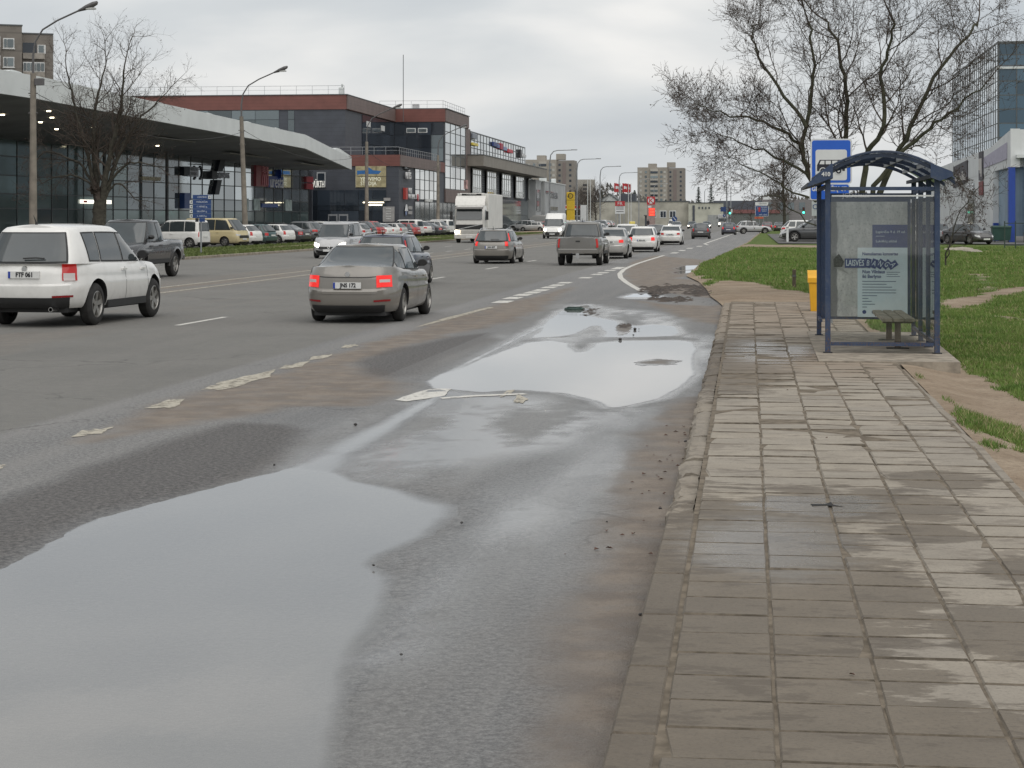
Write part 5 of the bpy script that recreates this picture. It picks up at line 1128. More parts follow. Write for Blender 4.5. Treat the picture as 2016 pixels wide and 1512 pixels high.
        for k in range(5):
            a = 2*math.pi*k/5 + .3; ca, sa = math.cos(a), math.sin(a); w0, w1 = rr*.10, rr*.13
            def q(rad, w_, x): return (x, rad*ca - w_*sa, rad*sa + w_*ca)
            rm.add([q(rr*.1, -w0, tw/2-.025), q(rr*.1, w0, tw/2-.025), q(rr*.6, w1, tw/2-.012), q(rr*.6, -w1, tw/2-.012), q(rr*.1, -w0, tw/2-.07), q(rr*.1, w0, tw/2-.07), q(rr*.6, w1, tw/2-.06), q(rr*.6, -w1, tw/2-.06)], [(0,1,2,3),(0,4,5,1),(1,5,6,2),(2,6,7,3),(3,7,4,0)])
        rm = rm.mesh('rim', K['rim'], 40)
        dk = MB().lathe([(0, 0), (rr*.6, 0)], 'x', seg=16).mesh('brake_disc', K['black'])
        s.wheel = (ty, rm, dk, tw)
        return P
    def front(s, l0, l1, wd, off=.011):
        rows = []
        for i in range(4):
            lv = lerp(l0, l1, i/3); r = []
            for k in range(13):
                b_ = wd * (k/6 - 1); a = (1 - abs(b_)**s.nf)**(1/s.nf); y = a * (s.L/2 - curve(s.fp, lv)); r.append((b_ * s.W/2 * curve(s.wp, lv), y + off, s.zs + lv * (s.t(y) - s.zs)))
            rows.append(r)
        return rows
    def rearpatch(s, l0, l1, wd, off=.010, x0=None):
        rows = []
        for i in range(4):
            lv = lerp(l0, l1, i/3); r = []
            for k in range(13):
                b_ = (wd * (k/6 - 1)) if x0 is None else lerp(x0, wd, k/12); a = (1 - abs(b_)**s.nr)**(1/s.nr); y = -a * (s.L/2 - curve(s.rp, lv)); r.append((b_ * s.W/2 * curve(s.wp, lv), y - off, s.zs + lv * (s.t(y) - s.zs)))
            rows.append(r)
        return rows
TYPES = {}
def ctype(name, **k): TYPES[name] = dict(spec=k, parts=None, car=None)
def X_badge(s):
    q = s.bp(.86, 0); return [('badge', MB().lathe([(0, -.012), (.045, -.012), (.05, 0), (.05, .02)], 'y', (0, q[1] - .012, q[2]), 14).mesh('badge', K['chrome'], 40), 'chrome', None)]
def X_reflect(s):
    out = []
    for sg in (1, -1): out.append(('reflector', MB().grid([[(sg * x, y, z) for x, y, z in r] for r in s.rearpatch(.24, .285, .86, .012, .56)]).mesh('reflector', K['tail']), 'refl', None))
    return out
def X_lid(s):
    return [('boot_gap', MB().grid(s.rearpatch(.795, .81, .60, .012)).mesh('boot_gap', K['black']), 'black', None), ('boot_recess', MB().grid(s.rearpatch(.43, .515, .62, .011)).mesh('boot_recess', K['black']), 'shade', None)]
def X_inner(s):
    out = []
    for sg in (1, -1): out.append(('reversing_lens', MB().grid([[(sg*x, y, z) for x, y, z in r] for r in s.patch(s.bp, .665, .73, s.phi_b(.66), s.phi_a(-.895), .014)]).mesh('reversing_lens', K['black']), 'lens_white', None))
    return out
def X_clear(s):
    return [('indicator_lens', MB().grid([[(sg*x, y, z) for x, y, z in r] for r in s.patch(s.bp, .60, .76, s.phi_b(.72), s.phi_a(-.88), .014)]).mesh('indicator_lens', K['black']), 'lens_white', None) for sg in (1, -1)]
def X_wiper(s):
    yr, yf, w_ = s.gr(s.rs[0] + .05); z = s.t(yr) + .06; return [('wiper', MB().tube([(-.02, yr - .05, z), (.2, yr - .05, z + .01), (.34, yr - .04, z - .0)], .012, 5).mesh('wiper', K['black']), 'black', None)]
def X_sill(s):
    out = []
    for sg in (1, -1):
        out.append(('sill_trim', MB().box(min(sg*(s.W/2*.93), sg*(s.W/2*.975)), max(sg*(s.W/2*.93), sg*(s.W/2*.975)), s.ra + s.r*1.25, s.fa - s.r*1.25, s.zs - .03, s.zs + .09).mesh('sill_trim', K['black']), 'black', None))
    return out
def X_exhaust(s): return [('exhaust_pipe', MB().lathe([(.03, -.1), (.038, -.1), (.038, .2)], 'y', (sg*.5, -s.L/2 + .05, s.zs - .01), 12).mesh('exhaust_pipe', K['chrome']), 'chrome', None) for sg in (1, -1)]
def X_tow(s): return [('bumper_bar', MB().cbox(-.82, .82, -s.L/2 - .12, -s.L/2 + .1, s.zs + .02, s.zs + .2, .03).mesh('bumper_bar', K['black']), 'paint', None), ('tow_plate', MB().box(-.07, .07, -s.L/2 - .14, -s.L/2 - .1, s.zs - .2, s.zs + .02).mesh('tow_plate', K['black']), 'chrome', None),
                      ('tailgate_handle', MB().cbox(-.1, .1, -s.L/2 - .01, -s.L/2 + .06, .98, 1.05, .02).mesh('tailgate_handle', K['black']), 'black', None)]
def X_logo(s): q = s.bp(.55, math.pi); return [('front_badge', MB().lathe([(.03, .03), (.055, .035), (.07, .02), (.07, 0)], 'y', (0, q[1] + .005, q[2] + .03), 12).mesh('front_badge', K['chrome'], 40), 'chrome', None)]
def X_arch(s):
    out = []
    for y in (s.fa, s.ra):
        for sg in (1, -1):
            b_ = MB(); rows = []
            for k in range(15):
                a = math.pi * (k/14) * 1.08 - .12; yy, zz = y + s.r*1.2*math.cos(a), s.r + .02 + s.r*1.2*math.sin(a); y2, z2 = y + s.r*1.36*math.cos(a), s.r + .02 + s.r*1.36*math.sin(a)
                def wx(yv, zv):
                    lv = max(0, min(1, (zv - s.zs) / max(.1, s.t(yv) - s.zs))); a_ = min(.999, abs(yv) / (s.L/2)); n = s.nr if yv < 0 else s.nf; return (1 - a_**n)**(1/n) * s.W/2 * curve(s.wp, lv)
                rows.append([(sg*(wx(yy, zz) - .04), yy, zz), (sg*(wx(yy, zz) + s.flare), yy, zz), (sg*(wx(y2, z2) + s.flare*.8), y2, z2), (sg*(wx(y2, z2) - .02), y2, z2)])
            b_.grid(rows); out.append(('wheel_arch_trim', b_.mesh('wheel_arch_trim', K['black'], 50), 'archkey', None))
    return out
ctype('saloon', aer=False, L=4.66, W=1.81, H=1.46, wb=2.69, fo=.88, r=.325, zs=.21, top=[(-2.33, .99), (-2.2, 1.04), (-1.8, 1.045), (-1.0, .985), (0, .945), (1.0, .93), (1.35, .905), (2.0, .80), (2.33, .64)], g=(-1.93, -.78, .36, 1.24), win=[(-1.42, -.99, -1.02, -.80), (-.92, -.06, -.74, -.06), (.03, .90, .03, .44)],
      tails=[(.56, .82, .60, -.87)], lines=[-.02, 1.02], extra=[X_badge, X_reflect, X_lid, X_inner], gpow=.9, rblack=(.16, .78), plate=(.62, .26), rs=(.10, .93), rw=.84)
ctype('notchback', L=4.62, W=1.77, H=1.47, wb=2.70, fo=.9, r=.315, zs=.2, top=[(-2.31, 1.0), (-2.2, 1.05), (-1.6, 1.04), (-1.0, .98), (0, .95), (1.0, .93), (1.35, .905), (2.0, .80), (2.31, .64)], g=(-1.62, -.85, .36, 1.22), win=[(-.98, -.06, -.80, -.06), (.03, .90, .03, .44)], tails=[(.66, .82, .55, -.93)], plate=(.70, .26), rblack=(.12, .8))
ctype('offroader', L=4.56, W=1.78, H=1.68, wb=2.615, fo=.93, r=.348, zs=.31, top=[(-2.28, 1.03), (-2.15, 1.06), (0, 1.02), (1.0, 1.01), (1.3, .99), (2.0, .90), (2.28, .74)], g=(-2.20, -1.86, .26, 1.16), win=[(-1.50, -1.10, -1.50, -1.04), (-1.02, -.12, -.96, -.12), (-.05, .80, -.05, .36)], roofw=.70, gs=(.1, .82), ng=6.5,
      tails=[(.60, .985, .70, -.86)], plate=(.74, .27), rblack=(.24, .82), extra=[X_badge, X_reflect, X_wiper, X_sill, X_exhaust, X_clear], lines=[-.08, .95], rs=(.06, .84), rw=.82, crown=.05)
ctype('estate', L=4.70, W=1.84, H=1.50, wb=2.75, fo=.93, r=.325, zs=.2, top=[(-2.35, .97), (-2.2, .99), (0, .945), (1.0, .93), (1.35, .905), (2.0, .80), (2.35, .64)], g=(-2.26, -1.72, .30, 1.22), win=[(-1.78, -1.08, -1.56, -1.02), (-1.0, -.10, -.92, -.10), (-.02, .86, -.02, .40)], rails=True, ghtail=(.02, .72, .86, -.80), tails=[(.72, .99, .66, -.93)], plate=(.66, .26), rblack=(.2, .82), extra=[X_wiper], lines=[-.06, .98], rs=(.08, .88), rw=.80)
ctype('hatchback', L=4.15, W=1.77, H=1.48, wb=2.60, fo=.84, r=.315, zs=.2, top=[(-2.07, .97), (-1.9, 1.01), (0, .96), (.9, .94), (1.2, .91), (1.8, .80), (2.07, .66)], g=(-1.92, -1.40, .22, 1.10), win=[(-1.46, -1.0, -1.28, -.96), (-.94, -.1, -.88, -.1), (-.02, .76, -.02, .30)], tails=[(.62, .95, .70, -.9)], plate=(.55, .26), roofw=.73, rs=(.1, .86), rw=.82)
ctype('wagon', L=4.55, W=1.80, H=1.50, wb=2.65, fo=.9, r=.32, zs=.2, top=[(-2.27, .98), (-2.1, 1.0), (0, .95), (1.0, .93), (1.3, .905), (1.95, .80), (2.27, .64)], g=(-2.18, -1.66, .28, 1.18), win=[(-1.70, -1.06, -1.50, -1.02), (-.98, -.10, -.90, -.10), (-.02, .84, -.02, .38)], tails=[(.60, .84, .62, -.90)], plate=(.62, .26), rblack=(.14, .8), rs=(.08, .86), rw=.82, rails=False)
ctype('crossover', L=4.70, W=1.87, H=1.68, wb=2.75, fo=.93, r=.36, zs=.30, top=[(-2.35, 1.04), (-2.15, 1.09), (0, 1.04), (1.0, 1.02), (1.35, 1.0), (2.05, .90), (2.35, .74)], g=(-2.2, -1.62, .30, 1.2), win=[(-1.72, -1.10, -1.52, -1.04), (-1.0, -.10, -.94, -.10), (-.02, .84, -.02, .40)], rails=True, tails=[(.72, .92, .55, -.86)], plate=(.58, .26), extra=[X_sill, X_arch], flare=.004, archkey='black', roofw=.73)
ctype('pickup', L=5.33, W=1.90, H=1.83, wb=3.22, fo=.92, r=.40, zs=.50, top=[(-2.66, 1.16), (-.85, 1.18), (-.70, 1.14), (1.0, 1.11), (1.4, 1.09), (2.3, 1.0), (2.66, .86)], g=(-.86, -.66, .52, 1.36), win=[(-.62, .06, -.54, .06), (.13, 1.0, .13, .58)], nr=9., rp=[(0, .05), (.12, .0), (1, .0)], rblack=None, tails=[(.38, .93, .88, -.985)], plate=(.08, .26), extra=[X_tow, X_arch, X_sill], flare=.045, rs=(.12, .84), rw=.80, handles=(.0, .9), roofw=.74, mirror_z=.10, fblack=(.3, .7))
ctype('small_van', L=4.25, W=1.83, H=1.82, wb=2.70, fo=.86, r=.32, zs=.22, top=[(-2.12, 1.06), (.9, 1.05), (1.3, 1.03), (1.85, .92), (2.12, .74)], g=(-2.09, -1.99, .42, 1.42), win=[(-1.78, -1.10, -1.76, -1.10), (-1.0, -.02, -1.0, -.02), (.06, 1.0, .06, .55)], roofw=.80, nr=8., ng=6., rp=[(0, .08), (.1, .0), (1, .02)], tails=[(.60, .995, .86, -.975)], plate=(.62, .26), rblack=(.2, .9), rs=(.10, .80), rw=.74, fblack=(.34, .55), extra=[X_logo], fs=(.06, .82))
ctype('panel_van', L=5.4, W=2.05, H=2.52, wb=3.45, fo=.95, r=.345, zs=.28, top=[(-2.7, 1.3), (1.2, 1.3), (1.75, 1.24), (2.45, 1.06), (2.7, .80)], g=(-2.68, -2.62, .62, 2.05), win=[(.95, 1.55, .95, 1.25)], gs=(.06, .52), fs=(.05, .52), roofw=.84, ng=7., nr=9., rear_glass=False, rp=[(0, .06), (.1, 0), (1, .01)], fblack=(.42, .66), heads=[(.66, .9, .62, .88)], handles=(1.2,), mirror_z=.12, tails=[(.4, .8, .92, -.985)], rblack=(.12, .9))
ctype('camper', L=4.57, W=1.85, H=1.94, wb=2.46, fo=1.05, r=.32, zs=.24, top=[(-2.28, 1.08), (0, 1.10), (2.0, 1.10), (2.28, 1.04)], g=(-2.2, -2.0, 1.48, 2.2), win=[(-1.75, -.70, -1.70, -.70), (-.6, .42, -.6, .42), (.52, 1.62, .52, 1.25)], nf=7., nr=7., ng=6., fp=[(0, .1), (.12, 0), (.5, .0), (1, .08)], rp=[(0, .1), (.12, 0), (1, .05)], roofw=.80, heads=[(.62, .74, .52, .92)], fblack=(.14, .7), handles=(-.4, .7), mirror_z=.1)
class Shade: pass
def type_parts(tp):
    T = TYPES[tp]
    if T['parts'] is None: T['car'] = Car(**T['spec']); T['parts'] = T['car'].parts()
    return T['car'], T['parts']
RAILS = {'chrome': K['chrome']}
def car(tp, colour, loc, rz, name, label, group, cat='car', tail='tail', head='head', plate=None, sc=1., rim=None, lean=True, small=False, z=0.):
    c, parts = type_parts(tp); pm = P_[colour]
    root = thing(name, label, cat, (loc[0], loc[1], z), rz, group); root.scale = (sc, sc, sc)
    for nm, me, key, par in parts:
        if small and nm in ('door_seam', 'door_handle', 'aerial', 'reflector', 'wiper', 'exhaust_pipe', 'boot_gap', 'boot_recess', 'badge', 'roof_rail', 'window_surround'): continue
        o = obj(nm, me, root); m = None
        if key == 'paint': m = pm
        elif key == 'tail': m = K[tail]
        elif key == 'head': m = K[head]
        elif key == 'shade': m = pm
        elif key == 'rail': m = K['chrome'] if colour in ('silver', 'beige silver', 'navy', 'graphite') else K['black']
        elif key == 'archkey': m = K['black'] if getattr(c, 'archkey', None) == 'black' else pm
        else: m = K[key]
        omat(o, m)
        if len(o.material_slots) > 1: omat(o, K['black'], 1)
    ty, rm, dk, tw = c.wheel
    for y in (c.fa, c.ra):
        for sg in (1, -1):
            wh = obj('wheel', ty, root, (sg * (c.W/2 - tw/2 - .03), y, c.r)); wh.rotation_euler = (random.uniform(0, 6) if sg > 0 else random.uniform(0, 6), 0, 0 if sg > 0 else math.pi)
            obj('rim', rm, wh); 
            if not small: obj('brake_disc', dk, wh)
    if plate:
        q = c.bp(c.plate[0], 0.); y = q[1] - .037
        e_ = MB().box(-.258, -.222, y - .002, y + .01, q[2] - .054, q[2] + .054).build('plate_band', K['eu'], root)
        text('plate_lettering', plate, .105, K['ink'], root, (.02, y - .001, q[2]), sx=.86, ext=.002, bold=.004)
    return root
# ---------------------------------------------------------------- the traffic on the road (heading away)
GA, GO = 'cars driving away from the stop', 'oncoming vehicles'
car('saloon', 'beige silver', (-7.57, 36.66), .0, 'saloon_car', 'dusty beige silver saloon with lit tail lights, nearest car in the right lane', GA, tail='tail_on', plate='JNS 172')
car('offroader', 'white', (-12.86, 34.80), -.045, 'white_suv', 'white four wheel drive car with tall rear window at the left edge', GA, tail='tail', plate='FTF 061', sc=1.10)
car('estate', 'beige silver', (-11.5, 83.2), -.01, 'estate_car', 'grey estate car with tall glowing red lights beside the lorry', GA, tail='tail_on', plate='JNN 837')
car('pickup', 'muddy grey', (-7.5, 80.6), 0, 'pickup_truck', 'mud-splashed grey pickup seen from behind', GA, 'pickup', plate='B RN 300')
car('notchback', 'silver', (-7.35, 94.2), 0, 'saloon_car', 'silver saloon half hidden by the muddy pickup', GA, tail='tail_on', sc=1.03, plate='HGK 225', small=True)
car('wagon', 'white', (-6.9, 112.4), 0, 'estate_car', 'white estate car with brake lights ahead of the silver saloon', GA, tail='tail_on', plate='KDL 610', small=True)
tx = car('wagon', 'white', (-9.7, 139.0), 0, 'taxi', 'white taxi with a yellow roof sign and lit brake light', GA, tail='tail_on', sc=1.05, small=True)
sg = MB(); sg.cbox(.1, .5, -.1, .15, 1.50, 1.66, .04); sg.build('roof_sign', mat('taxi_yellow', (.6, .5, .12), .5), tx)
car('hatchback', 'dark grey', (-8.3, 151.5), .0, 'hatchback', 'dark hatchback squeezed between the taxi and the white saloon', GA, tail='tail_on', small=True)
car('notchback', 'white', (-6.72, 143.4), 0, 'saloon_car', 'clean white saloon with unlit lights in the right lane', GA, plate='KUS 901', small=True)
car('hatchback', 'dark grey', (-5.85, 186), 0, 'hatchback', 'dark grey hatchback with a high tail in the right lane ahead', GA, sc=1.04, small=True)
car('hatchback', 'navy', (-3.95, 232.5), -.02, 'hatchback', 'dark blue hatchback with bright brake lights farthest in the right lane', GA, tail='tail_on', small=True)
car('estate', 'navy', (-10.8, 55.4), .0, 'estate_car', 'dark blue estate car with roof rails behind the beige saloon', GA, sc=1.0)
# oncoming
car('pickup', 'graphite', (-20.5, 60.4), math.pi - .01, 'pickup_truck', 'dark pickup driving towards us behind the white four wheel drive car', GO, 'pickup', sc=1.05)
car('small_van', 'light grey', (-20.9, 92.8), math.pi, 'small_van', 'small light grey van with glowing headlights behind the saloon', GO, 'van', head='head_on')
car('panel_van', 'white', (-20.3, 187.5), math.pi, 'panel_van', 'tall white panel van with lit headlights right of the lorry', GO, 'van', head='head_on')
car('offroader', 'grey', (-19.6, 232), math.pi, 'offroad_car', 'dark boxy off-road car with one bright lamp behind the pickup', GO, head='head_on', sc=1.07, small=True)
car('saloon', 'white', (-16.8, 196), math.pi, 'saloon_car', 'white car roof showing over the muddy pickup', GO, small=True)
car('small_van', 'white', (-17.2, 372), math.pi, 'small_van', 'white van far off with glowing headlights under the petrol sign', GO, 'van', head='head_on', small=True)
car('saloon', 'light grey', (-15.6, 352), math.pi, 'saloon_car', 'pale saloon far off behind the round blue sign', GO, head='head_on', small=True)
car('hatchback', 'dark grey', (-13.5, 372), math.pi, 'hatchback', 'dark car far off with orange glowing lamps by the traffic island', GO, head='head_on', small=True)
car('saloon', 'grey', (-11.0, 384), math.pi, 'saloon_car', 'grey car far off with white glowing headlights', GO, head='head_on', small=True)
car('crossover', 'silver', (-2.0, 290), .0, 'crossover_car', 'silver crossover driving away beyond the blue hatchback', GA, small=True)
car('crossover', 'light grey', (-1.1, 248), R(-84), 'crossover_car', 'light grey crossover crossing sideways behind the direction sign', 'cars at the junction', small=True)
car('hatchback', 'burgundy', (.8, 300), 0, 'hatchback', 'dark red car with lit tail lights beyond the crossing crossover', 'cars at the junction', tail='tail_on', small=True)
car('saloon', 'black', (2.6, 290), 0, 'saloon_car', 'black car with a lit tail light left of the bare poplar', 'cars at the junction', tail='tail_on', small=True)
# parked on the right
GR = 'cars parked beside the lawn'
car('crossover', 'dark grey', (4.05, 151.5), R(90), 'crossover_car', 'large dark grey crossover parked with its nose to the road', GR, sc=1.07, z=.145)
car('hatchback', 'light grey', (3.55, 155.5), R(88), 'hatchback', 'pale hatchback parked just behind the dark grey crossover', GR, z=.145, small=True)
car('saloon', 'silver', (3.7, 159), R(90), 'saloon_car', 'silver car with a sloping bonnet, third in the row beside the lawn', GR, z=.145, small=True)
car('saloon', 'black', (4.0, 164), R(90), 'saloon_car', 'black car roof between the pale cars beside the lawn', GR, z=.145, small=True)
car('crossover', 'white', (4.0, 173), R(-88), 'crossover_car', 'white crossover parked with its red tail lamp to the road', GR, z=.145, small=True)
car('panel_van', 'white', (6.6, 182), R(92), 'panel_van', 'white van roof behind the cars beside the lawn', GR, 'van', z=.145, small=True)
car('saloon', 'black', (14.6, 139.5), math.pi + .5, 'saloon_car', 'black saloon parked in front of the white hall', GR, z=.145)
car('hatchback', 'dark grey', (12.9, 144), math.pi + .2, 'hatchback', 'dark hatchback peeping out behind the shelter post', GR, z=.145, small=True)

# ---------------------------------------------------------------- refrigerated lorry
def lorry():
    t = thing('box_lorry', 'white refrigerated box lorry with one glowing headlight driving towards us', 'lorry', (-23.4, 155.2, 0), math.pi + .02, GO)
    wm = P_['dirty white']; gm = K['glass']; bk = K['black']; y0 = 3.9     # front of cab
    cab = MB(); rows = []
    prof = [(.55, 0, 2.44), (.9, .03, 2.46), (1.6, .02, 2.46), (1.75, .0, 2.46), (2.75, -.22, 2.40), (2.95, -.34, 2.36), (3.02, -.6, 2.3)]
    for z, dy, wd in prof: rows.append([(-wd/2, y0-2.1, z), (-wd/2, y0-.25+dy, z), (-wd/2+.18, y0+dy, z), (wd/2-.18, y0+dy, z), (wd/2, y0-.25+dy, z), (wd/2, y0-2.1, z)])
    cab.grid(rows, wrap=True); cab.add(rows[-1], [(0,1,2,3,4,5)]); cab.add(rows[0], [(5,4,3,2,1,0)]); cb = cab.build('cab', wm, t, 35)
    MB().slab([(-1.06, y0+.02, 1.86), (1.06, y0+.02, 1.86), (1.02, y0-.19, 2.72), (-1.02, y0-.19, 2.72)], (0, .03, .0)).build('windscreen', gm, t)
    for sg in (1, -1):
        MB().slab([(sg*1.225, y0-1.5, 1.9), (sg*1.225, y0-.4, 1.8), (sg*1.21, y0-.55, 2.65), (sg*1.21, y0-1.5, 2.65)], (sg*.012, 0, 0)).build('side_window', gm, t)
        MB().cbox(sg*1.45-.1, sg*1.45+.1, y0-.12, y0+.1, 1.85, 2.55, .03).build('mirror', bk, t)
        MB().cbox(sg*.95-.2, sg*.95+.2, y0-.02, y0+.06, .78, 1.02, .03).build('headlight', K['head_on'] if sg > 0 else K['head'], t, loc=None)
        MB().cbox(sg*1.0-.15, sg*1.0+.15, y0-.02, y0+.05, .5, .6, .02).build('fog_lamp', K['head'], t)
    MB().cbox(-1.1, 1.1, y0-.05, y0+.03, 1.08, 1.5, .03).build('grille', bk, t)
    MB().slab([(-.95, y0+.031, 1.46), (-.82, y0+.031, 1.49), (.9, y0+.031, 1.12), (.8, y0+.031, 1.09)], (0, .02, 0)).build('grille_bar', K['chrome'], t)
    b = MB(); b.cbox(-1.22, 1.22, y0-.5, y0+.06, .35, .72, .05); b.build('bumper', wm, t)
    for k in range(4): MB().box(-.9, .9, y0+.05, y0+.075, .82+k*.06, .85+k*.06).build('grille_slat', wm, t)
    MB().slab([(-1.15, y0-.1, 2.86), (1.15, y0-.1, 2.86), (1.15, y0+.25, 2.72), (-1.15, y0+.25, 2.72)], (0, 0, .04)).build('sun_visor', mat('visor_smoke', (.12, .11, .1), .3), t)
    # wind deflector
    d = MB(); rows = [[(-1.2, y0-.45, 3.0), (1.2, y0-.45, 3.0)], [(-1.22, y0-.75, 3.5), (1.22, y0-.75, 3.5)], [(-1.2, y0-1.2, 3.8), (1.2, y0-1.2, 3.8)]]
    d.grid(rows); d.add([(1.2, y0-.45, 3.0), (1.22, y0-.75, 3.5), (1.2, y0-1.2, 3.8), (1.15, y0-1.5, 3.3), (1.1, y0-1.1, 3.0)], [(0,1,2,3,4)]); d.add([(-1.2, y0-.45, 3.0), (-1.22, y0-.75, 3.5), (-1.2, y0-1.2, 3.8), (-1.15, y0-1.5, 3.3), (-1.1, y0-1.1, 3.0)], [(4,3,2,1,0)]); d.build('wind_deflector', wm, t, 40)
    MB().cbox(-1.28, 1.28, -8.4, y0-2.25, 1.15, 4.0, .04).build('cargo_box', mat('box_grp', (.66, .65, .61), .5, var=.06, vscale=1), t)
    fr = MB().cbox(-1.0, 1.0, y0-2.3, y0-1.5, 3.3, 4.02, .06).build('cooling_unit', wm, t); MB().box(-.8, .8, y0-1.5, y0-1.46, 3.84, 3.98).build('cooling_grille', bk, t)
    text('lettering', 'CARRIER', .15, P_['white'], t, (0, y0-1.44, 3.91), rot=(R(90), 0, math.pi), sx=1.4)
    MB().box(-.5, .5, -8.2, y0-.6, .6, 1.1).build('chassis', bk, t)
    for y in (y0-1.3, -6.0):
        for sg in (1, -1):
            wh = MB().lathe([(.28, -.14), (.46, -.14), (.5, -.1), (.5, .1), (.46, .14), (.28, .14)], 'x', seg=22).build('wheel', K['tyre'], t, 40, (sg*1.05, y, .5)); MB().lathe([(0, .05), (.2, .08), (.28, .13), (.29, .1)], 'x', seg=14).build('rim', K['rim'], wh, 40).rotation_euler = (0, 0, 0 if sg > 0 else math.pi)
    MB().box(-.26, .26, y0+.06, y0+.08, .42, .53).build('number_plate', K['plate'], t)
lorry()
# distant coach
def coach():
    t = thing('coach', 'pale grey coach far off at the traffic lights', 'coach', (-9.2, 462, 0), math.pi, GO)
    b = MB(); b.cbox(-1.2, 1.2, -4.5, 4.5, .4, 3.0, .15); b.build('body', P_['light grey'], t, 40)
    MB().slab([(-1.1, 4.51, 1.3), (1.1, 4.51, 1.3), (1.05, 4.46, 2.6), (-1.05, 4.46, 2.6)], (0, .02, 0)).build('windscreen', K['glass'], t)
    for sg in (1, -1):
        MB().cbox(sg*.85-.2, sg*.85+.2, 4.45, 4.54, .7, .95, .02).build('headlight', K['head_on'], t); MB().box(sg*1.2-.01, sg*1.2+.01, -4.2, 4, 1.5, 2.5).build('side_window', K['glass'], t)
        for y in (2.9, -2.7): MB().lathe([(0, -.13), (.5, -.13), (.5, .13), (0, .13)], 'x', seg=18).build('wheel', K['tyre'], t, 40, (sg*1.05, y, .5))
        MB().cbox(sg*1.42-.1, sg*1.42+.1, 4.4, 4.6, 1.9, 2.5, .03).build('mirror', K['black'], t)
coach()
# ---------------------------------------------------------------- car park across the road
GP = 'cars parked in the roadside row'
row = [('small_van', 'white', -37.3, 118.5, 78, 'white minivan with a dark tail lamp', 'minivan', 'van'), ('hatchback', 'navy', -38.2, 121.8, 78, 'dark blue hatchback', 'hatchback', 'car'), ('camper', 'cream', -36.9, 125.9, -104, 'cream camper van facing the road', 'camper_van', 'van'),
       ('hatchback', 'white', -37.0, 131.0, 72, 'white hatchback with red lamps', 'hatchback', 'car'), ('wagon', 'dark green', -37.0, 134.4, 72, 'dark green estate', 'estate_car', 'car'), ('hatchback', 'white', -36.9, 140.2, 70, 'white compact with slim lamps', 'hatchback', 'car'), ('saloon', 'dark grey', -36.8, 143.9, 70, 'dark grey saloon', 'saloon_car', 'car'), ('crossover', 'grey', -36.7, 148.2, 70, 'grey crossover with black cladding', 'crossover_car', 'car')]
for i, (tp, col, x, y, a, lb, nm, ct) in enumerate(row):
    car(tp, col, (x, y), R(a), nm, f'{lb}, {ORD[i]} parked vehicle from the left across the road', GP, ct, z=.06, small=i > 5)
tps = ['hatchback', 'saloon', 'wagon', 'crossover', 'hatchback', 'notchback', 'small_van', 'wagon']; NMS = {'hatchback': 'hatchback', 'saloon': 'saloon_car', 'wagon': 'estate_car', 'crossover': 'crossover_car', 'notchback': 'saloon_car', 'small_van': 'minivan', 'estate': 'estate_car', 'offroader': 'offroad_car', 'panel_van': 'panel_van'}
KIND = {'hatchback': 'hatchback', 'saloon': 'saloon', 'wagon': 'estate car', 'crossover': 'crossover', 'notchback': 'saloon', 'small_van': 'minivan', 'estate': 'estate car'}
cols = ['dark grey', 'white', 'silver', 'black', 'white', 'red', 'grey', 'silver', 'navy', 'light grey', 'white', 'burgundy', 'dirty white', 'black']
rg = random.Random(11); y = 152.6
for i in range(27):
    tp = rg.choice(tps); col = ['red', 'white', 'white', 'silver', 'dark grey', 'red', 'white'][i-6] if 6 <= i < 13 else rg.choice(cols)
    car(tp, col, (-37.0 - rg.uniform(0, .5), y), R(72 + rg.uniform(-5, 5)), NMS[tp], f'{col} {KIND[tp]}, {ORD[i + 8]} parked vehicle from the left across the road', GP, 'van' if tp == 'small_van' else 'car', z=.06, small=True)
    y += rg.uniform(3.4, 4.2)
# before the camera's left: dark row hidden behind the white car
for i, (y, col) in enumerate(((100.5, 'black'), (104.2, 'dark grey'), (107.8, 'black'), (111.4, 'navy'))):
    car(('hatchback', 'saloon', 'wagon', 'saloon')[i], col, (-38.4, y), R(75), 'dark_car', f'{col} car, {ORD[i]} of the dark cars parked left of the white minivan', 'dark cars parked at the left edge', z=.06, small=True)
# second row at the showroom
for i in range(13):
    y = 140 + i * 5.6; tp = rg.choice(('saloon', 'hatchback', 'crossover', 'wagon')); col = rg.choice(('black', 'dark grey', 'grey', 'silver', 'white', 'black'))
    car(tp, col, (-50.2, y), R(rg.choice((90, -90)) + rg.uniform(-3, 3)), NMS[tp], f'{col} {KIND[tp]}, {ORD[i]} from the left in the row against the glass front', 'cars parked against the showroom', z=.06, small=True)
# farther rows
for i in range(26):
    y = 283 + i * 5.2; tp = rg.choice(tps[:6]); col = rg.choice(cols)
    car(tp, col, (-33.5 - rg.uniform(0, 1), y), R(80 + rg.uniform(-6, 6)), NMS[tp], f'{col} {KIND[tp]}, {ORD[i]} in the far row beyond the lorry', 'cars parked in the far row', 'car', z=.05, small=True)
for i in range(9):
    y = 292 + i * 9; tp = rg.choice(('crossover', 'panel_van', 'wagon', 'hatchback')); col = rg.choice(('silver', 'light grey', 'white', 'grey'))
    car(tp, col, (-36.5, y), R(75), NMS.get(tp), f'{col} {"van" if tp == "panel_van" else KIND[tp]}, {ORD[i]} in the row behind the far parked cars', 'cars parked behind the far row', 'van' if tp == 'panel_van' else 'car', z=.05, small=True)
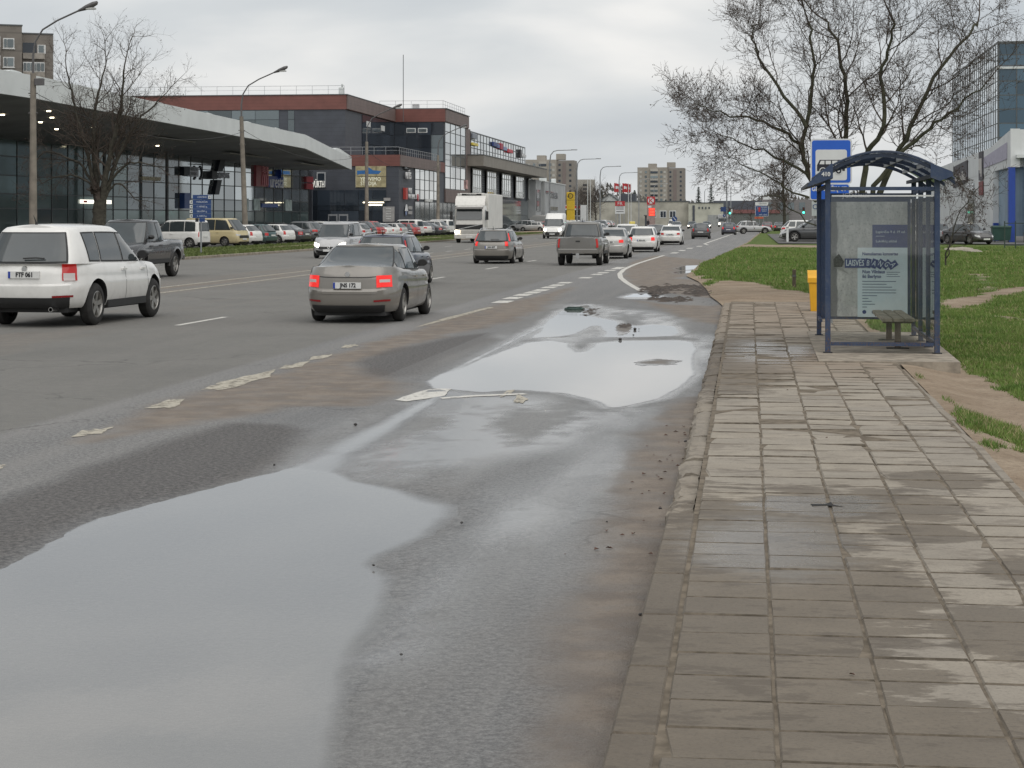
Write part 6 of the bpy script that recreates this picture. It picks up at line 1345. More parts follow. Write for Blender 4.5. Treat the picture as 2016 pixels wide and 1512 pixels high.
# ================================================================ lamp posts and wires
POSTC = mat('post_concrete', (.205, .18, .15), .9, var=.2, vscale=2); STEEL = mat('galvanised_steel', (.30, .31, .32), .45, .6); LAMPH = mat('lamp_housing', (.10, .095, .095), .5); GLENS = mat('lamp_glass', (.45, .45, .43), .3)
def old_lamp(x, y, lean, label, i):
    t = thing('street_lamp', label, 'street lamp', (x, y, .06), 0, 'concrete street lamps across the road')
    pts = [Vector((lean*z/10., 0, z)) for z in (0, 3, 6, 9.2)]
    MB().tube(pts, [.22, .19, .165, .14], 12).build('post', POSTC, t, 40)
    top = pts[-1]; arm = [top + Vector((0, 0, -.8)), top + Vector((0, 0, .9)), top + Vector((.12, 0, 1.6)), top + Vector((.5, -.0, 2.2)), top + Vector((1.3, -.05, 2.65)), top + Vector((2.5, -.1, 3.15))]
    a = MB().tube(arm, [.07, .06, .05, .045, .045, .045], 8).build('arm', LAMPH, t, 40)
    e = arm[-1]; h = MB(); d = Vector((1, -.04, .38)).normalized(); rows = []
    for s, w_, hh in ((-.1, .07, .06), (.1, .11, .09), (.3, .17, .13), (.7, .19, .15), (.95, .13, .10), (1.0, .03, .03)):
        c = e + d*s; rows.append([c + Vector((0, w_*math.cos(q), hh*math.sin(q))) for q in [k*math.pi/5 for k in range(10)]])
    h.grid(rows, wrap=True); hd = h.build('lamp_head', LAMPH, t, 50); c = e + d*.6
    MB().cbox(c.x-.25, c.x+.25, c.y-.13, c.y+.13, c.z-.2, c.z-.1, .03).build('lens', GLENS, hd)
    for z in (7.2, 8.2): MB().tube([(lean*z/10-.25, 0, z), (lean*z/10+.25, 0, z)], .03, 5).build('bracket', LAMPH, t)
    if i == 0: MB().cbox(lean+.1, lean+.55, -.15, .15, 8.6, 8.95, .03).build('junction_box', LAMPH, t)
lamps = [(-36.4, 92.0, 0), (-36.6, 132.6, -.35), (-37.2, 177.5, 0), (-37.0, 216.5, 0)]
for i, (x, y, l) in enumerate(lamps): old_lamp(x, y, l, ['tall concrete street lamp at the left edge of the picture', 'leaning concrete street lamp between tree and showroom signs', 'concrete street lamp in front of the lit yellow window', 'concrete street lamp just left of the white lorry'][i], i)
WIRE = mat('wire', (.03, .03, .03), .6)
for i, (a, c) in enumerate(((0, 1), (1, 2), (2, 3))):
    A = Vector((lamps[a][0]+.25+lamps[a][2]*.8, lamps[a][1], 8.2)); B_ = Vector((lamps[c][0]+.25+lamps[c][2]*.8, lamps[c][1], 8.2))
    tag(MB().tube([A.lerp(B_, k/12) - Vector((0, 0, 1.3*4*(k/12)*(1-k/12))) for k in range(13)], .016, 4).build('overhead_wire', WIRE), f'thin sagging wire between the {ORD[a]} and {ORD[c]} concrete lamps from the left', 'wire', 'wires between the lamps')
for i, y in enumerate((288, 331, 379, 430, 500, 570)):
    t = thing('street_lamp', f'slender steel street lamp with a long arm, {ORD[i]} of the far lamps from the left', 'street lamp', (-32, y, .05), 0, 'steel street lamps in the distance')
    MB().tube([(0, 0, 0), (0, 0, 10.4), (.15, 0, 11.6), (.6, 0, 12.15), (1.2, 0, 12.3), (3.4, 0, 12.35)], [.14, .10, .08, .075, .07, .06], 8).build('post', STEEL, t, 50)
    MB().cbox(3.3, 4.2, -.15, .15, 12.3, 12.46, .04).build('lamp_head', STEEL, t)
for i, (x, y) in enumerate(((-19, 640), (-9, 560), (16, 420))):
    t = thing('street_lamp', ['far street lamp right of the tower block', 'far street lamp by the traffic lights', 'far street lamp behind the poplar'][i], 'street lamp', (x, y, 0), 0, 'steel street lamps in the distance'); sg = 1 if i != 1 else -1
    MB().tube([(0, 0, 0), (0, 0, 11), (sg*.3, 0, 11.8), (sg*3, 0, 12.6)], [.14, .1, .08, .06], 8).build('post', STEEL, t, 50); MB().cbox(sg*3-.4, sg*3+.4, -.15, .15, 12.55, 12.7, .04).build('lamp_head', STEEL, t)
# trolley-wire mast at the lights
t = thing('wire_mast', 'mast with crossed wire arms above the traffic lights', 'mast', (-6.0, 330, 0)); MB().tube([(0, 0, 0), (0, 0, 8.6)], .11, 8).build('pole', STEEL, t)
for z, l in ((8.5, 2.5), (6.9, 2.0), (6.3, 2.4)): MB().tube([(-l, 0, z + .3), (0, 0, z), (l, 0, z + .1)], .03, 5).build('arm', LAMPH, t)

# ================================================================ signs
SB = mat('road_sign_blue', (.012, .10, .50), .4, var=.04); SW = mat('road_sign_white', (.62, .63, .62), .45, var=.05); SN = mat('guide_sign_blue', (.015, .05, .17), .45, var=.05); INK = mat('sign_ink', (.012, .013, .02), .5, var=0); SR = mat('sign_red', (.42, .03, .035), .5, var=.05); SY = mat('pylon_yellow', (.62, .42, .03), .45, var=.05); WL_ = mat('sign_letter', (.6, .62, .65), .5, var=0)
t = thing('guide_sign', 'blue street guide sign with white arrows on the verge', 'sign', (-28.6, 95, .1)); MB().tube([(0, .05, 0), (0, .05, 3.1)], .045, 8).build('pole', STEEL, t)
for k, (z, s) in enumerate(((2.92, 'CENTRAS'), (2.64, 'PAŠILAIČIAI'), (2.40, 'Ž. KAIRIO g.'), (2.17, 'ŠEŠKINĖS g.'), (1.95, 'L. ASANAVIČIŪTĖS'))[:4] if False else ((2.95, 'CENTRAS'), (2.70, 'PAŠILAIČIAI'), (2.46, 'S. NERIES g.'), (2.22, 'GILUŽIO g.'), (1.98, 'L. ASKO g.'))):
    MB().box(-.42, .55, -.02, .02, z - .11, z + .115).build('panel', SN, t); text('lettering', s, .12, WL_, t, (.07, -.023, z), sx=.95, ext=.002)
    x = .47 if k == 0 else -.50; MB().box(x - .075, x + .075, -.03, .03, z - .085, z + .085).build('arrow_plate', SW, t); MB().slab([(x-.045, -.034, z), (x+.04, -.034, z+.045), (x+.04, -.034, z-.045)], (0, .003, 0)).build('arrow', INK, t)
MB().box(-.28, -.12, -.03, .03, 1.68, 1.86).build('small_plate', INK, t); MB().box(-.08, .22, -.02, .02, 1.68, 1.86).build('small_plate', SN, t)

t = thing('bus_stop_sign', 'tall blue bus stop sign with a black bus on white behind the shelter', 'bus stop sign', (1.17, 33, .13)); MB().tube([(0, .05, 0), (0, .05, 3.2)], .032, 10).build('pole', STEEL, t)
def rrect(x0, x1, z0, z1, r, y, n=5):
    out = []
    for cx, cz, a0 in ((x1-r, z1-r, 0), (x0+r, z1-r, 90), (x0+r, z0+r, 180), (x1-r, z0+r, 270)):
        out += [(cx + r*math.cos(R(a0 + 90*k/n)), y, cz + r*math.sin(R(a0 + 90*k/n))) for k in range(n+1)]
    return out
x0, x1, z0, z1 = -.345, .355, 2.40, 3.17
MB().slab(rrect(x0, x1, z0, z1, .05, 0), (0, .03, 0)).build('board', SW, t); MB().slab(rrect(x0+.025, x1-.025, z0+.02, z1-.025, .04, -.004), (0, .004, 0)).build('blue_face', SB, t); MB().slab(rrect(x0+.085, x1-.085, z0+.06, z1-.185, .04, -.008), (0, .004, 0)).build('white_panel', SW, t)
bus = t; bz = 2.62
MB().slab([(-.235, -.012, bz), (-.235, -.012, bz+.10), (-.19, -.012, bz+.19), (.20, -.012, bz+.19), (.235, -.012, bz+.15), (.235, -.012, bz)], (0, .004, 0)).build('bus_symbol', INK, t)
for k in range(4): q = -.20 + k*.11; MB().slab([(q + (.0 if k else .005), -.016, bz+.115), (q+.09, -.016, bz+.115), (q+.09, -.016, bz+.175), (q + (.0 if k else .03), -.016, bz+.175)], (0, .004, 0)).build('bus_symbol_window', SW, t)
for q in (-.135, .13):
    for rr, mm, yy in ((.062, SW, -.017), (.048, INK, -.019), (.02, SW, -.021)): MB().slab([(q + rr*math.cos(a), yy, bz + rr*math.sin(a)) for a in [k*math.pi/8 for k in range(16)]], (0, .003, 0)).build('bus_symbol_wheel', mm, t)
MB().slab(rrect(-.36, .32, 2.12, 2.40, .045, -.002), (0, .03, 0)).build('name_plate', SW, t); MB().slab(rrect(-.342, .302, 2.137, 2.388, .035, -.006), (0, .004, 0)).build('name_plate_face', SB, t)
text('lettering', 'GLOVAIŽIŲ ST', .105, SW, t, (-.03, -.008, 2.31), sx=.86, ext=.002, bold=.003)

t = thing('pylon_sign', 'tall yellow pylon sign with a round emblem', 'sign', (-35.2, 352, 0)); MB().cbox(-.75, .75, -.2, .2, .8, 6.9, .05).build('panel', SY, t); MB().box(-.6, .6, -.15, .15, 0, .8).build('foot', LAMPH, t)
MB().lathe([(.36, -.24), (.5, -.24), (.5, -.2), (.36, -.2)], 'y', (0, 0, 6.2), 20, close=True).build('emblem_ring', K_BLACK, t); MB().slab([(-.6, -.23, 6.1), (0, -.23, 6.25), (0, -.23, 6.12), (.6, -.23, 6.3), (0, -.23, 6.12)], (0, .02, .03)).build('emblem_bolt', K_BLACK, t)
for z in (5.4, 3.6): MB().box(-.76, .76, -.21, -.2, z, z + .06).build('joint', K_BLACK, t)
for i, x in enumerate((1157, 1161.5)):
    p = AY(x, 420, 400); t = thing('flagpole', ['left of two bare white flagpoles by the pylon', 'right of two bare white flagpoles by the pylon'][i], 'flagpole', (p.x, 400 + i, 0), 0, 'bare flagpoles'); MB().tube([(0, 0, 0), (0, 0, 10.2)], [.09, .05], 8).build('pole', WHITE_MET, t); MB().lathe([(0, .16), (.09, .08), (.07, 0)], c=(0, 0, 10.2), seg=8).build('finial', WHITE_MET, t)
for i, (x, fx) in enumerate(((1221, -1), (1236, -1), (1240, -1))):
    p = AY(x, 420, 440); t = thing('flag', ['red and white flag on the left pole by the petrol station', 'red and white flag on the middle pole by the petrol station', 'red and white flag on the right pole by the petrol station'][i], 'flag', (p.x, 440 + i*2, 0), 0, 'red flags'); MB().tube([(0, 0, 0), (0, 0, 10.2)], .07, 8).build('pole', WHITE_MET, t)
    rows = [[(-.1 - u*1.3, .12*math.sin(u*7 + k), 8.2 + k*.6 + u*.25 - (.35 if k == 0 else 0)*u) for u in seq(0, 1, 8)] for k in range(4)]; MB().grid(rows).build('cloth', SR, t, 60, fix=False)
    MB().grid([[(-.35 - u*.7, .12*math.sin((.2+u*.55)*7 + k) - .05, 8.7 + k*.35 + u*.2) for u in seq(0, 1, 5)] for k in range(3)]).build('emblem', SW, t, 60, fix=False)
t = thing('price_sign', 'red petrol price sign with a white K in a circle', 'sign', (-24.8, 430, 0)); MB().cbox(-.92, .92, -.2, .2, 5.15, 6.95, .04).build('panel', SR, t)
MB().lathe([(.0, -.235), (.68, -.235), (.68, -.2)], 'y', (0, 0, 6.05), 24).build('disc', SW, t); text('lettering', 'K', 1.35, SR, t, (0.02, -.245, 6.03), sx=1.1, ext=.01, bold=.03)
MB().box(-.92, .92, -.15, .15, .3, 5.1).build('column', mat('price_column', (.3, .22, .2), .6), t); pr = mat('lit_price_red', (.6, .05, .03), .4, var=0, emit=(1, .10, .05), es=1.6)
for z in (4.1, 3.5, 2.9): MB().box(-.5, .9, -.2, -.15, z - .27, z + .27).build('price_field', mat('price_field_red', (.5, .04, .03), .5, var=0, emit=(1, .07, .04), es=.7), t); text('price', ('1.31', '1.24', '0.61')[int((4.2 - z) / .6)], .5, pr, t, (.2, -.21, z), ext=.01, bold=.02)
MB().box(-.7, .1, -.19, -.15, 4.45, 4.9).build('small_panel', SW, t)
t = thing('tenant_sign', 'white sign board with a red head reading FR', 'sign', (-31.8, 430, 0)); MB().box(-1.1, 1.1, -.15, .15, 4.85, 5.95).build('head_panel', SR, t); text('lettering', 'FR', 1.0, SW, t, (0, -.17, 5.38), sx=1.1, ext=.01); MB().box(-1.1, 1.1, -.14, .14, 3.1, 4.8).build('panel', SW, t)
for z in (3.5, 4.1, 4.55): MB().box(-.85, .85, -.16, -.14, z, z + .16).build('text_bar', LAMPH, t)
for x in (-.9, .9): MB().box(x - .08, x + .08, -.1, .1, 0, 3.1).build('leg', STEEL, t)
t = thing('direction_sign', 'blue road direction sign with a white top panel on two posts', 'sign', (0.0, 249, .1)); MB().box(-.86, .86, -.04, .04, 2.15, 3.55).build('panel', SW, t); MB().box(-.81, .81, -.055, -.04, 2.2, 3.5).build('blue_face', SN, t); MB().box(-.86, .82, -.04, .04, 3.6, 4.0).build('top_panel', SW, t); text('lettering', 'CENTRAS', .24, INK, t, (.1, -.05, 3.8), ext=.004)
for z, s in ((3.33, 'Panevėžys'), (3.1, 'Klaipėda'), (2.86, 'Šeškinė'), (2.36, 'VIRŠULIŠKĖS')): text('lettering', s, .2, WL_, t, (.3 if z > 2.5 else .15, -.06, z), ext=.004)
for x in (-.62, -.6): MB().slab([(x, -.06, 2.9), (x + .1, -.06, 2.9), (x + .1, -.06, 3.25), (x + .05, -.06, 3.4), (x, -.06, 3.25)], (0, .004, 0)).build('arrow', WL_, t)
MB().box(-.45, -.2, -.062, -.054, 2.75, 3.35).build('route_plate', SR, t); MB().box(-.95, .2, -.05, .03, 1.85, 2.1).build('lower_panel', mat('orange_red_panel', (.42, .09, .04), .5), t)
for x in (-.3, .22): MB().tube([(x, .08, 0), (x, .08, 3.6)], .045, 8).build('post', STEEL, t)
GRN = mat('green_signal', (.05, .5, .35), .3, var=0, emit=(.05, 1, .62), es=5.)
for i, (px, Y) in enumerate(((1437, 330), (1582, 300))):
    p = AY(px, 420, Y); t = thing('traffic_light', ['traffic light showing green in the middle of the street', 'traffic light showing green beside the shelter'][i], 'traffic light', (p.x, Y, 0), 0, 'traffic lights'); MB().tube([(0, .1, 0), (0, .1, 4.2)], .06, 8).build('pole', STEEL, t); MB().cbox(-.17, .17, -.12, .1, 2.75, 3.75, .03).build('housing', K_BLACK, t)
    for k, m_ in enumerate((GRN, mat('dark_amber_lens', (.08, .05, .01), .3), mat('dark_red_lens', (.1, .015, .01), .3))): MB().lathe([(0, -.15), (.10, -.15), (.15 if k == 0 else .12, -.12)], 'y', (0, 0, 2.93 + k*.32), 14).build('lamp', m_, t)
    if i == 0: MB().slab([(.32 + .22*math.cos(a), -.1, 3.2 + .42*math.sin(a)) for a in [k*math.pi/8 for k in range(16)]], (0, .03, 0)).build('oval_sign', SW, t); MB().box(-1.6, -.5, -.05, 0, 3.2, 4.0).build('lane_sign', SN, t)
for i, (px, py, Y) in enumerate(((1328, 431, 262), (1426, 424, 400))):
    p = AY(px, py, Y); t = thing('keep_right_sign', ['round blue keep-right sign on the striped traffic island post', 'small blue keep-right sign beside the coach'][i], 'sign', (p.x, Y, 0), 0, 'keep-right signs'); MB().lathe([(0, -.03), (.34, -.03), (.36, 0), (.36, .02)], 'y', (0, 0, p.z), 20).build('disc', SN, t); MB().slab([(-.2, -.04, p.z+.22), (-.14, -.04, p.z+.26), (.22, -.04, p.z-.16), (.16, -.04, p.z-.22)], (0, .005, 0)).build('arrow', SW, t); MB().tube([(0, .04, 0), (0, .04, p.z)], .04, 8).build('pole', STEEL, t)
    if i == 0:
        for k in range(4): MB().box(-.16, .16, -.02, .02, .15 + k*.28, .29 + k*.28).build('stripe', SW if k % 2 else K_BLACK, t)
p = AY(1605, 410, 420); t = thing('emblem_pylon', 'grey pylon with a round blue emblem behind the shelter', 'sign', (p.x, 420, 0)); MB().box(-.75, .75, -.2, .2, 2.6, 5.8).build('panel', mat('pylon_grey', (.42, .44, .45), .5), t); MB().lathe([(.4, -.24), (.55, -.24), (.55, -.2), (.4, -.2)], 'y', (0, 0, 4.6), 18, close=True).build('emblem_ring', SN, t); MB().box(-.2, .2, -.15, .15, 0, 2.6).build('foot', LAMPH, t)
t = thing('banner_stand', 'white and blue advertising banner among the far parked cars', 'banner', (-31.5, 338, 0)); MB().box(-.55, .55, -.03, .03, 1.6, 4.4).build('cloth', SW, t); MB().box(-.5, .3, -.05, .05, .6, 1.6).build('blue_box', SN, t); MB().tube([(-.55, 0, 0), (-.55, 0, 4.6)], .04, 6).build('pole', STEEL, t)
t = thing('marker_post', 'short pale post at the edge of the lawn', 'post', (G(1532, 462).x, 150, .1)); MB().cbox(-.09, .09, -.09, .09, 0, 1.15, .02).build('shaft', SW, t); MB().box(-.1, .1, -.1, .1, 1.15, 1.2).build('cap', LAMPH, t)
t = thing('timber_stake', 'dark wooden stake in the grass by the yellow bin', 'stake', (G(1562, 560, .1).x, 52.5, .05)); MB().cbox(-.05, .05, -.05, .05, 0, .5, .015).build('shaft', mat('old_timber', (.09, .07, .05), .9), t); MB().box(-.055, .055, -.055, -.048, .3, .36).build('nail_plate', LAMPH, t)

# pedestrian far off
t = thing('person', 'distant person in dark clothes walking on the far pavement by the price sign', 'person', (AY(1276, 437, 395).x, 395, .05))
b = MB(); 
for sg in (1, -1): b.tube([(sg*.09, sg*.12, 0), (sg*.09, sg*.08, .45), (sg*.09, 0, .88)], [.06, .075, .1], 8)
b.tube([(0, 0, .84), (0, 0, 1.1), (0, 0, 1.38), (0, 0, 1.46)], [.17, .18, .21, .1], 10); b.tube([(0, 0, 1.42), (0, 0, 1.55)], .06, 8)
for sg in (1, -1): b.tube([(sg*.2, 0, 1.4), (sg*.26, .04, 1.1), (sg*.26, .1, .85)], [.06, .05, .04], 8)
b.lathe([(0, 1.78), (.08, 1.75), (.105, 1.66), (.09, 1.55), (0, 1.5)], seg=10); b.build('body', mat('dark_clothing', (.02, .02, .025), .9), t, 50)

# ================================================================ bus shelter
def worn_navy():
    m, t, p, o = newmat('shelter_navy'); P = t.pos(); n = t.noise(P, 7, 5, .7); f = t.noise(P, 45, 4, .75); sx = t.n('ShaderNodeSeparateXYZ'); t.l(P, sx.inputs[0])
    c = t.mix(t.step(n, .3, .7), (.020, .040, .092), (.036, .060, .115)); c = t.mix(t.step(f, .60, .68, 0, .75), c, (.16, .17, .17)); c = t.mix(t.math('MULTIPLY', t.step(f, .52, .6), t.step(sx.outputs[2], .9, .2)), c, (.11, .065, .04))
    t.l(t.mix(t.step(n, .5, .75, 0, .3), c, (.12, .11, .09)), p.inputs['Base Color']); t.l(t.step(n, .3, .7, .35, .6), p.inputs['Roughness']); t.l(t.bump(f, .2, .004), p.inputs['Normal'])
    return m
NAVY = worn_navy(); RNAVY = mat('roof_navy', (.012, .024, .052), .45, var=.3, vscale=6)
def clear_glass(name, tint, dirt):
    m = bpy.data.materials.new(name); m.use_nodes = True; m.node_tree.nodes.clear(); t = NT(m.node_tree); MATS[name] = m
    o = t.n('ShaderNodeOutputMaterial'); tr = t.n('ShaderNodeBsdfTransparent'); tr.inputs[0].default_value = (*tint, 1); gl = t.n('ShaderNodeBsdfGlossy'); gl.inputs['Roughness'].default_value = .02; fr = t.n('ShaderNodeFresnel'); fr.inputs[0].default_value = 1.5
    df = t.n('ShaderNodeBsdfDiffuse'); df.inputs[0].default_value = (.30, .31, .28, 1); P = t.pos(); k = t.step(t.noise(P, 2.3, 5, .7), .35, .8, dirt * .4, dirt * 1.6)
    a = t.n('ShaderNodeMixShader'); t.l(k, a.inputs[0]); t.l(tr.outputs[0], a.inputs[1]); t.l(df.outputs[0], a.inputs[2]); mx = t.n('ShaderNodeMixShader'); t.l(fr.outputs[0], mx.inputs[0]); t.l(a.outputs[0], mx.inputs[1]); t.l(gl.outputs[0], mx.inputs[2]); t.l(mx.outputs[0], o.inputs[0])
    return m
PANE = clear_glass('shelter_glass', (.97, .985, .98), .05); ROOFP = clear_glass('smoked_roof_sheet', (.46, .49, .53), .12)
slab = MB(); slab.prism([(.70, 23.95), (2.42, 23.93), (2.5, 30.2), (.70, 30.2)], -.15, .168); sl = struct(slab.build('shelter_plinth', CONC))
def shelter():
    t = thing('bus_shelter', 'navy blue bus shelter with arched roof and glass end wall', 'bus shelter', (.86, 25.4, .168)); Z = .168
    XR, YB = 1.41, 3.86
    def post(x, y, h, w_=.035): MB().cbox(x-w_, x+w_, y-w_, y+w_, 0, h, .006).build('post', NAVY, t); MB().box(x-.06, x+.06, y-.06, y+.06, .0, .012).build('base_plate', K_BLACK, t)
    for x, y, h in ((0, 0, 2.30), (XR, 0, 2.32), (0, YB, 2.30), (XR, YB, 2.32), (XR, 1.29, 2.3), (XR, 2.58, 2.3)): post(x, y, h)
    def rail(a, c, s=.025): 
        a, c = Vector(a), Vector(c); MB().tube([a, c], s*1.3, 4).build('rail', NAVY, t)
    for z in (.12, 2.16): rail((.04, 0, z), (XR-.04, 0, z)); rail((XR, .04, z), (XR, YB-.04, z))
    rail((.04, YB, .27), (XR-.04, YB, .27)); rail((0, 0, 2.2), (0, YB, 2.2)); rail((.0, YB-.9, .27), (.0, YB, .27))
    MB().box(.045, XR-.045, -.006, .006, .16, 2.06).build('end_pane', PANE, t)
    MB().box(.05, XR-.05, -.012, .012, 2.055, 2.075).build('glazing_strip', SW, t)
    for k in range(3): MB().box(XR-.006, XR+.006, k*1.29+.045, k*1.29+1.245, .16, 2.06).build('back_pane', PANE, t)
    # arched roof
    cx = XR/2 - .0; hw = .92; rise = .36; zc = 2.235
    def arc(f): x = -hw + 2*hw*f; return (cx + x, zc + rise*(1 - (x/hw)**2))
    for k, y in enumerate((-.12, 1.29, 2.58, YB + .12)):
        b = MB(); rows = []
        for s_ in seq(0, 1, 16):
            x, z = arc(s_); rows.append([(x, y-.025, z-.026), (x, y+.025, z-.026), (x, y+.025, z+.026), (x, y-.025, z+.026)])
        b.grid(rows, wrap=True); b.add(rows[0], [(0,1,2,3)]); b.add(rows[-1], [(3,2,1,0)]); b.build('roof_rib', RNAVY, t, 30)
    b = MB(); rows = []
    for s_ in seq(0, 1, 16):
        x, z = arc(s_); rows.append([(x, -.16, z+.05), (x, YB+.16, z+.05)])
    b.grid(rows); b.build('roof_sheet', ROOFP, t, 60, fix=False)
    for s_ in (.2, .35, .5, .65, .8):
        x, z = arc(s_); MB().box(x-.012, x+.012, -.1, YB+.1, z-.02, z+.03).build('roof_bar', mat('pale_bar', (.6, .61, .61), .5), t)
    b = MB(); rows = []
    for s_ in seq(0, 1, 16):
        x, z = arc(s_); rows.append([(x, -.16, z+.035), (x, -.12, z+.065), (x, -.08, z+.035)])
    b.grid(rows); b.build('roof_trim', RNAVY, t, 60)
    # gutters with end plates
    for sg, xe, ze in ((-1, -.27, 2.19), (1, XR+.19, 2.33)):
        xi = .06 if sg < 0 else XR - .10
        pl = [(xe, ze - .01), (xe + sg*-.02, ze + .05), (xi - .02 if sg < 0 else xi, 2.49), (xi, 2.48), (xi, 2.30), (xi + sg*.12, 2.255)]
        MB().slab([(x, -.2, z) for x, z in pl], (0, .03, 0)).build('gutter_end', NAVY, t)
        g = MB(); g.slab([(xe, -.17, ze), (xe - sg*.0, -.17, ze + .045), (xi, -.17, 2.34), (xi, -.17, 2.29)], (0, YB + .34, 0)); g.build('gutter', mat('gutter_underside', (.055, .065, .075), .6), t)
    text('shelter_number', '410', .075, SW, t, (-.03, -.205, 2.345), ext=.003, bold=.003)
    MB().box(.1, XR-.02, YB-.02, YB+.02, 2.06, 2.15).build('header', NAVY, t); text('lettering', 'JCDecaux', .10, SW, t, (.55, YB-.03, 2.115), ext=.002)
    # poster case at the far end
    c = MB(); c.box(.03, 1.36, YB-.09, YB+.07, .25, 2.06); case = c.build('poster_case', NAVY, t)
    m, tt, p, o = newmat('worn_backing'); P = tt.pos(); n = tt.noise(tt.scaled(P, (3, 1, 1.1)), 2.2, 5, .7); f = tt.noise(P, 30, 4, .8); sx = tt.n('ShaderNodeSeparateXYZ'); tt.l(P, sx.inputs[0])
    cc = tt.mix(tt.step(n, .3, .7), (.42, .43, .41), (.64, .64, .60)); cc = tt.mix(tt.step(f, .5, .7, 0, .6), cc, (.12, .12, .11)); tt.l(tt.mix(tt.step(tt.math('ADD', sx.outputs[0], tt.math('MULTIPLY', n, .12)), 1.17, 1.20, .75, 0), cc, (.07, .075, .08)), p.inputs['Base Color']); p.inputs['Roughness'].default_value = .6
    yb = YB - .092
    MB().box(.12, 1.31, yb-.004, yb, .29, 2.02).build('case_back', m, case)
    pm, tt, p, o = newmat('poster_paper'); P = tt.pos(); n = tt.noise(P, 2.0, 3); tt.l(tt.mix(tt.step(n, .4, .7), (.68, .80, .82), (.78, .86, .86)), p.inputs['Base Color']); p.inputs['Roughness'].default_value = .5
    ink = mat('poster_navy', (.02, .05, .19), .5, var=.05)
    def px(x): return x - .86
    q = MB().box(px(1.43), px(2.17), yb-.010, yb-.004, .284, 1.33).build('poster', pm, case)
    MB().box(px(1.65), px(2.17), yb-.010, yb-.004, 1.33, 1.675).build('poster_head', ink, case); pw = mat('poster_light', (.7, .8, .84), .5, var=0)
    text('lettering', 'Lapkričio 9 d. 19 val.', .052, pw, case, (px(1.70), yb-.012, 1.565), align='LEFT', ext=.001); text('lettering', 'Lukiškių aikštė', .052, pw, case, (px(1.70), yb-.012, 1.425), align='LEFT', ext=.001)
    MB().box(px(1.70), px(1.83), yb-.012, yb-.010, 1.50, 1.505).build('poster_rule', pw, case)
    text('lettering', 'Nemokamas koncertas', .066, ink, case, (px(1.50), yb-.012, 1.235), align='LEFT', ext=.001, sx=.86, bold=.002)
    text('lettering', 'Nuo Vilniaus', .072, ink, case, (px(1.50), yb-.012, .965), align='LEFT', ext=.001, sx=.9, bold=.002); text('lettering', 'iki Berlyno', .072, ink, case, (px(1.50), yb-.012, .895), align='LEFT', ext=.001, sx=.9, bold=.002)
    b = MB().box(px(1.24), px(1.545), yb-.016, yb-.011, 1.025, 1.165).build('title_strip', ink, case); text('lettering', 'LAISVĖS', .125, pw, case, (px(1.392), yb-.018, 1.095), ext=.001, sx=.62, bold=.002)
    for k, ch in enumerate('BANGA'):
        xc, zc_, a = px(1.585 + k*.092), 1.095 - .006*k, R(-8 - k*12)
        bb = MB().box(-.044, .044, -.003, .003, -.07, .07).build('title_tile', ink, case, None, (xc, yb-.014 - k*.0012, zc_)); bb.rotation_euler = (0, -a, 0); text('lettering', ch, .12, pw, bb, (0, -.004, 0), ext=.001, sx=.7)
    for k in range(3): MB().box(px(1.86), px(2.06 - .03*(k % 2)), yb-.012, yb-.010, .955 - k*.032, .965 - k*.032).build('text_line', mat('poster_fine_print', (.16, .22, .28), .6, var=0), case)
    for k, wd in enumerate((.50, .36, .44, .50, .50, .22, .09, .14, .19, .07)): MB().box(px(1.50), px(1.50 + wd), yb-.012, yb-.010, .815 - k*.043, .827 - k*.043).build('text_line', mat('poster_fine_print', (.16, .22, .28), .6), case)
    for k in range(2): MB().lathe([(.012 if k else .0, -.004), (.03, -.004), (.03, 0)], 'y', (px(1.53 + k*.14), yb-.009, .36), 14).build('small_emblem', ink, case)
    MB().slab([(px(1.07), yb-.012, 1.15), (px(1.15), yb-.05, 1.24), (px(1.23), yb-.02, 1.12), (px(1.20), yb-.03, 1.04), (px(1.08), yb-.012, 1.03)], (0, .003, 0)).build('torn_flap', mat('torn_paper', (.06, .065, .06), .8, var=.5, vscale=30), case); MB().slab([(px(1.08), yb-.014, 1.03), (px(1.2), yb-.03, 1.02), (px(1.31), yb-.02, .92), (px(1.2), yb-.014, .98)], (0, .003, 0)).build('torn_flap', mat('torn_pale', (.4, .41, .39), .8), case)
shelter()
# bench inside
t = thing('bench', 'weathered three-slat wooden bench inside the shelter', 'bench', (1.83, 27.3, .168)); WOOD = mat('weathered_wood', (.26, .225, .175), .85, var=.35, vscale=8, bump=.5, bscale=30)
for k in range(3): MB().cbox(-.215 + k*.15, -.085 + k*.15, -1.15, 1.25, .375, .42, .008).build('slat', WOOD, t)
for y in (-.95, .85):
    l = MB(); l.box(-.04, .04, y-.03, y+.03, 0, .345); l.build('leg', mat('old_timber', (.09, .07, .05), .9), t); MB().box(-.2, .2, y-.04, y+.04, .345, .374).build('bearer', mat('old_timber', (.09,)*3), t); MB().box(-.15, .15, y-.05, y+.05, 0, .014).build('foot_plate', K_BLACK, t)
# yellow bin
t = thing('litter_bin', 'yellow grit bin with sloping lid behind the shelter', 'bin', (1.14, 37.4, .13)); YL = mat('bin_yellow', (.70, .36, .015), .5, var=.08)
MB().slab([(-.20, -.2, 0), (.2, -.2, 0), (.235, -.23, .56), (-.235, -.23, .56)], (0, .45, 0)).build('body', YL, t); MB().slab([(-.26, -.25, .57), (-.26, -.25, .66), (-.26, .24, .80), (-.26, .27, .57)], (.52, 0, 0)).build('lid', YL, t)
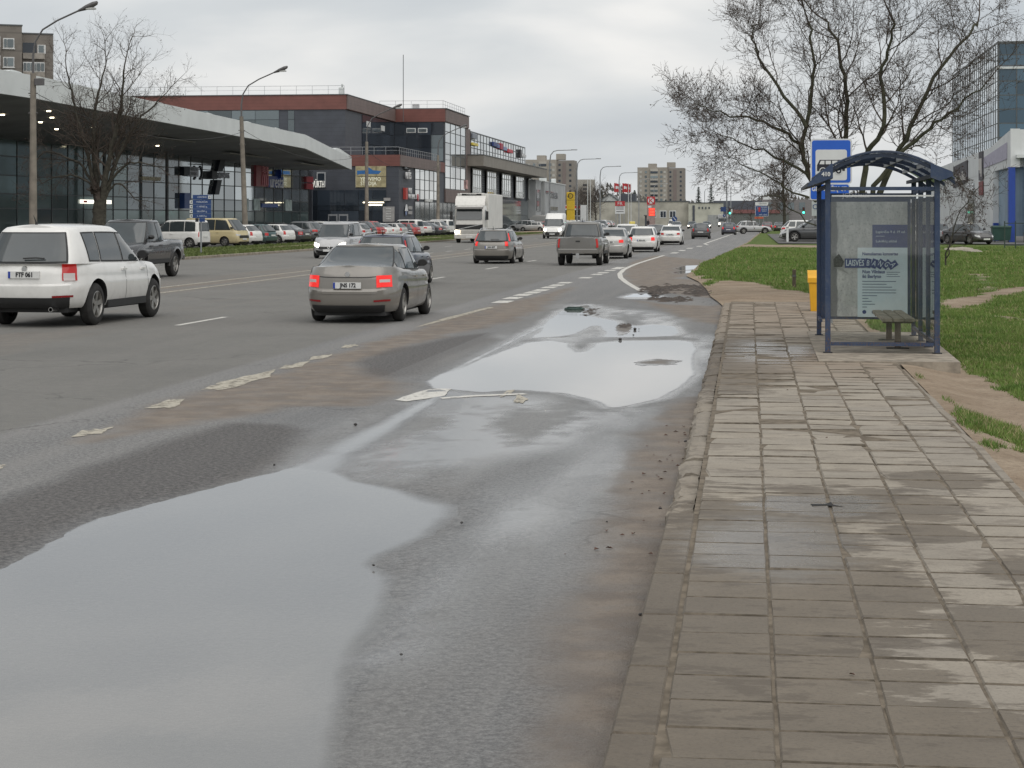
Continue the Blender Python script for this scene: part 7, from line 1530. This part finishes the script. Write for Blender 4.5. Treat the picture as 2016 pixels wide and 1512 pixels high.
# ================================================================ trees
BARK = mat('bark', (.052, .047, .036), .95, var=.35, vscale=6, bump=.6, bscale=20); BARKG = mat('mossy_bark', (.055, .056, .035), .95, var=.35, vscale=5); TWIG = mat('twig', (.062, .048, .038), .9, var=.2); SEED = mat('dry_seed', (.085, .05, .038), .9, var=.3, vscale=20)
class Tree:
    def __init__(s, seed, yspread=1.): s.r = random.Random(seed); s.b = [MB(), MB(), MB()]; s.seed = MB(); s.tips = []; s.ys = yspread
    def limb(s, pts, r0, r1, k, sides): 
        n = len(pts); s.b[k].tube(pts, [r0 + (r1 - r0) * (i/(n-1))**.8 for i in range(n)], sides, cap=False)
    def walk(s, p, d, L, n, curl, up):
        pts = [Vector(p)]; d = Vector(d).normalized()
        for i in range(n):
            d = (d + Vector((s.r.gauss(0, curl), s.r.gauss(0, curl), s.r.gauss(0, curl) + up))).normalized(); pts.append(pts[-1] + d * L / n)
        return pts
    def side(s, pts, f, ang):
        i = f * (len(pts) - 1); k = min(int(i), len(pts) - 2); p = pts[k].lerp(pts[k+1], i - k); t = (pts[k+1] - pts[k]).normalized(); a = t.orthogonal().normalized(); q = s.r.uniform(0, 6.283); n = a * math.cos(q) + t.cross(a) * math.sin(q); n.y *= s.ys
        return p, (t * math.cos(ang) + n * math.sin(ang)).normalized()
    def branch(s, p, d, L, r, lev, maxl, nums, up=.03):
        n = (6, 5, 4, 3, 3)[lev]; pts = s.walk(p, d, L, n, (.10, .15, .20, .26, .3)[lev], up)
        s.limb(pts, r, r * .45 if lev < maxl else r * .5, 0 if lev == 0 else (1 if lev < 3 else 2), (7, 5, 4, 3, 3)[lev])
        if lev == maxl: s.tips.append(pts[-1]); return
        for i in range(nums[lev]):
            f = s.r.uniform(.22, 1.) if i else 1.; q, dd = s.side(pts, f, s.r.uniform(.45, 1.1) if i else .2)
            s.branch(q, dd, L * s.r.uniform(.42, .72), max(.0046, r * (.62 - .2 * f)), lev + 1, maxl, nums, up)
    def stem(s, pts, r0, r1, nb, L, nums, maxl, f0=.3, up=.08):
        P = [Vector(p) for p in pts]; Q = []
        for i in range(len(P) - 1):                       # smooth the survey points
            a, b, c, d = P[max(i-1, 0)], P[i], P[i+1], P[min(i+2, len(P)-1)]
            for k in range(4): t = k/4; Q.append(.5 * (2*b + (c-a)*t + (2*a - 5*b + 4*c - d)*t*t + (3*b - a - 3*c + d)*t**3) + Vector((s.r.gauss(0, .03), s.r.gauss(0, .03), s.r.gauss(0, .03))))
        Q.append(P[-1]); s.limb(Q, r0, r1, 0, 9)
        for i in range(nb):
            f = f0 + (1 - f0) * (i + s.r.random()) / nb; q, d = s.side(Q, min(f, .999), s.r.uniform(.5, 1.15)); rr = (r0 + (r1 - r0) * f**.8) * .44
            s.branch(q, d, L * s.r.uniform(.65, 1.2) * (1.15 - .5 * f), rr, 1, maxl, nums, up)
        s.branch(Q[-1], (Q[-1] - Q[-2]), L * .8, r1, 1, maxl, nums, up)
    def seeds(s, n, size):
        for p in s.r.sample(s.tips, min(n, len(s.tips))):
            for k in range(3): a = s.r.uniform(0, 6.28); q = p + Vector((s.r.gauss(0, size*.3), s.r.gauss(0, size*.3), s.r.gauss(0, size*.3))); s.seed.add([q, q + Vector((size*math.cos(a), size*math.sin(a)*.5, -size*.7)), q + Vector((-size*.4*math.sin(a), size*.3, -size*1.5))], [(0, 1, 2)])
    def build(s, name, label, loc, m0=None, group=None):
        t = thing(name, label, 'tree', loc, 0, group); L = Vector(loc)
        for b in s.b + [s.seed]: b.v = [tuple(Vector(v) - L) for v in b.v]
        s.b[0].build('trunk', m0 or BARK, t, 60, fix=False); s.b[1].build('branches' if False else 'crown', TWIG, t, 60, fix=False); tag(s.b[2].build('twig_spray', TWIG, t, None, fix=False), kind='stuff')
        if s.seed.v: tag(s.seed.build('seed_cluster', SEED, t, None, fix=False), kind='stuff')
        return t
def big_tree():
    T = Tree(3); Y = 48.
    def S(px, dy=(0, 0)): 
        n = len(px); return [AY(x, y, Y + dy[0] + (dy[1]-dy[0]) * i/max(1, n-1)) for i, (x, y) in enumerate(px)]
    N = (6, 6, 6, 4)
    T.stem([(2.35, 48, -.1), (2.36, 48, .6), (2.38, 48, 1.3)], 0.231, 0.182, 0, .5, N, 4)
    T.stem(S([(1690, 520), (1655, 460), (1622, 410), (1592, 345), (1582, 280), (1598, 190), (1602, 110), (1592, 45)], (0, -.6)), 0.102, 0.025, 11, 1.65, N, 4, .3)
    T.stem(S([(1690, 510), (1668, 400), (1660, 330), (1668, 250), (1662, 150), (1645, 80), (1625, 40)], (0, .9)), 0.102, 0.025, 12, 1.65, N, 4, .3)
    T.stem(S([(1692, 520), (1700, 380), (1712, 300), (1738, 250), (1735, 150), (1750, 90), (1758, 40)], (0, -1.2)), 0.095, 0.025, 11, 1.65, N, 4, .3)
    T.stem(S([(1695, 500), (1735, 370), (1765, 310), (1800, 230), (1855, 130), (1905, 70), (1925, 45)], (0, .8)), 0.095, 0.021, 11, 1.5, N, 4, .3)
    T.stem(S([(1695, 500), (1725, 370), (1775, 300), (1830, 255), (1885, 210), (1940, 165)], (0, -.6)), 0.082, 0.017, 10, 1.35, N, 4, .35)
    T.stem(S([(1584, 300), (1550, 265), (1490, 235), (1440, 228), (1395, 215), (1372, 205)], (-.3, -1.2)), 0.048, 0.008, 10, 1.15, N, 4, .2)
    T.stem(S([(1590, 345), (1540, 315), (1490, 292), (1440, 272), (1405, 258)], (-.3, .8)), 0.041, 0.008, 9, 1.1, N, 4, .2)
    T.stem(S([(1608, 395), (1560, 375), (1510, 345), (1460, 325), (1425, 300)], (-.2, -.8)), 0.031, 0.007, 8, .9, N, 4, .2, -.01)
    T.stem(S([(1590, 250), (1530, 170), (1490, 100), (1482, 60), (1495, 40)], (-.4, .5)), 0.051, 0.010, 9, 1.5, N, 4, .2)
    T.stem(S([(1640, 470), (1570, 420), (1530, 390), (1480, 395)], (0, -.5)), 0.024, 0.006, 5, .7, N, 3, .3, -.02)
    T.stem(S([(1770, 330), (1830, 325), (1880, 345), (1915, 380)], (0, .7)), 0.027, 0.006, 7, .9, N, 4, .2, -.03)
    T.seeds(2600, .022)
    T.build('bare_tree', 'wide bare multi-stemmed tree with brown seed clusters behind the bus shelter', (2.35, 48, 0), BARKG)
def shrub():
    T = Tree(21); Y = 48.
    def S(px, dy=(0, 0)):
        n = len(px); return [AY(x, y, Y + dy[0] + (dy[1]-dy[0]) * i/max(1, n-1)) for i, (x, y) in enumerate(px)]
    T.stem(S([(1860, 520), (1885, 430), (1920, 380), (1960, 350)], (-6, -6.4)), .018, .004, 8, .5, (4, 3, 2), 3, .1)
    T.stem(S([(1858, 510), (1880, 460), (1905, 435), (1930, 400)], (-6, -6.2)), .014, .004, 7, .4, (4, 3, 2), 3, .1)
    T.build('shrub', 'thin leafless shrub beside the right shelter post', (4.0, 42, 0))
shrub()
def left_tree():
    T = Tree(9); Y = 103.
    S = lambda px, dy=0: [AY(x, y, Y + dy*i/5) for i, (x, y) in enumerate(px)]; N = (6, 6, 5, 3)
    b = AY(197, 480, Y); T.stem([(b.x, Y, 0), (b.x + .05, Y, 1.2), AY(196, 425, Y), AY(196, 392, Y)], .46, .34, 0, 1, N, 4)
    T.stem(S([(194, 420), (188, 330), (185, 260), (190, 200), (205, 140)], .8), .22, .04, 12, 2.4, N, 4, .15); T.stem(S([(200, 420), (210, 340), (225, 270), (240, 200), (245, 130)], -.9), .22, .04, 12, 2.4, N, 4, .15)
    T.stem(S([(192, 400), (175, 310), (155, 240), (140, 180), (130, 130)], -1), .14, .03, 10, 2.0, N, 4, .2); T.stem(S([(205, 390), (240, 290), (280, 230), (320, 190)], 1), .14, .03, 9, 1.9, N, 4, .2)
    T.stem(S([(193, 385), (165, 330), (130, 310), (85, 300), (60, 345)], .6), .10, .02, 9, 1.7, N, 4, .2, 0); T.stem(S([(203, 380), (240, 330), (275, 320), (315, 330)], -.6), .10, .02, 9, 1.6, N, 4, .2, 0); T.stem(S([(205, 385), (235, 360), (265, 390), (285, 395)], .5), .07, .015, 6, 1.0, N, 3, .2, -.03); T.stem(S([(192, 370), (150, 345), (110, 350), (75, 365)], -.7), .08, .015, 7, 1.2, N, 4, .2, -.02)
    T.seeds(600, .04)
    T.build('bare_tree', 'round bare tree in front of the showroom at the left', (b.x, Y, 0))
def poplar(px, Y, h, wd, label, seed, nb=34):
    T = Tree(seed); p = AY(px, 431, Y); x = p.x
    T.stem([(x, Y, 0), (x + .1, Y, h*.3), (x - .1, Y, h*.65), (x + .05, Y, h)], .28, .03, 0, 1, (4, 4, 3), 3)
    for i in range(nb):
        z = h * (.18 + .78 * i/nb); a = T.r.uniform(0, 6.28); k = math.sin(math.pi * min(1, max(.12, (h - z) / h * 1.05)))**.6
        T.branch((x, Y, z), (math.cos(a)*.8, math.sin(a)*.8, .75), wd * k * T.r.uniform(.8, 1.2), .05, 1, 3, (0, 7, 6, 5), .04)
    T.build('bare_tree', label, (x, Y, 0), None, 'far bare trees')
big_tree(); left_tree()
poplar(1543, 255, 11.5, 3.0, 'tall narrow bare tree left of the bus shelter', 5, 46)
poplar(1172, 470, 9.0, 4.2, 'bare tree right of the yellow pylon', 6, 26); poplar(1155, 490, 8.0, 4.0, 'bare tree beside the flagpoles', 8, 24); poplar(1139, 520, 9.5, 4.0, 'bare tree behind the yellow pylon', 12, 24)
NEEDLE = mat('needles', (.018, .032, .022), .9, var=.4, vscale=1.5)
def spruce(px, Y, h, label, seed, wd=.26):
    r = random.Random(seed); p = AY(px, 431, Y); t = thing('spruce', label, 'tree', (p.x, Y, 0), 0, 'spruces at the end of the street'); MB().tube([(0, 0, 0), (0, 0, h*.97)], [.3, .03], 7).build('trunk', BARK, t)
    b = MB(); z = h * .06
    while z < h * .97:
        k = (h - z); L = k * wd * r.uniform(.75, 1.15) + .25
        for i in range(9):
            a = r.uniform(0, 6.283); dx, dy = math.cos(a), math.sin(a); l = L * r.uniform(.7, 1.1); n = 5
            for j in range(n):
                s0, s1 = j/n*l, (j+1.3)/n*l; dz = -.28*s0 + .08*s0*s0/max(l, .1); w_ = (.34 + .16*r.random()) * (1 - .6*j/n) * (.5 + k/h)
                c0 = Vector((dx*s0, dy*s0, z + dz)); c1 = Vector((dx*s1, dy*s1, z + dz - .10 - .1*r.random())); sd_ = Vector((-dy, dx, 0)) * w_; b.add([c0 + sd_*.5, c1 + sd_*.2 - Vector((0, 0, .2)), c1 - sd_*.2 - Vector((0, 0, .12)), c0 - sd_*.5], [(0, 1, 2, 3)])
        z += h * .028 + .1
    b.build('crown', NEEDLE, t, None, fix=False)
spruce(1375, 600, 12.5, 'left of two dark spruces over the low beige building', 1, .27); spruce(1400, 600, 13.4, 'right of two dark spruces over the low beige building', 2, .25); spruce(1249, 640, 12, 'dark spruce in front of the right tower block', 3, .2); spruce(1186, 700, 12.5, 'dark spruce behind the gabled house', 4, .2); spruce(1311, 560, 8.0, 'small dark conifer over the roof of the beige building', 5, .22)
# far tree line that reads as one mass
rr = random.Random(4); b = MB()
for i in range(9000):
    x = rr.uniform(-220, 160); y = rr.uniform(760, 900); hmax = 9 + 4*math.sin(x*.07) + 3*math.sin(x*.19 + 1); z = hmax * rr.random()**.7; s = rr.uniform(.5, 1.5)
    b.add([(x, y, z), (x + s, y, z + rr.uniform(-.6, .6)), (x + s*.4, y + .3, z + s*1.4)], [(0, 1, 2)])
tag(b.build('far_woodland', mat('far_twigs', (.10, .095, .085), .95, var=.3, vscale=.1), fix=False), 'hazy grey line of bare woods at the end of the street', 'woods', kind='stuff')
bpy.data.scenes.remove(WORK)
